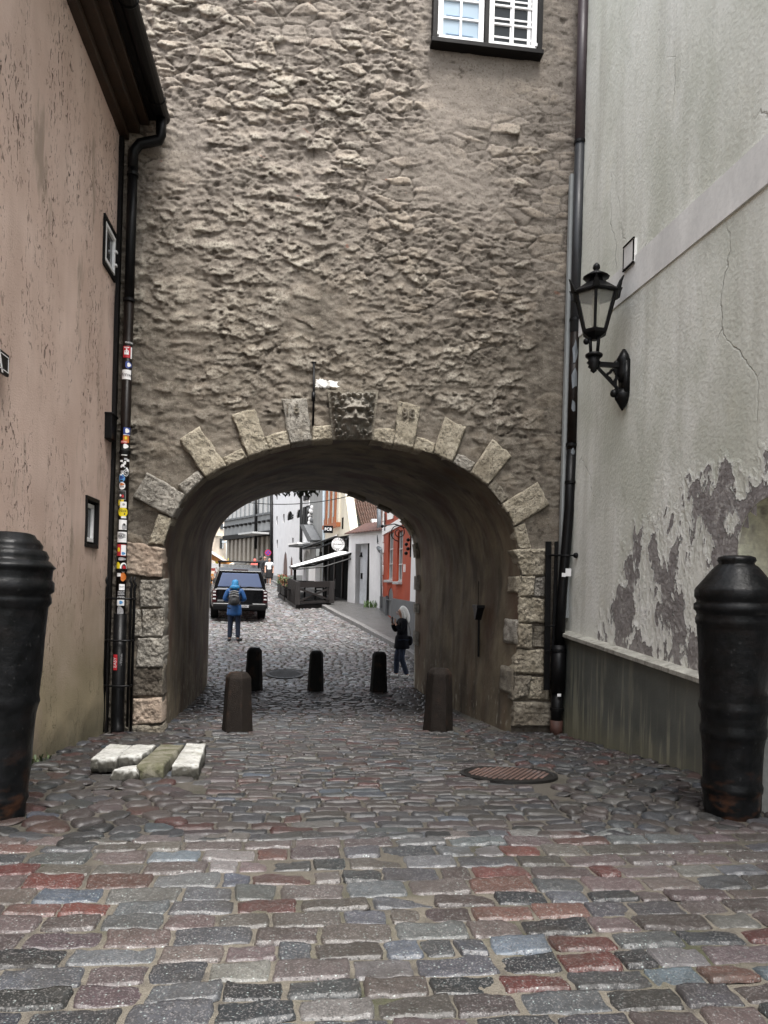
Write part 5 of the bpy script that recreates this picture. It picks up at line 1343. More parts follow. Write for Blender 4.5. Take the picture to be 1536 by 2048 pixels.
class Facade:
    """upright wall face through plan points A (left) and B (right); builds things on it from photo points"""
    def __init__(s, A, B):
        s.A, s.B = Vector((A[0], A[1], 0)), Vector((B[0], B[1], 0)); s.x = (s.B - s.A).normalized(); s.n = Vector((s.x.y, -s.x.x, 0))
        s.M = frameM(s.A, s.x, (0, 0, 1))
    def p(s, u, v, off=0.0):
        o = s.n * off; q = onPl(u, v, (s.A + o).to_2d(), (s.B + o).to_2d()); return q
    def l(s, u, v, off=0.0):
        q = s.p(u, v, off) - s.A; return (q.dot(s.x), q.z)
    def slab(s, name, outer, holes, th, m, parent=None, off=0.0):
        return holed_slab(name, [s.l(*q) for q in outer], [[s.l(*q) for q in h] for h in holes], th, Matrix.Translation(s.n * off) @ s.M, m, parent)
    def slab_l(s, name, outer, holes, th, m, parent=None, off=0.0):
        return holed_slab(name, outer, holes, th, Matrix.Translation(s.n * off) @ s.M, m, parent)
    def box(s, mb, x0, x1, z0, z1, d0, d1):
        c = s.A + s.x * ((x0 + x1) / 2) + s.n * ((d0 + d1) / 2) + Vector((0, 0, (z0 + z1) / 2))
        M = Matrix((s.x, -s.n, Vector((0, 0, 1)))).transposed().to_4x4(); M.translation = c
        return mb.box(None, (abs(x1 - x0), abs(d1 - d0), abs(z1 - z0)), mtx=M)
    def rect(s, u0, v0, u1, v1):
        """photo rectangle -> local (x0, x1, z0, z1)"""
        a = s.l(u0, (v0 + v1) / 2); b = s.l(u1, (v0 + v1) / 2); c = s.l((u0 + u1) / 2, v0); d = s.l((u0 + u1) / 2, v1)
        return (a[0], b[0], d[1], c[1])
def rc(r): return [(r[0], r[2]), (r[1], r[2]), (r[1], r[3]), (r[0], r[3])]
def arch(r, k=.5, n=8, tall=None):
    x0, x1, z0, z1 = r; w_ = (x1 - x0) / 2; cx = (x0 + x1) / 2; h = tall or w_
    return [(x0, z0), (x1, z0)] + [(cx + w_ * math.cos(PI * i / n), z1 - h + h * math.sin(PI * i / n)) for i in range(n + 1)]

# ---- red house
fa = Facade((3.3, YC + 28.25), (3.3, YC + 17.0))
red = thing('red_house', 'red rendered house with white quoins, two narrow windows and a grey base', 'house', (3.3, 12, .6))
Lr = (fa.B - fa.A).length
sc_ = lambda q: zq(q, 5.392, 720, 1000)     # from the zoomed view
def rr_(x0, y0, x1, y1): return fa.rect(*sc_([(x0, y0)])[0], *sc_([(x1, y1)])[0])
w1 = rr_(303, 352, 356, 862); w2 = rr_(402, 335, 460, 880); hatch = rr_(302, 945, 355, 1255)
za1 = fa.l(*sc_([(400, 262)])[0])[1]; zb1_ = fa.l(*sc_([(400, 300)])[0])[1]
zbase = fa.l(763, 1187)[1]; zbase2 = fa.l(822, 1210)[1]; zbase = (zbase + zbase2) / 2
xq = fa.l(824, 1150)[0]
fa.slab_l('wall', [(.0, -.2), (Lr, -.6), (Lr, 9), (0, 9)], [rc(w1), rc(w2), arch(hatch, tall=.35)], .45, M_REDW, red)
# continuous white parts
mb = MB(); fa.box(mb, -.0, Lr, zb1_ , za1 + .12, -.05, .05); mb.build('frieze', M_WHITE, red)
qz = zbase
k = 0
while qz < 8.6:
    h = .42; mb = MB(); fa.box(mb, -.03, .30 if k % 2 else .42, qz, qz + h - .03, -.05, .04); mb.build('quoin', M_WHITE, red, bevel=.01); qz += h; k += 1
mb = MB(); fa.box(mb, xq, Lr, zbase, 8.6, -.05, .04); mb.build('white_corner', M_WHITE, red)
mb = MB(); fa.box(mb, -.05, hatch[0] - .05, -.1, zbase, -.05, .06); fa.box(mb, hatch[1] + .03, Lr, -.3, zbase, -.05, .06); mb.build('base', M_GREYD, red)
up_ = [(fa.l(*sc_([q])[0])) for q in ((300, 105), (365, 105), (365, 195), (348, 205), (302, 215))]
fa.slab_l('white_panel', up_, [], .05, M_WHITE, red, .03)
for i, w_ in enumerate((w1, w2)):
    fr = MB(); d = -.05; b = .06
    fa.box(fr, w_[0] + .12, w_[0] + .12 + b, w_[2] + .04, w_[3], d - .05, d); fa.box(fr, w_[1] - b, w_[1], w_[2] + .04, w_[3], d - .05, d)
    xm_ = (w_[0] + w_[1]) / 2 + .1
    fa.box(fr, w_[0], w_[1], w_[2] + .0, w_[2] + .06, d - .05, d)
    for f in (.33, .64): fa.box(fr, w_[0] + .12, w_[1], w_[2] + (w_[3] - w_[2]) * f, w_[2] + (w_[3] - w_[2]) * f + .035, d - .045, d + .005)
    fa.box(fr, xm_, xm_ + .04, w_[2] + .06, w_[3], d - .045, d + .004)
    wn = fr.build('window', mat('grey_white_frame', (.5, .5, .49), .5, .05), red)
    pn = MB(); fa.box(pn, w_[0], w_[1], w_[2], w_[3], d - .08, d - .055); pn.build('pane', M_GLASS, wn)
    for f in (0,): pass
    si = MB(); fa.box(si, w_[0] - .06, w_[1] + .06, w_[2] - .09, w_[2] + .0, -.2, .14); si.build('sill', mat('lead_sill', (.4, .4, .4), .5, .15), wn, bevel=.01)
hd = MB(); fa.box(hd, hatch[0] - .12, hatch[1] + .12, hatch[2] - .3, hatch[3] + .1, -.12, -.02); hd.build('hatch_door', mat('grey_steel_door', (.14, .145, .15), .5, .1), red)
hd = MB(); fa.box(hd, hatch[0] - .05, hatch[1] + .05, hatch[2] + (hatch[3] - hatch[2]) * .55, hatch[2] + (hatch[3] - hatch[2]) * .58, -.12, .07); fa.box(hd, hatch[0] - .07, hatch[0] - .0, hatch[2] - .3, hatch[3] - .3, -.05, .09); hd.build('hatch_frame', M_GREYD, red)
bell = fa.l(*sc_([(488, 735)])[0]); mb = MB(); fa.box(mb, bell[0] - .06, bell[0] + .06, bell[1] - .12, bell[1] + .12, 0, .05); mb.build('doorbell', M_WHITE, red)
# wall iron on the red house and scroll bracket
ai = [fa.p(*sc_([q])[0], .06) for q in ((268, 148), (268, 330))]
tag(MB().tube(ai, .025, 6).bar(ai[0] * .55 + ai[1] * .45 + Vector((0, -.06, 0)), ai[0] * .55 + ai[1] * .45 + Vector((0, .06, 0)), .05).build('wall_anchor', M_BLACK), 'black iron wall anchor across the white frieze of the red house', 'wall anchor')
sb_ = thing('scroll_bracket', 'black wrought iron scroll sign bracket on the red house beside the passage', 'sign bracket', fa.p(*sc_([(548, 450)])[0]))
P0 = fa.p(*sc_([(548, 450)])[0], .04); mb = MB()
top = P0 + Vector((0, 0, .35)); tip = Vector((-.85, 0, .42)) + P0
mb.tube([P0 + Vector((0, 0, -.45)), top], .022, 6).tube([top, P0 + Vector((-.5, 0, .5)), tip], .02, 6)
mb.build('arm', M_BLACK, sb_)
spi = [P0 + Vector((-.36 + (.04 + .022 * t) * math.cos(t * 1.1), 0, .26 + (.04 + .022 * t) * math.sin(t * 1.1))) for t in np.linspace(0, 10, 30)]
MB().tube(spi, .014, 6).build('scroll', M_BLACK, sb_)
mb = MB().ball(tip, .05, 8, 6)
for k in range(4): mb.ball(P0 + Vector((-.08 - .05 * (k % 2), 0, .05 - .13 * k)), .055, 8, 6)
mb.build('leaf', M_BLACK, sb_)
# grey downpipe at the far corner of the red house
gp_ = [fa.p(u, v, .09) for u, v in ((758, 1000), (758, 1085), (757, 1095), (762, 1102), (763, 1215))]
dp = thing('downpipe', 'pale grey zinc downpipe at the corner between red house and white wall', 'downpipe', gp_[-1])
MB().tube(gp_[:2], .085, 10).build('pipe', M_ZINC, dp, True); MB().tube(gp_[1:4], .095, 10).build('elbow', M_ZINC, dp, True); MB().tube(gp_[3:], .04, 8).build('pipe', M_GREYD, dp, True)

# ---- white boundary wall with doorway
A2 = plan(696, 31.2, 1150); B2 = plan(765, 28.4, 1150)
fb = Facade(A2, B2)
ww = thing('boundary_wall', 'white limewashed boundary wall with tile coping and a recessed doorway', 'wall', (A2[0], A2[1], 1))
door = [fb.l(u, v) for u, v in ((711, 1207), (739, 1209), (739, 1086), (711, 1088))]
Lb = (fb.B - fb.A).length; zt3 = (fb.l(700, 1066)[1] + fb.l(757, 1060)[1]) / 2
fb.slab_l('wall', [(0, .4), (door[0][0], .4), door[3], door[2], (door[1][0], .4), (Lb, .4), (Lb, zt3), (0, zt3)], [], .75, M_WLIME, ww)
mb = MB(); fb.box(mb, door[0][0] + (door[1][0] - door[0][0]) * .62, door[1][0] + .1, .5, door[2][1] + .1, -.18, -.10); mb.build('door', M_BLACKM, ww)
mb = MB(); fb.box(mb, door[0][0] - .03, door[1][0] + .1, .6, door[2][1] + .04, -.5, -.19); mb.build('door_reveal', mat('grey_limewash_reveal', (.5, .52, .55), .8, .2, 2, .4, 12), ww)
bl_ = fb.p(723, 1111, -.18); mb = MB().lathe([(.0, .14), (.05, .12), (.06, .02), (.1, -.05), (.0, -.06)][::-1], bl_, 12); mb.build('wall_bell', M_BLACK, ww, True)
bx_ = fb.l(724, 1152, -.18); mb = MB(); fb.box(mb, bx_[0] - .04, bx_[0] + .04, bx_[1] - .12, bx_[1] + .12, -.2, -.13); mb.build('entry_phone', M_BLACK, ww)
# coping tiles
mb = MB(); nt_ = 13
for k in range(nt_):
    x0 = -.15 + (Lb + .2) * k / nt_; x1 = x0 + (Lb + .2) / nt_
    pts = []
    for i in range(7):
        a = PI * i / 6; pts.append(((x0 + x1) / 2 - (x1 - x0) * .52 * math.cos(a), .06 * math.sin(a)))
    base = [fb.A + fb.x * q[0] + fb.n * .16 + Vector((0, 0, zt3 - .06 + q[1])) for q in pts]
    mb.prism(base, fb.n * -1.0 + Vector((0, 0, .5)))
mb.build('coping', M_COPING, ww)
# weeds at its corner
mb = MB(); wc = fb.p(752, 1214)
for k in range(160):
    p = wc + Vector((rw.uniform(-.5, .5), rw.uniform(-.1, .15), 0)); p.z = gz(p.y) + .12; a = rw.uniform(0, 6.28); h = rw.uniform(.08, .28); d = Vector((math.cos(a), math.sin(a), 0)); n_ = Vector((-d.y, d.x, 0))
    mb.add([p - n_ * .01, p + n_ * .01, p + d * h * .5 + Vector((0, 0, h)) + n_ * .012, p + d * h * .5 + Vector((0, 0, h)) - n_ * .012], [(0, 1, 2, 3)])
tag(mb.build('weeds', mat('grass_green', (.06, .12, .02), .6, .4, 20), None, fix=False), kind='stuff')
# ---- house with tiled roof behind the wall
rh = thing('tiled_roof_house', 'old house with a steep brown pantile roof rising behind the white wall', 'house', (3, 24, 2))
def atd(u, v, Yd): return onY(u, v, YC + Yd)
c00, c10, c01, c11 = atd(727, 1072, 33.5), atd(790, 1072, 33.5), atd(699, 975, 37.5), atd(775, 960, 37.5)
nx_, ny_ = 150, 72; a, b = np.meshgrid(np.linspace(0, 1, nx_), np.linspace(0, 1, ny_))
W_ = [(1 - a) * (1 - b), a * (1 - b), (1 - a) * b, a * b]
P = sum(np.array(p)[None, None] * w_[..., None] for w_, p in zip(W_, (c00, c10, c01, c11)))
wave = np.abs(np.sin(a * PI * 15)) ** .8 * .11; step_ = ((b * 11) % 1); P[..., 2] += wave + .06 * (1 - step_); P[..., 1] -= .10 * (1 - step_) + wave * .5
P[..., 2] += .02 * (fbm(a * 40, b * 30, 2, 3) - .5)
gridmesh('roof', P, M_TILE, rh)
q = [atd(693, 1062, 37), atd(740, 1075, 37), atd(740, 940, 37.9), atd(690, 940, 37.9)]
MB().prism(q, (0, 3, 0)).build('gable_wall', M_WALLG, rh)
for v in (1012, 1030, 1047):
    MB().bar(atd(694, v, 36.7), atd(724, v, 36.4), .1, .05).build('gable_ledge', mat('pale_ledge', (.3, .31, .29), .7), rh)
MB().prism([atd(743, 1038, 33), atd(760, 1038, 33), atd(760, 1056, 33), atd(747, 1056, 33)], (0, .6, 0)).build('dormer', M_WLIME, rh)
# ---- cream house with brown windows
A3 = plan(645, 37.0, 1100); B3 = plan(701, 32.2, 1100); fc = Facade(A3, B3)
cr = thing('cream_house', 'cream rendered house with three tall orange-brown window bays and a sloping side', 'house', (A3[0], A3[1], 1.3))
zc5 = lambda q: zq(q, 9.035, 530, 970)
wq = [zc5([(x0, 150), (x0, y1)]) for x0, y1 in ((1125, 730),)]
bays = []
out3 = [fc.l(648, 1210), fc.l(701, 1210), fc.l(701, 1066), fc.l(690, 985), fc.l(688, 930), fc.l(648, 930)]
fc.slab_l('wall', out3, [], .4, M_CREAM, cr)
ba = fc.l(*zc5([(1115, 745)])[0]); bb_ = fc.l(*zc5([(1362, 668)])[0])
x0, x1 = ba[0], bb_[0]; zlow = (ba[1] + bb_[1]) / 2
for k in range(3):
    xa = x0 + (x1 - x0) * k / 3; xb = x0 + (x1 - x0) * (k + 1) / 3
    mb = MB(); fc.box(mb, xa + .0, xa + (xb - xa) * .55, zlow, zlow + 3.6, -.05, .16); wn = mb.build('window', M_ORANGE, cr, bevel=.01)
    mb = MB(); fc.box(mb, xa + (xb - xa) * .56, xb, zlow + .0, zlow + 3.6, -.05, .10); mb.build('shutter', M_CREAM, wn)
    mb = MB(); fc.box(mb, xa + .04, xa + (xb - xa) * .3, zlow + .3, zlow + 2.9, .155, .17); mb.build('pane', M_GLASS, wn)
mb = MB(); fc.box(mb, x0 - .05, x1 + .06, zlow - .2, zlow, -.05, .22); mb.build('sill', M_ORANGE, cr)
mb = MB(); fc.box(mb, x0 - .05, x1 + .06, zlow + 2.95, zlow + 3.12, -.05, .2); mb.build('lintel', M_ORANGE, cr)
sl_ = fc.rect(*zc5([(1395, 590)])[0], *zc5([(1418, 795)])[0]); mb = MB(); fc.box(mb, sl_[0], sl_[1], sl_[2], sl_[3], -.05, .02); mb.build('slit', M_DARK, cr)
# dark bar front set below
mb = MB(); x0 = fc.l(650, 1150)[0]; x1 = fc.l(706, 1150)[0]; zt4 = fc.l(680, 1074)[1]; fc.box(mb, x0, x1 + .02, .6, zt4, -.1, .07); sf = mb.build('shop_front', M_DARK, cr)
for u in (650, 660, 672, 688):
    xx = fc.l(u, 1150)[0]; mb = MB(); fc.box(mb, xx, xx + .07, 1.0, zt4 - .1, .05, .12); mb.build('post', mat('black_brown_frame', (.03, .022, .02), .5), sf)
# ---- grey house
A4 = plan(612, 42.0, 1100); B4 = plan(650, 37.0, 1100); fd = Facade(A4, B4)
gr = thing('grey_house', 'plain grey rendered house with a pale blue drainpipe, between cream and white houses', 'house', (A4[0], A4[1], 1.5))
fd.slab_l('wall', [fd.l(612, 1200), fd.l(650, 1200), fd.l(650, 930), fd.l(612, 930)], [], .4, M_GREYW, gr)
pp = fd.p(649.5, 960, .12); pq = fd.p(648, 1190, .12); MB().tube([pp, pq], .10, 10).build('drainpipe', mat('pale_blue_pipe', (.42, .5, .55), .4, .1), gr, True)
MB().prism([fd.p(u, v, .05) for u, v in ((617, 1050), (625, 1050), (642, 1080), (634, 1084))], fd.n * .5).build('lean_to_roof', M_GREYD, gr)
for (u0, v0, u1, v1, m) in ((634, 1086, 641, 1112, M_GLASS), (640, 1104, 647, 1115, M_DARK), (628, 1090, 633, 1116, M_CONC)):
    r_ = fd.rect(u0, v0, u1, v1); mb = MB(); fd.box(mb, *r_, -.05, .05); mb.build('window', m, gr)
mb = MB(); r_ = fd.rect(626, 1134, 640, 1163); fd.box(mb, *r_, .0, .25); mb.build('white_panel', M_WHITE, gr)
# ---- white medieval house
A5 = plan(543, 50.0, 1160); B5 = plan(608, 42.5, 1160); fe = Facade(A5, B5)
wh = thing('white_house', 'tall whitewashed medieval house with slit windows and pointed brown doors', 'house', (A5[0], A5[1], 2))
def ere(x0, y0, x1, y1): return fe.rect(*zc5([(x0, y0)])[0], *zc5([(x1, y1)])[0])
slits = [ere(203, 565, 225, 715), ere(208, 990, 230, 1140), ere(325, 525, 352, 680), ere(488, 955, 514, 1128), ere(200, 185, 226, 270), ere(345, 120, 380, 205)]
archs = [ere(397, 472, 500, 632), ere(566, 438, 655, 592)]
doors = [ere(318, 1205, 410, 1760), ere(444, 1285, 505, 1760)]
fe.slab_l('wall', [fe.l(543.5, 1185), fe.l(609, 1185), fe.l(609, 900), fe.l(543.5, 900)], [rc(r_) for r_ in slits[:5]] + [arch(r_, tall=.5) for r_ in archs] + [arch(r_, tall=2.2) for r_ in doors], .5, M_WLIME, wh)
for r_ in slits + archs:
    mb = MB(); fe.box(mb, r_[0] - .1, r_[1] + .1, r_[2] - .1, r_[3] + .1, -.12, -.06); mb.build('pane', M_DARK, wh)
for r_ in archs:
    mb = MB(); fe.box(mb, r_[1] + .0, r_[1] + .2, r_[2] + .2, r_[2] + .28, 0, .08); fe.box(mb, r_[1] + .0, r_[1] + .2, r_[3] - .5, r_[3] - .42, 0, .08); mb.build('shutter_hinge', M_BLACK, wh)
for r_ in doors:
    mb = MB(); fe.box(mb, r_[0] - .1, r_[1] + .1, r_[2] - .1, r_[3] + .1, -.12, -.05); mb.build('door', M_BROWN, wh)
mb = MB(); fe.box(mb, fe.l(543.5, 1165)[0], fe.l(609, 1165)[0], .5, fe.l(548, 1151)[1], -.05, .06); mb.build('base', M_GREYW, wh)
p0, p1 = fe.p(603.5, 960, .14), fe.p(601.5, 1118, .14)
dp = thing('downpipe', 'thin black downpipe running the height of the white medieval house', 'downpipe', p1); MB().tube([p0, p1, p1 + Vector((.1, -.1, -.2))], .09, 8).build('pipe', M_BLACK, dp, True)
p0, p1 = fe.p(542.5, 960, .1), fe.p(543.5, 1170, .1)
dp = thing('downpipe', 'thin black downpipe at the corner between white medieval house and grey office', 'downpipe', p1); MB().tube([p0, p1], .1, 8).build('pipe', M_BLACK, dp, True)
# projecting bay of the white house
A6 = plan(605, 42.2, 1100); B6 = plan(628, 40.2, 1100); fg = Facade(A6, B6)
def gre(x0, y0, x1, y1): return fg.rect(*zc5([(x0, y0)])[0], *zc5([(x1, y1)])[0])
dr = gre(695, 1180, 800, 1900)
fg.slab_l('bay_wall', [fg.l(605, 1190), fg.l(628, 1190), fg.l(628, 1058), fg.l(618, 1050), fg.l(618, 900), fg.l(605, 900)], [arch(dr, tall=.4)], .5, M_WLIME, wh)
mb = MB(); fg.box(mb, dr[0] - .1, dr[1] + .1, dr[2], dr[3] + .1, -.3, -.2); mb.build('door', M_BROWN, wh)
for (x0, y0, x1, y1) in ((700, 400, 742, 815), (757, 375, 798, 800), (712, 190, 750, 280), (760, 190, 800, 268)):
    r_ = gre(x0, y0, x1, y1); mb = MB(); fg.box(mb, *r_, -.02, .08); mb.build('shutter', M_BLACKM, wh, bevel=.01)
r_ = gre(700, 1090, 890, 1125); mb = MB(); fg.box(mb, *r_, 0, .9); mb.build('door_canopy', M_GREYD, wh)
r_ = gre(700, 1060, 885, 1090); mb = MB(); fg.box(mb, *r_, 0, .95); mb.build('door_canopy', M_WHITE, wh)
orn = thing('facade_ornament', 'clutter of pale carved plaster scrolls beside the black shutters', 'ornament', fg.p(621, 1035))
for k in range(16):
    u = 618.5 + rw.uniform(0, 5.5); v = 1012 + k * 2.4; MB().ball(fg.p(u, v, .12), rw.uniform(.07, .15), 8, 6, (1, .6, 1)).build('scroll', M_WHITE if k % 3 else M_GREYD, orn)
# ---- grey office
A7 = plan(447, 62, 1100); B7 = plan(541.5, 53, 1100); fh = Facade(A7, B7)
of = thing('office_block', 'grey office building with vertical fins above a dark glazed ground floor', 'building', (A7[0], A7[1], 2.5))
zc8 = lambda q: zq(q, 10.24, 410, 980)
def hre(x0, y0, x1, y1): return fh.rect(*zc8([(x0, y0)])[0], *zc8([(x1, y1)])[0])
Lh = (fh.B - fh.A).length; zsp = (fh.l(448, 1071)[1] + fh.l(540, 1062)[1]) / 2
mb = MB(); fh.box(mb, 0, Lh, zsp, zsp + 14, -.5, 0); mb.build('upper_wall', M_CONC, of)
mb = MB(); fh.box(mb, 0, Lh + .0, zsp - .35, zsp - .002, -.5, .12); mb.build('soffit_beam', M_BLACKM, of)
mb = MB(); fh.box(mb, .1, Lh, .8, zsp - .36, -.7, -.55); mb.build('glazing', M_GLASS, of)
nf = 11
for k in range(nf):
    x = .4 + (Lh - .8) * k / (nf - 1) * 1.0
    zf = zsp + 1.35
    mb = MB(); fh.box(mb, x, x + .42, zf, zf + 2.7, -.12, .06); fn = mb.build('window', M_FIN, of)
    mb = MB(); fh.box(mb, x - .35, x - .01, zf + .0, zf + 2.9, -.05, .02); mb.build('window_pane', mat('grey_glazing', (.13, .135, .14), .25, .1), fn)
    mb = MB(); fh.box(mb, x - .3, x + .5, zf - .16, zf - .02, -.05, .16); mb.build('sill', M_GREYD, fn)
    mb = MB(); fh.box(mb, x - .1, x + .25, zsp + .62, zsp + .78, -.05, .2); mb.build('outlet', M_BLACKM, fn)
    mb = MB(); fh.box(mb, x, x + .42, zf + 4.2, zf + 7.4, -.12, .06); fn = mb.build('window', M_FIN, of)
    mb = MB(); fh.box(mb, x - .35, x - .01, zf + 4.2, zf + 7.4, -.05, .02); mb.build('window_pane', MATS['grey_glazing'], fn)
    mb = MB(); fh.box(mb, x + .1, x + .55, .8, zsp - .37, -.5, -.1); mb.build('pillar', M_TAN, of)
mb = MB(); r_ = hre(1040, 890, 1345, 925); fh.box(mb, *r_, .1, 1.4); mb.build('entrance_canopy', M_FIN, of)
pp = [fh.p(512.5, 970, .1), fh.p(511, 1098, .1)]
dp = thing('downpipe', 'black downpipe down the front of the grey office building', 'downpipe', pp[1]); MB().tube(pp, .11, 8).build('pipe', M_BLACK, dp, True)
for k, u in enumerate((464, 471, 480, 488)):
    p = fh.p(u, 1126, 1.2); g0 = gz(p.y)
    t = thing('cafe_lamp', 'small round white terrace lamp low in front of the office glazing', 'lamp', (p.x, p.y, g0), 'white lamps before the office')
    MB().tube([(p.x, p.y, g0), (p.x, p.y, p.z)], .03, 6).build('post', M_BLACK, t); MB().ball(p, .22, 10, 6, (1, 1, .4)).build('shade', M_FIN, t, True)
# ---- pale stone building at the far left
A8 = plan(405, 66, 1100); B8 = plan(449, 68, 1100); fi = Facade(A8, B8)
be = thing('stone_building', 'pale beige stone building far down the street at the left', 'building', (A8[0], A8[1], 2.5))
fi.slab_l('wall', [fi.l(395, 1150), fi.l(452, 1150), fi.l(452, 960), fi.l(395, 960)], [], .4, mat('beige_stone', (.62, .53, .43), .8, .15, 1.5, .4, 8, dirt=(.42, .33, .26)), be)
for (x0, y0, x1, y1) in ((300, 995, 380, 1200), (310, 690, 380, 800)):
    r_ = fi.rect(*zc8([(x0, y0)])[0], *zc8([(x1, y1)])[0]); mb = MB(); fi.box(mb, *r_, -.05, .05); wn = mb.build('window', M_GLASS, be)
    mb = MB(); fi.box(mb, r_[0] + .3, r_[0] + .4, r_[2], r_[3], .03, .08); mb.build('frame', M_WHITE, wn)
r_ = fi.rect(*zc8([(200, 935)])[0], *zc8([(390, 950)])[0]); mb = MB(); fi.box(mb, *r_, 0, .3); mb.build('cornice', M_CREAM, be)
r_ = fi.rect(*zc8([(300, 1055)])[0], *zc8([(420, 1085)])[0]); mb = MB(); fi.box(mb, *r_, .3, 1.2); tag(mb.build('shop_sign', mat('pale_blue_sign', (.6, .68, .75), .4, .05)), 'pale blue box sign sticking out from the far beige building', 'sign')
# ---- left side of the street (stands behind the passage wall from here)
lfh = thing('left_street_house', 'plain beige house lining the left side of the street beyond the passage', 'house', (-7, 14, .5))
MB().box((-9.5, 22, 4.5), (4, 24, 9)).build('wall', MATS['beige_stone'], lfh)
# ---- cafe terrace
te = thing('cafe_terrace', 'dark slatted wooden terrace enclosure on a deck with a crossed end panel', 'terrace', (0, 20, 1.2))
c0 = atd(595, 1206, 28.6); c1 = atd(558.5, 1184, 35.0); c2 = atd(662, 1205, 29.6)
g = lambda p: Vector((p.x, p.y, gz(p.y) + .1))
c0, c1, c2 = g(c0), g(c1), g(c2); c3 = c1 + (c2 - c0)
MB().prism([c0 + Vector((0, 0, -.1)), c2 + Vector((0, 0, -.1)), c3 + Vector((0, 0, -.1)), c1 + Vector((0, 0, -.1))], (0, 0, .18)).build('deck', M_BLACKM, te)
hF = .98
e1 = (c2 - c0); e1.normalize(); L1 = (c2 - c0).length
z0 = max(c0.z, c2.z)
mb = MB(); mb.bar(c0 + Vector((0, 0, .08)), c0 + Vector((0, 0, hF)), .2); mb.build('post', M_DWOOD, te, bevel=.01)
mb = MB(); mb.bar(c2 + Vector((0, 0, .08)), c2 + Vector((0, 0, hF)), .24); mb.build('post', M_DWOOD, te, bevel=.01)
MB().bar(c0 + Vector((0, 0, hF - .12)), c2 + Vector((0, 0, hF - .12)), .1, .24).build('top_rail', M_DWOOD, te)
MB().bar(c0 + Vector((0, 0, .16)), c2 + Vector((0, 0, .16)), .09, .08).build('bottom_rail', M_DWOOD, te)
MB().bar(c0 + Vector((0, 0, .2)), c2 + Vector((0, 0, hF - .26)), .05, .07).build('cross_brace', M_DWOOD, te)
MB().bar(c0 + Vector((0, -.06, hF - .26)), c2 + Vector((0, -.06, .2)), .05, .07).build('cross_brace', M_DWOOD, te)
d1_ = (c1 - c0); nS = 22
for k in range(1, nS + 1):
    if k > 9: continue
    p = c0 + d1_ * (k / nS * .98); MB().bar(p + Vector((0, 0, .05)), p + Vector((0, 0, hF - .02)), .17, .04, up=(c1 - c0)).build('slat', M_DWOOD, te)
MB().bar(c0 + Vector((0.05, 0, hF - .05)), c1 + Vector((.05, 0, hF - .05)), .08, .06).build('side_rail', M_DWOOD, te)
MB().bar(c0 + Vector((0, 0, .0)), c1 + Vector((0, 0, .0)), .12, .16).build('side_plinth', M_DWOOD, te)
# planters with flowers at the far end of its side
for i, f in enumerate((.58, .84)):
    p = c0 + d1_ * f; L = d1_.length * .22; dn_ = d1_.normalized()
    pl = thing('planter', ['dark planter box with red and green plants nearest the slatted terrace fence', 'dark planter box with red and green plants at the far end of the terrace'][i], 'planter', p, 'planters along the terrace')
    MB().bar(p - dn_ * L / 2 + Vector((0, 0, .38)), p + dn_ * L / 2 + Vector((0, 0, .38)), .28, .4).build('box', M_BLACKM, pl, bevel=.01)
    for s_ in (-1, 1): MB().bar(p + dn_ * s_ * L * .48, p + dn_ * s_ * L * .48 + Vector((0, 0, .9)), .08).build('leg', M_DWOOD, pl)
    for nm, m, cnt in (('foliage', M_LEAF, 260), ('flowers', mat('red_brown_flower', (.22, .045, .02), .6, .4, 20), 90)):
        mb = MB()
        for k in range(cnt):
            q = p + dn_ * rw.uniform(-.5, .5) * L + Vector((rw.uniform(-.17, .17), 0, .58 + rw.random() ** 1.4 * .42)); a = Vector((rw.uniform(-1, 1), rw.uniform(-1, 1), rw.uniform(-.3, 1))).normalized(); b = a.orthogonal().normalized(); s_ = rw.uniform(.03, .075)
            mb.add([q - a * s_, q + b * s_ * .6, q + a * s_, q - b * s_ * .6], [(0, 1, 2, 3)])
        f_ = mb.build(nm, m, pl, fix=False)
# tables and chairs glimpsed inside
for i, (f, s_) in enumerate(((.22, .35), (.5, .55), (.3, .75))):
    p = c0 + d1_ * f + (c2 - c0) * s_; p.z = gz(p.y) + .18
    t = thing('cafe_table', ['dark cafe table just behind the crossed end panel of the terrace', 'dark cafe table in the middle of the terrace', 'dark cafe table nearest the bar front on the terrace'][i], 'table', p, 'cafe tables on the terrace')
    MB().box(p + Vector((0, 0, .72)), (.8, .8, .05)).build('tabletop', M_BLACKM, t); MB().tube([p, p + Vector((0, 0, .7))], .04, 8).build('leg', M_BLACK, t)
    for s2, dy in ((-1, 0), (1, 0)):
        q = p + Vector((s2 * .65, dy, 0)); ch = thing('cafe_chair', 'black metal cafe chair by the terrace tables', 'chair', q, 'cafe chairs on the terrace')
        MB().box(q + Vector((0, 0, .45)), (.4, .4, .04)).build('seat', M_BLACK, ch); MB().box(q + Vector((s2 * .19, 0, .7)), (.03, .38, .42)).build('backrest', M_BLACK, ch)
        for a in (-1, 1):
            for b in (-1, 1): MB().bar(q + Vector((a * .17, b * .17, 0)), q + Vector((a * .17, b * .17, .44)), .03).build('leg', M_BLACK, ch)
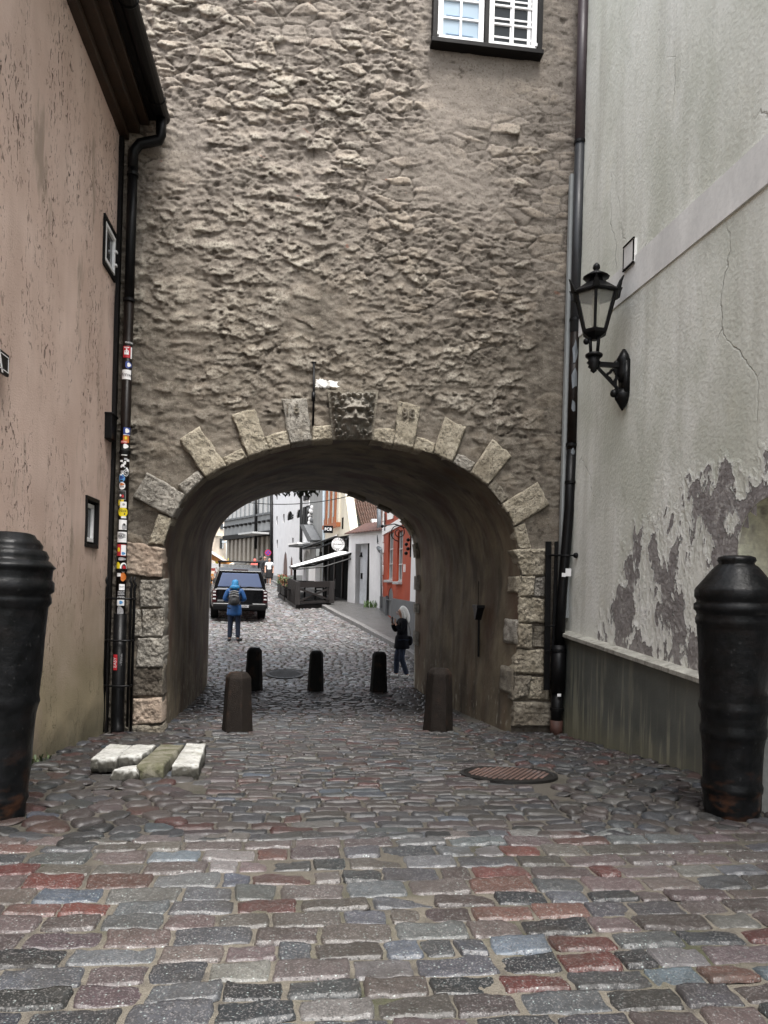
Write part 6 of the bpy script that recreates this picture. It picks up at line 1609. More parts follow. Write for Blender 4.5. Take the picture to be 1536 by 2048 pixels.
# awnings
def awning(label, q, Yd, droop, arms):
    """q: front-left, front-right(low edge ...) photo points with depths"""
    P = [atd(u, v, d) for u, v, d in q]
    aw = thing('awning', label, 'awning', P[0])
    n = 14; a, b = np.meshgrid(np.linspace(0, 1, n), np.linspace(0, 1, n))
    W_ = [(1 - a) * (1 - b), a * (1 - b), a * b, (1 - a) * b]
    S = sum(np.array(p)[None, None] * w_[..., None] for w_, p in zip(W_, P)); S[..., 2] -= .06 * np.sin(PI * a) * np.sin(PI * b)
    o = gridmesh('canopy', S, M_AWN, aw); sm = o.modifiers.new('thick', 'SOLIDIFY'); sm.thickness = .05
    for i, j in ((0, 1), (1, 2), (3, 0)):
        MB().tube([P[i] + Vector((0, 0, -.05)), P[j] + Vector((0, 0, -.05))], .05, 8).build('rail', M_BLACK, aw)
    for i, j in ((0, 3), (1, 2)):
        m_ = (P[i] + P[j]) / 2 + Vector((0, 0, -.32)); MB().tube([P[i] + Vector((0, 0, -.1)), m_, P[j] + Vector((0, 0, -.25))], .035, 6).build('folding_arm', M_BLACK, aw)
    return P
awning('large white awning sloping down over the terrace', [(580, 1132, 36.0), (586, 1134, 30.5), (706, 1104, 31.0), (678, 1102, 33.5)], 0, 0, 0)
awning('small upper white awning above the bar entrance behind the round sign', [(628, 1089, 39.0), (606, 1094, 37.5), (672, 1071, 33.6), (675, 1068, 34.6)], 0, 0, 0)
for u, v, d in ((590, 1133, 31.0), (702, 1107, 31.3), (652, 1120, 31.5)):
    p = atd(u, v, d); b = Vector((p.x, p.y, gz(p.y) + .1)); tag(MB().tube([b, p], .06, 8).build('awning_post', M_BLACK, None, True), 'black post holding up the large awning at the ' + {590: 'street corner of the slatted fence', 702: 'side of the white boundary wall', 652: 'middle of the crossed end panel'}[u], 'post', 'posts under the large awning')
# signs
sc2 = atd(676, 1088.5, 31.0); rS = 13.6 * 31.0 / 1450
rs = thing('round_sign', 'round white bar sign ringed with black lettering, hung over the large awning', 'bar sign', sc2)
MS = frameM(sc2, (math.cos(R(8)), -math.sin(R(8)), 0), (0, 0, 1))
def disc(r0, r1, zo, n=48):
    mb = MB(); vs = []; 
    for k in range(n):
        a = 2 * PI * k / n; vs += [MS @ Vector((r0 * math.cos(a), r0 * math.sin(a), zo)), MS @ Vector((r1 * math.cos(a), r1 * math.sin(a), zo))]
    return mb.add(vs, [(2 * k, 2 * k + 1, (2 * k + 3) % (2 * n), (2 * k + 2) % (2 * n)) for k in range(n)])
mb = MB().lathe([(rS, -.06), (rS, 0), (rS * .98, .01)], n=48); mb.v = [tuple(MS @ Vector(p)) for p in mb.v]; dk = mb.build('disc', M_WHITE, rs)
disc(rS * .965, rS * 1.0, .013).build('rim', M_BLACK, dk, fix=False); disc(rS * .62, rS * .655, .013).build('inner_ring', M_BLACK, dk, fix=False)
def ring_text(s, a_mid, size, r_, flip=False):
    for i, ch in enumerate(s):
        if ch == ' ': continue
        a = R(a_mid) - (i - (len(s) - 1) / 2) * size * .82 / r_ * (-1 if flip else 1)
        M = MS @ Matrix.Translation((r_ * math.cos(a), r_ * math.sin(a), .014)) @ Matrix.Rotation(a - PI / 2 + (PI if flip else 0), 4, 'Z')
        text('letter', ch, size, M, M_LETB, dk, .001)
ring_text('BREWED THIRST', 160, rS * .32, rS * .8); ring_text('BEER', 32, rS * .34, rS * .8); ring_text('1221', 268, rS * .32, rS * .8, True)
text('lettering', 'BAR BEERS', rS * .25, MS @ Matrix.Translation((0, 0, .014)), M_LETB, dk, .004)
MB().bar(sc2 + Vector((0, .1, rS)), sc2 + Vector((.9, .8, rS + .05)), .05).build('hanger', M_BLACK, rs)
sq = [atd(u, v, 33.0) for u, v in ((647, 1051.5), (666, 1051.5), (666, 1066), (647, 1066))]
fs_ = thing('bar_sign', 'square black projecting bar sign with three white letters', 'bar sign', sq[0])
c_ = sum(sq, Vector()) / 4; w_ = (sq[1] - sq[0]).length; h_ = (sq[3] - sq[0]).length
MQ = frameM(c_, (1, -.1, 0), (0, 0, 1)); mb = MB().box(None, (w_, h_, .12), mtx=MQ); mb.build('board', M_BLACK, fs_, bevel=.01)
text('lettering', 'FCB', .19, MQ @ Matrix.Translation((0, 0, .064)), M_LETW, fs_, .003)
# little lantern by the white wall
lp_ = atd(697, 1086, 31.6); l2 = thing('street_lantern', 'small black lantern on a wall arm between round sign and white wall', 'wall lantern', lp_)
MB().lathe([(.0, -.3), (.05, -.28), (.1, -.2), (.16, .12), (.17, .14), (.06, .27), (.02, .36), (0, .38)], lp_, 6).build('lantern', M_BLACK, l2); MB().bar(lp_ + Vector((0, 0, -.25)), lp_ + Vector((.55, .1, -.3)), .04).bar(lp_ + Vector((.55, .1, -.42)), lp_ + Vector((.55, .1, -.1)), .05).build('arm', M_BLACK, l2)
# no-stopping sign on its post
np_ = atd(536, 1105.5, 47.5); ns = thing('road_sign', 'round no-stopping road sign with red ring and red cross on blue, on a post', 'road sign', (np_.x, np_.y, gz(np_.y)))
rN = 6.3 * 47.5 / 1450; MN = frameM(np_, (1, 0, 0), (0, 0, 1))
MB().tube([(np_.x, np_.y + .05, gz(np_.y)), (np_.x, np_.y + .05, np_.z)], .035, 8).build('post', M_ZINC, ns)
mb = MB().lathe([(rN, -.02), (rN, .0)], n=32); mb.v = [tuple(MN @ Vector(p)) for p in mb.v]; pn = mb.build('disc', mat('sign_red', (.50, .02, .05), .4, .05), ns)
mb = MB().lathe([(rN * .78, -.0), (rN * .78, .006)], n=32); mb.v = [tuple(MN @ Vector(p)) for p in mb.v]; mb.build('blue_field', mat('sign_blue', (.03, .06, .38), .4, .05), pn)
for a in (PI / 4, -PI / 4):
    mb = MB().box(None, (rN * 1.6, rN * .2, .006), mtx=MN @ Matrix.Translation((0, 0, .009 + .001 * a)) @ Matrix.Rotation(a, 4, 'Z')); mb.build('cross_bar', MATS['sign_red'], pn)
# overhead cable
ca = atd(500, 1003, 27); cb = fa.p(764, 985, .1)
ca, cb = atd(440, 996, 30), atd(735, 982, 30); mid = atd(590, 1008, 30)
cp = [ca * ((1 - t) ** 2) + (mid * 2 - (ca + cb) * .5) * (2 * t * (1 - t)) + cb * t * t for t in np.linspace(-.15, 1.25, 30)]
tag(MB().tube(cp, .018, 6).build('overhead_cable', M_BLACK, None, True), 'thin dark cable sagging across the street above the terrace', 'cable')
# ivy hanging over the far mouth of the passage
iv = thing('hanging_ivy', 'dark ivy sprays hanging over the top of the far arch', 'ivy', (.1, TL + .2, 3.6)); mb = MB()
for k in range(240):
    u = rw.choice([rw.uniform(585, 640), rw.uniform(545, 580), rw.uniform(595, 625)]); v = 976 + rw.random() ** 2 * 14 + (rw.random() ** 3 * 8 if abs(u - 608) < 12 else 0)
    q = onY(u, v, TL + .14 + rw.uniform(0, .12)); a = Vector((rw.uniform(-.6, .6), rw.uniform(-.4, .4), -1)).normalized(); b = Vector((rw.uniform(.3, 1), rw.uniform(-1, 1), 0)).normalized(); s_ = rw.uniform(.03, .06)
    mb.add([q - a * s_, q + b * s_ * .55, q + a * s_ * 1.1, q - b * s_ * .55], [(0, 1, 2, 3)])
mb.build('leaves', mat('ivy_leaf', (.028, .04, .018), .5, .4, 30), iv, fix=False)
mb = MB()
for u in (560, 600, 610, 625): mb.tube([onY(u, 955, TL + .18), onY(u + 3, 975, TL + .2), onY(u, 986, TL + .2)], .006, 5)
mb.build('stem', M_BROWN, iv)
# ---- market stall / orange awning at the left edge
stl = thing('market_stall', 'market stall with grey tarpaulin roof and orange timber boards behind the pickup', 'market stall', (-4, 22, 1.5))
def q3(pts): return [atd(*p) for p in pts]
MB().prism(q3([(418, 1127, 38), (512, 1144, 36), (520, 1150, 34), (400, 1139, 34)]), (0, 0, .06)).build('tarpaulin', mat('grey_tarpaulin', (.2, .2, .2), .6, .15, 3, .3, 20), stl)
MB().bar(atd(405, 1139, 33.6), atd(448, 1139, 33.6), .1, .12).build('red_fascia', mat('red_board', (.2, .03, .02), .5), stl)
for v, h in ((1150, 5.5), (1157, 4), (1164, 3)):
    a, b = atd(405, v, 33.5), atd(440, v, 33.5); MB().bar(a, b, .3, h * 33 / 1450).build('board', mat('orange_timber', (.5, .21, .05), .5, .25, 5, .2, 20, streak=True), stl)
for u in (408, 436):
    p = atd(u, 1140, 33.7); MB().bar(Vector((p.x, p.y, gz(p.y))), p, .09).build('post', M_BROWN, stl)
MB().box(atd(425, 1170, 33.8), (1.0, .5, .5)).build('counter', M_BLACKM, stl)
ob = thing('timber_awning', 'sloping orange timber awning edge with white cloth hung with yellow balls', 'awning', atd(430, 1115, 30))
a, b = atd(405, 1103, 30.0), atd(463, 1132, 30.0); MB().bar(a, b, .16, .26).build('beam', MATS['orange_timber'], ob, bevel=.02)
MB().bar(a + Vector((0, .0, .19)), b + Vector((-.2, 0, .17)), .5, .08).build('cloth', M_AWN, ob); MB().ball(b, .13, 8, 6, (1, 1, 1.3)).build('beam_end', M_CREAM, ob)
for k, (u, v) in enumerate(((434.5, 1123.5), (446, 1127.5), (456, 1131))):
    p = atd(u, v, 30); t_ = MB().ball(p, .085, 12, 8).tube([p, p + Vector((0, 0, .3))], .008, 5)
    tag(t_.build('yellow_ball', mat('yellow_plastic', (.72, .66, .05), .4, .1), None, True), ['yellow ball hanging from the timber awning, nearest the passage wall', 'yellow ball hanging from the timber awning, middle one', 'yellow ball hanging nearest the free end of the timber awning'][k], 'ball', 'yellow balls on the timber awning')
# ------------------------------------------------------------------ people
def skinned(name, chain, m, parent=None, sub=2, root=0):
    """chain: list of polylines of (x, y, z, r); points closer than 1 mm are shared"""
    V = []; Rr = []; E = []
    def vid(p):
        for i, q in enumerate(V):
            if (Vector(q) - Vector(p[:3])).length < 1e-3: return i
        V.append(tuple(p[:3])); Rr.append(p[3] if not isinstance(p[3], tuple) else p[3]); return len(V) - 1
    for pl in chain:
        prev = None
        for p in pl:
            i = vid(p)
            if prev is not None and prev != i: E.append((prev, i))
            prev = i
    me = bpy.data.meshes.new(name); me.from_pydata(V, E, [])
    o = bpy.data.objects.new(name, me); COL.objects.link(o)
    sk = o.modifiers.new('skin', 'SKIN'); sk.use_smooth_shade = True; sk.branch_smoothing = .4
    lay = me.skin_vertices[0] if me.skin_vertices else None
    if lay is None:
        bm = bmesh.new(); bm.from_mesh(me); bm.verts.layers.skin.verify(); bm.to_mesh(me); bm.free(); lay = me.skin_vertices[0]
    for i, r in enumerate(Rr): lay.data[i].radius = r if isinstance(r, tuple) else (r, r); lay.data[i].use_root = (i == root)
    sb = o.modifiers.new('sub', 'SUBSURF'); sb.levels = sub; sb.render_levels = sub
    bpy.context.view_layer.update()
    out = bpy.data.meshes.new_from_object(o.evaluated_get(bpy.context.evaluated_depsgraph_get()))
    bpy.data.objects.remove(o)
    return link(name, out, m, parent, True)
M_SKIN = mat('skin', (.48, .28, .2), .5, .1, 20, .1, 60)
M_JBLUE = mat('blue_rain_jacket', (.012, .085, .26), .5, .25, 12, .4, 30, dist=.02); M_HBLUE = mat('bright_blue_hood', (.02, .20, .42), .5, .2, 12, .4, 30, dist=.02)
M_JEAN = mat('denim', (.010, .018, .042), .8, .3, 14, .4, 40, dist=.015); M_NAVY = mat('black_navy_coat', (.004, .0045, .008), .85, .3, 12, .4, 40, dist=.02, spec=.15)
M_SHOE = mat('dark_shoe', (.03, .03, .032), .5, .3, 20); M_SHOEW = mat('white_shoe', (.6, .6, .58), .5, .1, 20)
M_HAIRW = mat('white_hair', (.78, .78, .76), .5, .1, 30, .8, 60, dist=.02, streak=True); M_HAIRD = mat('dark_hair', (.015, .011, .009), .4, .3, 30)
M_PACK = mat('grey_backpack_cloth', (.06, .06, .062), .7, .3, 10, .4, 50); M_PACKD = mat('black_backpack_cloth', (.02, .02, .021), .6, .3, 10, .4, 50); M_STRIPE = mat('light_grey_trim', (.3, .3, .3), .5, .1)
def T(base, rz, pts):
    M = Matrix.Translation(base) @ Matrix.Rotation(rz, 4, 'Z'); o = []
    for p in pts:
        q = M @ Vector(p[:3]); o.append((q.x, q.y, q.z, p[3]))
    return o
def hand(base, rz, wrist, dirv, palm_n, curl, s=1.0):
    """five separate fingers from a palm; returns chains to join the body"""
    d = Vector(dirv).normalized(); n = Vector(palm_n).normalized(); side = d.cross(n).normalized(); w_ = Vector(wrist)
    ch = []
    c = w_ + d * .05 * s
    ch.append([(*w_, .026 * s), (*c, (.034 * s))])
    for k, (off, L) in enumerate(((-.030, .07), (-.010, .08), (.010, .075), (.028, .058))):
        p0 = c; p1 = w_ + d * .095 * s + side * off * s; p2 = p1 + (d * math.cos(curl) + n * math.sin(curl)) * L * .55 * s; p3 = p2 + (d * math.cos(curl * 2.1) + n * math.sin(curl * 2.1)) * L * .5 * s
        ch.append([(*p0, .034 * s), (*p1, .0105 * s), (*p2, .009 * s), (*p3, .0075 * s)])
    t1 = w_ + d * .045 * s - side * .042 * s + n * .008; t2 = t1 + (d * .7 - side * .5 + n * .4).normalized() * .04 * s; t3 = t2 + (d * .8 + n * .6).normalized() * .03 * s
    ch.append([(*c, .034 * s), (*t1, .0115 * s), (*t2, .010 * s), (*t3, .008 * s)])
    return ch
def person(label, base, rz, H, pose, mats, group=None, detail=True):
    """local frame: -Y is the way the person faces; pose gives joints for H = 1.75"""
    k = H / 1.75
    b = Vector(base); root = thing('person', label, 'person', base, group, 0)
    S = lambda pl: T(b, rz, [(p[0] * k, p[1] * k, p[2] * k, tuple(q * k for q in p[3]) if isinstance(p[3], tuple) else p[3] * k) for p in pl])
    P = dict(pose)
    hip = .93
    def leg(s): 
        kn, an = P['knee' + s], P['ankle' + s]
        x = .095 * (1 if s == 'L' else -1)
        return [(0, 0, hip + .04, .10), (x, 0, hip - .06, .085), (*kn, .062), (*an, .042)]
    lean = P.get('lean', 0.0)
    chest = (0, lean, 1.32); neck = (0, lean * 1.2, 1.49)
    hd = P.get('head', (0, lean * 1.2 - .02, 1.62))
    body = [[(0, 0, hip + .04, .10), (0, lean * .5, 1.12, .10), (*chest, .11), (*neck, .058), (hd[0], hd[1] + .005, hd[2] - .06, .072), (hd[0], hd[1] + .01, hd[2] + .02, .092), (hd[0], hd[1] + .015, hd[2] + .085, .07)]]
    arms = []
    for s in 'LR':
        x = .175 * (1 if s == 'L' else -1); arms.append([(*chest, .11), (x, lean, 1.41, .058), (*P['elbow' + s], .043), (*P['wrist' + s], .03)])
    legs = [leg('L'), leg('R')]
    chains = [S(c) for c in body + legs + arms]
    for s in 'LR':
        if ('hand' + s) in P:
            dv, pn, cu = P['hand' + s]
        else: dv, pn, cu = Vector(P['wrist' + s]) - Vector(P['elbow' + s]), (0, -.4, 0.1) if abs((Vector(P['wrist' + s]) - Vector(P['elbow' + s])).normalized().y) < .9 else (0, 0, 1), .4
        if detail:
            for c in hand(None, 0, P['wrist' + s], dv, pn, cu): chains.append(S([(q[0], q[1], q[2], q[3]) for q in c]))
    for s in 'LR':
        a = P['ankle' + s]; ft = P.get('foot' + s, (0, -1, 0)); f = Vector(ft).normalized()
        chains.append(S([(*a, .042), (a[0] - f.x * .02, a[1] - f.y * .02, .035, .034), (a[0] + f.x * .12, a[1] + f.y * .12, .03, .03)]))
    bd = skinned('body', chains, mats['skin'], root)
    return root, S, P, (hip, chest, neck, hd, lean), k, b
def clothe(root, S, P, g, mats, coat_len=.72, coat=True, sleeves=True, loose=1.22, skirt=False):
    hip, chest, neck, hd, lean = g
    # trousers
    tr = []
    for s in 'LR':
        x = .095 * (1 if s == 'L' else -1); kn, an = P['knee' + s], P['ankle' + s]
        tr.append(S([(0, 0, hip + .08, .145), (x, 0, hip - .08, .107), ((x + kn[0]) / 2, kn[1] / 2, (hip + kn[2]) / 2 - .03, .092), (*kn, .078), ((kn[0] + an[0]) / 2, (kn[1] + an[1]) / 2, (kn[2] + an[2]) / 2, .071), (an[0], an[1], an[2] - .01, .066)]))
    if skirt:
        sk = [(.15, 1.05), (.19, .92), (.23, .7), (.25, .5), (.245, .42)]
        pts = MB(); n = 20; rows = []
        c = S([(0, 0, 0, 1)])[0]; kk = c[3]
        pts.lathe([(r * kk, z * kk) for r, z in sk], Vector(c[:3]), 24, 0, 1, .8).build('skirt', mats['legs'], root, True)
    else: skinned('trousers', tr, mats['legs'], root)
    ch = [S([(0, .0, coat_len, .155), (0, lean * .3, hip + .1, .155), (0, lean * .6, 1.14, .15), (*chest, .158), (neck[0], neck[1], neck[2] - .02, .078)])]
    for s in 'LR':
        x = .185 * (1 if s == 'L' else -1); e, w_ = P['elbow' + s], P['wrist' + s]
        d = (Vector(w_) - Vector(e)) * (.93 if sleeves else .0)
        a = S([(*chest, .158), (x, lean, 1.405, .085)])
        if sleeves: a += S([(*e, .066), (e[0] + d.x, e[1] + d.y, e[2] + d.z, .05)])
        else: a += S([(x + (e[0] - x) * .7, lean + (e[1] - lean) * .7, 1.405 + (e[2] - 1.405) * .7, .06)])
        ch.append(a)
    skinned('jacket', ch, mats['top'], root)
    for s in 'LR':
        a = P['ankle' + s]; f = Vector(P.get('foot' + s, (0, -1, 0))).normalized()
        skinned('shoe', [S([(a[0] - f.x * .05, a[1] - f.y * .05, .045, .046), (a[0] + f.x * .05, a[1] + f.y * .05, .045, .05), (a[0] + f.x * .15, a[1] + f.y * .15, .033, .036)])], mats['shoe'], root, 1)
def face(root, S, hd, mats):
    x, y, z = hd
    sp = lambda q: Vector(S([(*q, 1)])[0][:3])
    for s in (-1, 1): MB().ball(sp((x + s * .033, y - .078, z + .02)), .011, 8, 6).build('eye', M_LETB, root, True)
    MB().ball(sp((x, y - .1, z - .012)), .016, 8, 6, (.8, 1.1, 1.5)).build('nose', mats['skin'], root, True)
    MB().ball(sp((x, y - .085, z - .055)), .02, 8, 6, (1.2, .6, .35)).build('mouth', mat('lips', (.3, .1, .08), .5), root, True)
    for s in (-1, 1): MB().ball(sp((x + s * .09, y + .01, z + .0)), .022, 8, 6, (.4, .8, 1.2)).build('ear', mats['skin'], root, True)
def gp2(u, Yd, vf):
    p = atd(u, vf, Yd); return Vector((p.x, p.y, gz(p.y) + .012))
# ---- man in blue, seen from behind, looking down at something in his hands
mb_ = gp2(467, 20.6, 1283)
pose = {'kneeL': (.10, -.02, .49), 'kneeR': (-.105, -.01, .49), 'ankleL': (.11, .02, .08), 'ankleR': (-.12, .03, .08), 'footL': (.25, -1, 0), 'footR': (-.75, -.7, 0),
        'elbowL': (.285, .03, 1.14), 'elbowR': (-.285, .03, 1.14), 'wristL': (.11, -.2, 1.13), 'wristR': (-.11, -.2, 1.13), 'lean': -.02, 'head': (-.0, -.085, 1.60)}
ms = {'skin': M_SKIN, 'legs': M_JEAN, 'top': M_JBLUE, 'shoe': M_SHOE}
man = person('person in a blue hooded rain jacket and jeans standing behind the black pickup', mb_, PI, 1.76, pose, ms)
clothe(man[0], *man[1:4], ms, .66, loose=1.3); face(man[0], man[1], man[3][3], ms)
S = man[1]; hx, hy, hz_ = man[3][3]
skinned('hood', [S([(hx, hy + .03, hz_ + .105, .07), (hx, hy + .045, hz_ + .03, .112), (hx, hy + .085, hz_ - .07, .10), (0, .02, 1.44, .12)])], M_HBLUE, man[0])
skinned('hood_collar', [S([(-.13, .0, 1.47, .055), (-.07, .075, 1.49, .075), (.07, .075, 1.49, .075), (.13, .0, 1.47, .055)])], M_HBLUE, man[0])
hem = lambda rt, b, k, sx, sy, m: MB().lathe([(.13 * k, 1.06 * k), (.172 * k, 1.0 * k), (.182 * k, .9 * k), (.192 * k, .78 * k), (.194 * k, .73 * k), (.183 * k, .715 * k)], b, 28, 0, sx, sy).build('jacket_hem', m, rt, True)
hem(man[0], man[5], 1.76 / 1.75, 1.08, .86, M_JBLUE)
# backpack
bk = thing('backpack', 'grey and black backpack worn on the back of the person in blue', 'backpack', S([(0, .2, 1.2, 1)])[0][:3])
skinned('pack', [S([(0, .165, .98, (.15, .10)), (0, .19, 1.1, (.165, .13)), (0, .18, 1.28, (.145, .115)), (0, .15, 1.42, (.085, .075))])], M_PACK, bk)
skinned('front_pocket', [S([(0, .27, 1.0, (.115, .065)), (0, .285, 1.1, (.12, .07)), (0, .265, 1.2, (.09, .05))])], M_PACKD, bk)
for z0_, a in ((1.24, .03), (1.31, .03), (1.37, .02)):
    p0, p1, p2 = (Vector(S([q])[0][:3]) for q in ((-.13, .22, z0_, 1), (0, .305 - (z0_ - 1.24) * .4, z0_ + a, 1), (.13, .22, z0_, 1))); MB().tube([p0, p1, p2], .013, 6).build('trim', M_STRIPE, bk)
for s in (-1, 1):
    pts = [Vector(S([q])[0][:3]) for q in ((s * .09, .12, 1.43, 1), (s * .13, .02, 1.53, 1), (s * .15, -.12, 1.42, 1), (s * .17, -.13, 1.2, 1), (s * .14, .1, 1.0, 1))]; MB().tube(pts, .022, 6).build('strap', M_PACK, bk, True)
# ---- white-haired woman in profile, facing left, phone raised
wb = gp2(802, 16.75, 1357)
pose = {'kneeL': (.09, -.03, .49), 'kneeR': (-.08, -.10, .50), 'ankleL': (.10, .12, .08), 'ankleR': (-.10, -.10, .08), 'footL': (.1, -1, 0), 'footR': (0, -1, 0),
        'elbowL': (.24, -.08, 1.13), 'elbowR': (-.22, -.12, 1.13), 'wristL': (.08, -.19, 1.30), 'wristR': (-.06, -.24, 1.33), 'lean': -.0, 'head': (0, -.05, 1.61),
        'handR': ((.25, -.35, 1), (.3, .6, .3), .7), 'handL': ((-.6, -.2, .8), (.0, .6, .4), .6)}
ms = {'skin': M_SKIN, 'legs': M_JEAN, 'top': M_NAVY, 'shoe': M_SHOEW}
wo_ = person('person with long white hair and dark coat at the passage end, holding a phone', wb, R(-82), 1.66, pose, ms)
clothe(wo_[0], *wo_[1:4], ms, .70); face(wo_[0], wo_[1], wo_[3][3], ms)
S = wo_[1]; hx, hy, hz_ = wo_[3][3]
skinned('hair', [S([(hx, hy - .015, hz_ + .125, .05), (hx, hy + .03, hz_ + .095, .105), (hx, hy + .08, hz_ + .01, .125), (hx, hy + .115, hz_ - .1, .13), (hx, hy + .15, hz_ - .21, .10), (hx, hy + .17, hz_ - .30, .045)])], M_HAIRW, wo_[0])
for s in (-1, 1): skinned('hair_lock', [S([(hx + s * .06, hy - .0, hz_ + .08, .045), (hx + s * .095, hy + .03, hz_ - .02, .045), (hx + s * .10, hy + .06, hz_ - .13, .04), (hx + s * .09, hy + .07, hz_ - .21, .02)])], M_HAIRW, wo_[0])
hem(wo_[0], wo_[5], 1.66 / 1.75, .98, 1.1, M_NAVY)
pc = Vector(S([(-.0, -.27, 1.41, 1)])[0][:3]); ph_ = MB().box(pc, (.02, .078, .155), R(8)); tag(ph_.build('phone', M_BLACK, None, bevel=.006), 'black phone held up by the white-haired person', 'phone')
sbag = thing('shoulder_bag', 'black shoulder bag hanging at the back of the white-haired person', 'bag', S([(.05, .2, .95, 1)])[0][:3])
skinned('bag', [S([(.06, .16, .78, (.11, .07)), (.06, .185, .92, (.125, .08)), (.06, .17, 1.04, (.10, .06))])], M_NAVY, sbag)
MB().tube([Vector(S([q])[0][:3]) for q in ((.08, .2, 1.04, 1), (.12, .15, 1.25, 1), (.1, .05, 1.5, 1))], .012, 6).build('strap', M_STRIPE, sbag)
# ---- people further up the street
walk = {'kneeL': (.09, -.12, .50), 'kneeR': (-.09, .02, .48), 'ankleL': (.09, -.12, .08), 'ankleR': (-.09, .22, .11), 'elbowL': (.26, .05, 1.14), 'elbowR': (-.26, -.02, 1.14), 'wristL': (.25, -.05, .90), 'wristR': (-.25, -.14, .92), 'lean': -.02}
stand = {'kneeL': (.10, -.02, .49), 'kneeR': (-.10, -.02, .49), 'ankleL': (.11, .02, .08), 'ankleR': (-.11, .02, .08), 'elbowL': (.25, .02, 1.14), 'elbowR': (-.25, .02, 1.14), 'wristL': (.2, -.12, .95), 'wristR': (-.2, -.12, .95), 'lean': 0}
far = [(508, 43, 1173, 'person in a coral pink hooded coat walking away up the street', PI, 1.62, walk, (.52, .12, .10), (.012, .012, .014), 'hood', .62),
       (520, 46, 1170, 'person in black walking away, immediately right of the pink coat', PI, 1.74, walk, (.012, .012, .014), (.02, .022, .03), 'hair', .8),
       (528, 47, 1170, 'person in dark jacket and pale trousers just left of the white-shirted walker', 0, 1.74, stand, (.018, .018, .022), (.10, .10, .11), 'hair', .8),
       (537.5, 45, 1171, 'person in a white T-shirt and long black skirt walking towards the gate', 0, 1.66, walk, (.74, .77, .8), (.008, .008, .009), 'hair', .95)]
for i, (u, Yd, vf, lab, rz, H, po, tc, lc, hk_, cl) in enumerate(far):
    b_ = gp2(u, Yd, vf); ms = {'skin': M_SKIN, 'legs': mat('legwear_%s' % 'abcd'[i], lc, .8), 'top': mat('topwear_%s' % 'abcd'[i], tc, .8, .12, 10, .4, 30), 'shoe': M_SHOEW if i == 3 else M_SHOE}
    r_ = person(lab, b_, rz, H, po, ms); clothe(r_[0], *r_[1:4], ms, cl, sleeves=(i != 3), skirt=(i == 3)); S = r_[1]; hx, hy, hz_ = r_[3][3]
    skinned('hood' if hk_ == 'hood' else 'hair', [S([(hx, hy - .0, hz_ + .12, .05), (hx, hy + .03, hz_ + .08, .1), (hx, hy + .06, hz_ - .02, .1), (hx, hy + .07, hz_ - .12, .08)])], ms['top'] if hk_ == 'hood' else M_HAIRD, r_[0]); face(r_[0], S, r_[3][3], ms)
# ------------------------------------------------------------------ black pickup, seen from behind
M_CAR = NT('black_car_paint'); M_CAR = M_CAR.out((.004, .0042, .005), M_CAR.math('ADD', M_CAR.math('MULTIPLY', M_CAR.noise(2), .1), .12), None, 0, **{'Coat Weight': .25, 'Coat Roughness': .05, 'Specular IOR Level': .25})
M_TYRE = mat('tyre_rubber', (.006, .006, .006), .8, .2, 20, .3, 60, spec=.15); M_PLAS = mat('black_plastic', (.004, .004, .0045), .6, .2, 20, .2, 60, spec=.15)
M_CHROME = mat('bright_trim', (.6, .62, .63), .2, .05, 5, .02, metal=.9); M_LAMPC = mat('clear_lamp', (.55, .55, .55), .15, .1, 30); M_LAMPR = mat('red_lamp', (.03, .005, .006), .2, .1)
pb = plan(478, 24.4, 1250); pz_ = gz(pb[1]) ; rzt = R(7.0)
slope_p = math.atan((gz(pb[1] + 3.5) - gz(pb[1])) / 3.5)
pk = thing('pickup_truck', 'black pickup truck with canopy parked on the left of the street, seen from behind', 'pickup truck', (pb[0], pb[1], pz_))
MP = Matrix.Translation((pb[0], pb[1], pz_)) @ Matrix.Rotation(rzt, 4, 'Z') @ Matrix.Rotation(slope_p, 4, 'X')
def pkb(name, mb, m, parent=None, smooth=False, bevel=0, seg=2):
    mb.v = [tuple(MP @ Vector(p)) for p in mb.v]; return mb.build(name, m, parent or pk, smooth, bevel, seg)
hw = .90
# lower body: lofted cross-sections along y (0 = tail, 5.1 = nose)
def loft(secs, name, m, parent=None, bevel=0):
    mb = MB(); n = len(secs[0]); vs = [p for s in secs for p in s]; fs = []
    for i in range(len(secs) - 1):
        for j in range(n): fs.append((i * n + j, i * n + (j + 1) % n, (i + 1) * n + (j + 1) % n, (i + 1) * n + j))
    fs += [tuple(range(n)), tuple(range((len(secs) - 1) * n, len(secs) * n))[::-1]]
    mb.add(vs, fs); return pkb(name, mb, m, parent, False, bevel, 3)
def sec(y, w0, w1, w2, z0, z1, z2): return [(-w0, y, z0), (-w1, y, z1), (-w2, y, z2), (w2, y, z2), (w1, y, z1), (w0, y, z0)]
body = loft([sec(0, hw - .04, hw, hw - .06, .52, .8, 1.08), sec(.3, hw, hw + .02, hw - .04, .45, .8, 1.10), sec(2.0, hw, hw + .02, hw - .04, .42, .8, 1.10), sec(3.9, hw, hw + .02, hw - .04, .42, .8, 1.08), sec(4.9, hw - .06, hw - .02, hw - .12, .45, .78, 1.0), sec(5.15, hw - .2, hw - .15, hw - .25, .5, .76, .92)], 'body', M_CAR, None, .05)
cab = loft([sec(.12, hw - .05, hw - .10, hw - .22, 1.06, 1.3, 1.68), sec(.5, hw - .05, hw - .10, hw - .21, 1.08, 1.35, 1.76), sec(2.3, hw - .05, hw - .10, hw - .21, 1.08, 1.35, 1.78), sec(3.0, hw - .05, hw - .10, hw - .22, 1.08, 1.35, 1.72), sec(3.8, hw - .08, hw - .12, hw - .2, 1.05, 1.08, 1.1)], 'canopy', M_CAR, None, .04)
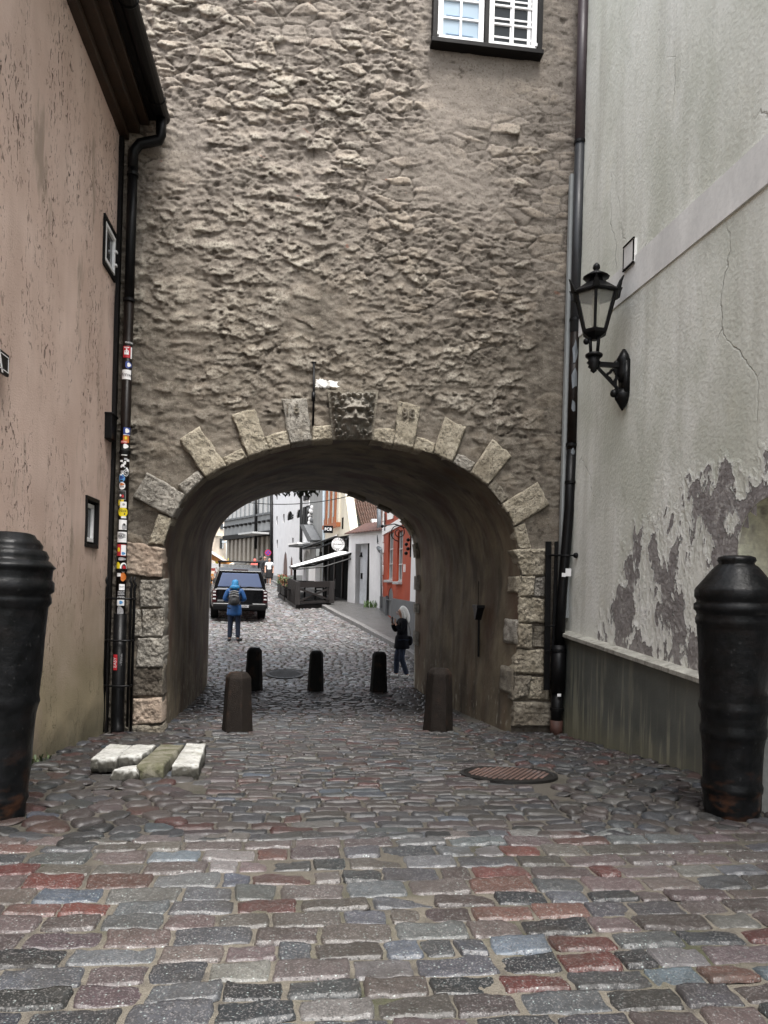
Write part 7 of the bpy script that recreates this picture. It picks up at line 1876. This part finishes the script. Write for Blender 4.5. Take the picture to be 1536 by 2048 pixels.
# rear window, tilted with the canopy back
yb = lambda z: .105 + (z - 1.06) * .02
pkb('rear_window', MB().prism([(-.72, .07, 1.15), (.72, .07, 1.15), (.585, .10, 1.60), (-.585, .10, 1.60)], (0, .06, 0)), glass('tinted_rear_glass', (.10, .13, .22), .08), None, False, .015)
for s in (-1, 1):
    pkb('side_window', MB().prism([(s * (hw - .055), .5, 1.18), (s * (hw - .055), 2.0, 1.18), (s * (hw - .165), 2.0, 1.62), (s * (hw - .165), .55, 1.60)], (s * .02, 0, 0)), M_GLASS, None)
    pkb('side_window', MB().prism([(s * (hw - .055), 2.15, 1.18), (s * (hw - .055), 3.5, 1.18), (s * (hw - .165), 3.0, 1.62), (s * (hw - .165), 2.15, 1.62)], (s * .02, 0, 0)), M_GLASS, None)
    tl = pkb('tail_light', MB().box((s * (hw - .075), -.005, .84), (.14, .10, .42)), M_LAMPR, None, False, .02)
    for z in (.99, .88, .76): pkb('lens', MB().box((s * (hw - .075), -.058, z), (.09, .01, .045)), M_LAMPC, tl, False, .004)
    pkb('reflector', MB().box((s * (hw - .1), -.1, .5), (.12, .02, .05)), M_LAMPC, None, False, .005)
    pkb('wing_mirror', MB().box((s * (hw + .1), 3.2, 1.15), (.2, .12, .2)), M_CAR, None, False, .03)
    pkb('fender_flare', MB().add([(s * (hw + .0), 1.0 + .55 * math.cos(a), .40 + .5 * math.sin(a)) for a in np.linspace(0, PI, 12)] + [(s * (hw + .06), 1.0 + .55 * math.cos(a), .40 + .5 * math.sin(a)) for a in np.linspace(0, PI, 12)] + [(s * (hw + .06), 1.0 + .46 * math.cos(a), .38 + .43 * math.sin(a)) for a in np.linspace(0, PI, 12)], [(i, i + 1, i + 13, i + 12) for i in range(11)] + [(12 + i, 13 + i, 25 + i, 24 + i) for i in range(11)]), M_PLAS)
    for y in (1.0, 4.15):
        MT = Matrix.Translation((s * (hw - .11), y, .385)) @ Matrix.Rotation(PI / 2, 4, 'Y')
        w_ = MB().lathe([(.24, -.12), (.36, -.125), (.385, -.09), (.385, .09), (.36, .125), (.24, .12)], n=32); w_.v = [tuple(MT @ Vector(p)) for p in w_.v]; ty = pkb('wheel', w_, M_TYRE, None, True)
        w_ = MB().lathe([(.0, -.1), (.23, -.11), (.24, .11), (.0, .09)], n=24); w_.v = [tuple(MT @ Vector(p)) for p in w_.v]; pkb('rim', w_, M_ZINC, ty)
pkb('tailgate', MB().box((0, -.012, .81), (1.38, .05, .50)), M_CAR, None, False, .03)
pkb('tailgate_strip', MB().box((0, -.03, 1.085), (1.5, .05, .05)), mat('grey_trim', (.28, .29, .31), .3, .1), None, False, .01)
bmp = pkb('bumper', MB().box((0, -.11, .50), (1.72, .22, .2)), M_PLAS, None, False, .04)
pkb('bumper_step', MB().box((-.45, -.15, .615), (.8, .12, .012)).box((.62, -.15, .615), (.42, .12, .012)), M_STRIPE, bmp)
pkb('number_plate', MB().box((.12, -.225, .54), (.34, .012, .085)), M_GREYP, None, False, .004)
text('plate_text', 'L-5754', .075, MP @ frameM(Vector((.12, -.233, .54)), (1, 0, 0), (0, 0, 1)), M_LETB, pk, .001)
pkb('badge', MB().box((-.62, -.045, .70), (.2, .01, .05)), M_CHROME, None, False, .004)
pkb('wiper', MB().tube([(.05, .045, 1.12), (.3, .045, 1.17), (.62, .05, 1.14)], .012, 6), M_BLACK)
pkb('brake_light', MB().box((0, .17, 1.715), (.5, .06, .03)), M_LAMPR)
pkb('roof_bar', MB().tube([(-.72, 1.2, 1.93), (.72, 1.2, 1.93)], .03, 8), M_BLACK); 
for s in (-1, 1): pkb('roof_bar_foot', MB().bar((s * .66, 1.2, 1.74), (s * .66, 1.2, 1.93), .06), M_BLACK)
pkb('underbody', MB().box((0, 2.5, .42), (1.3, 4.4, .2)), M_DARK)
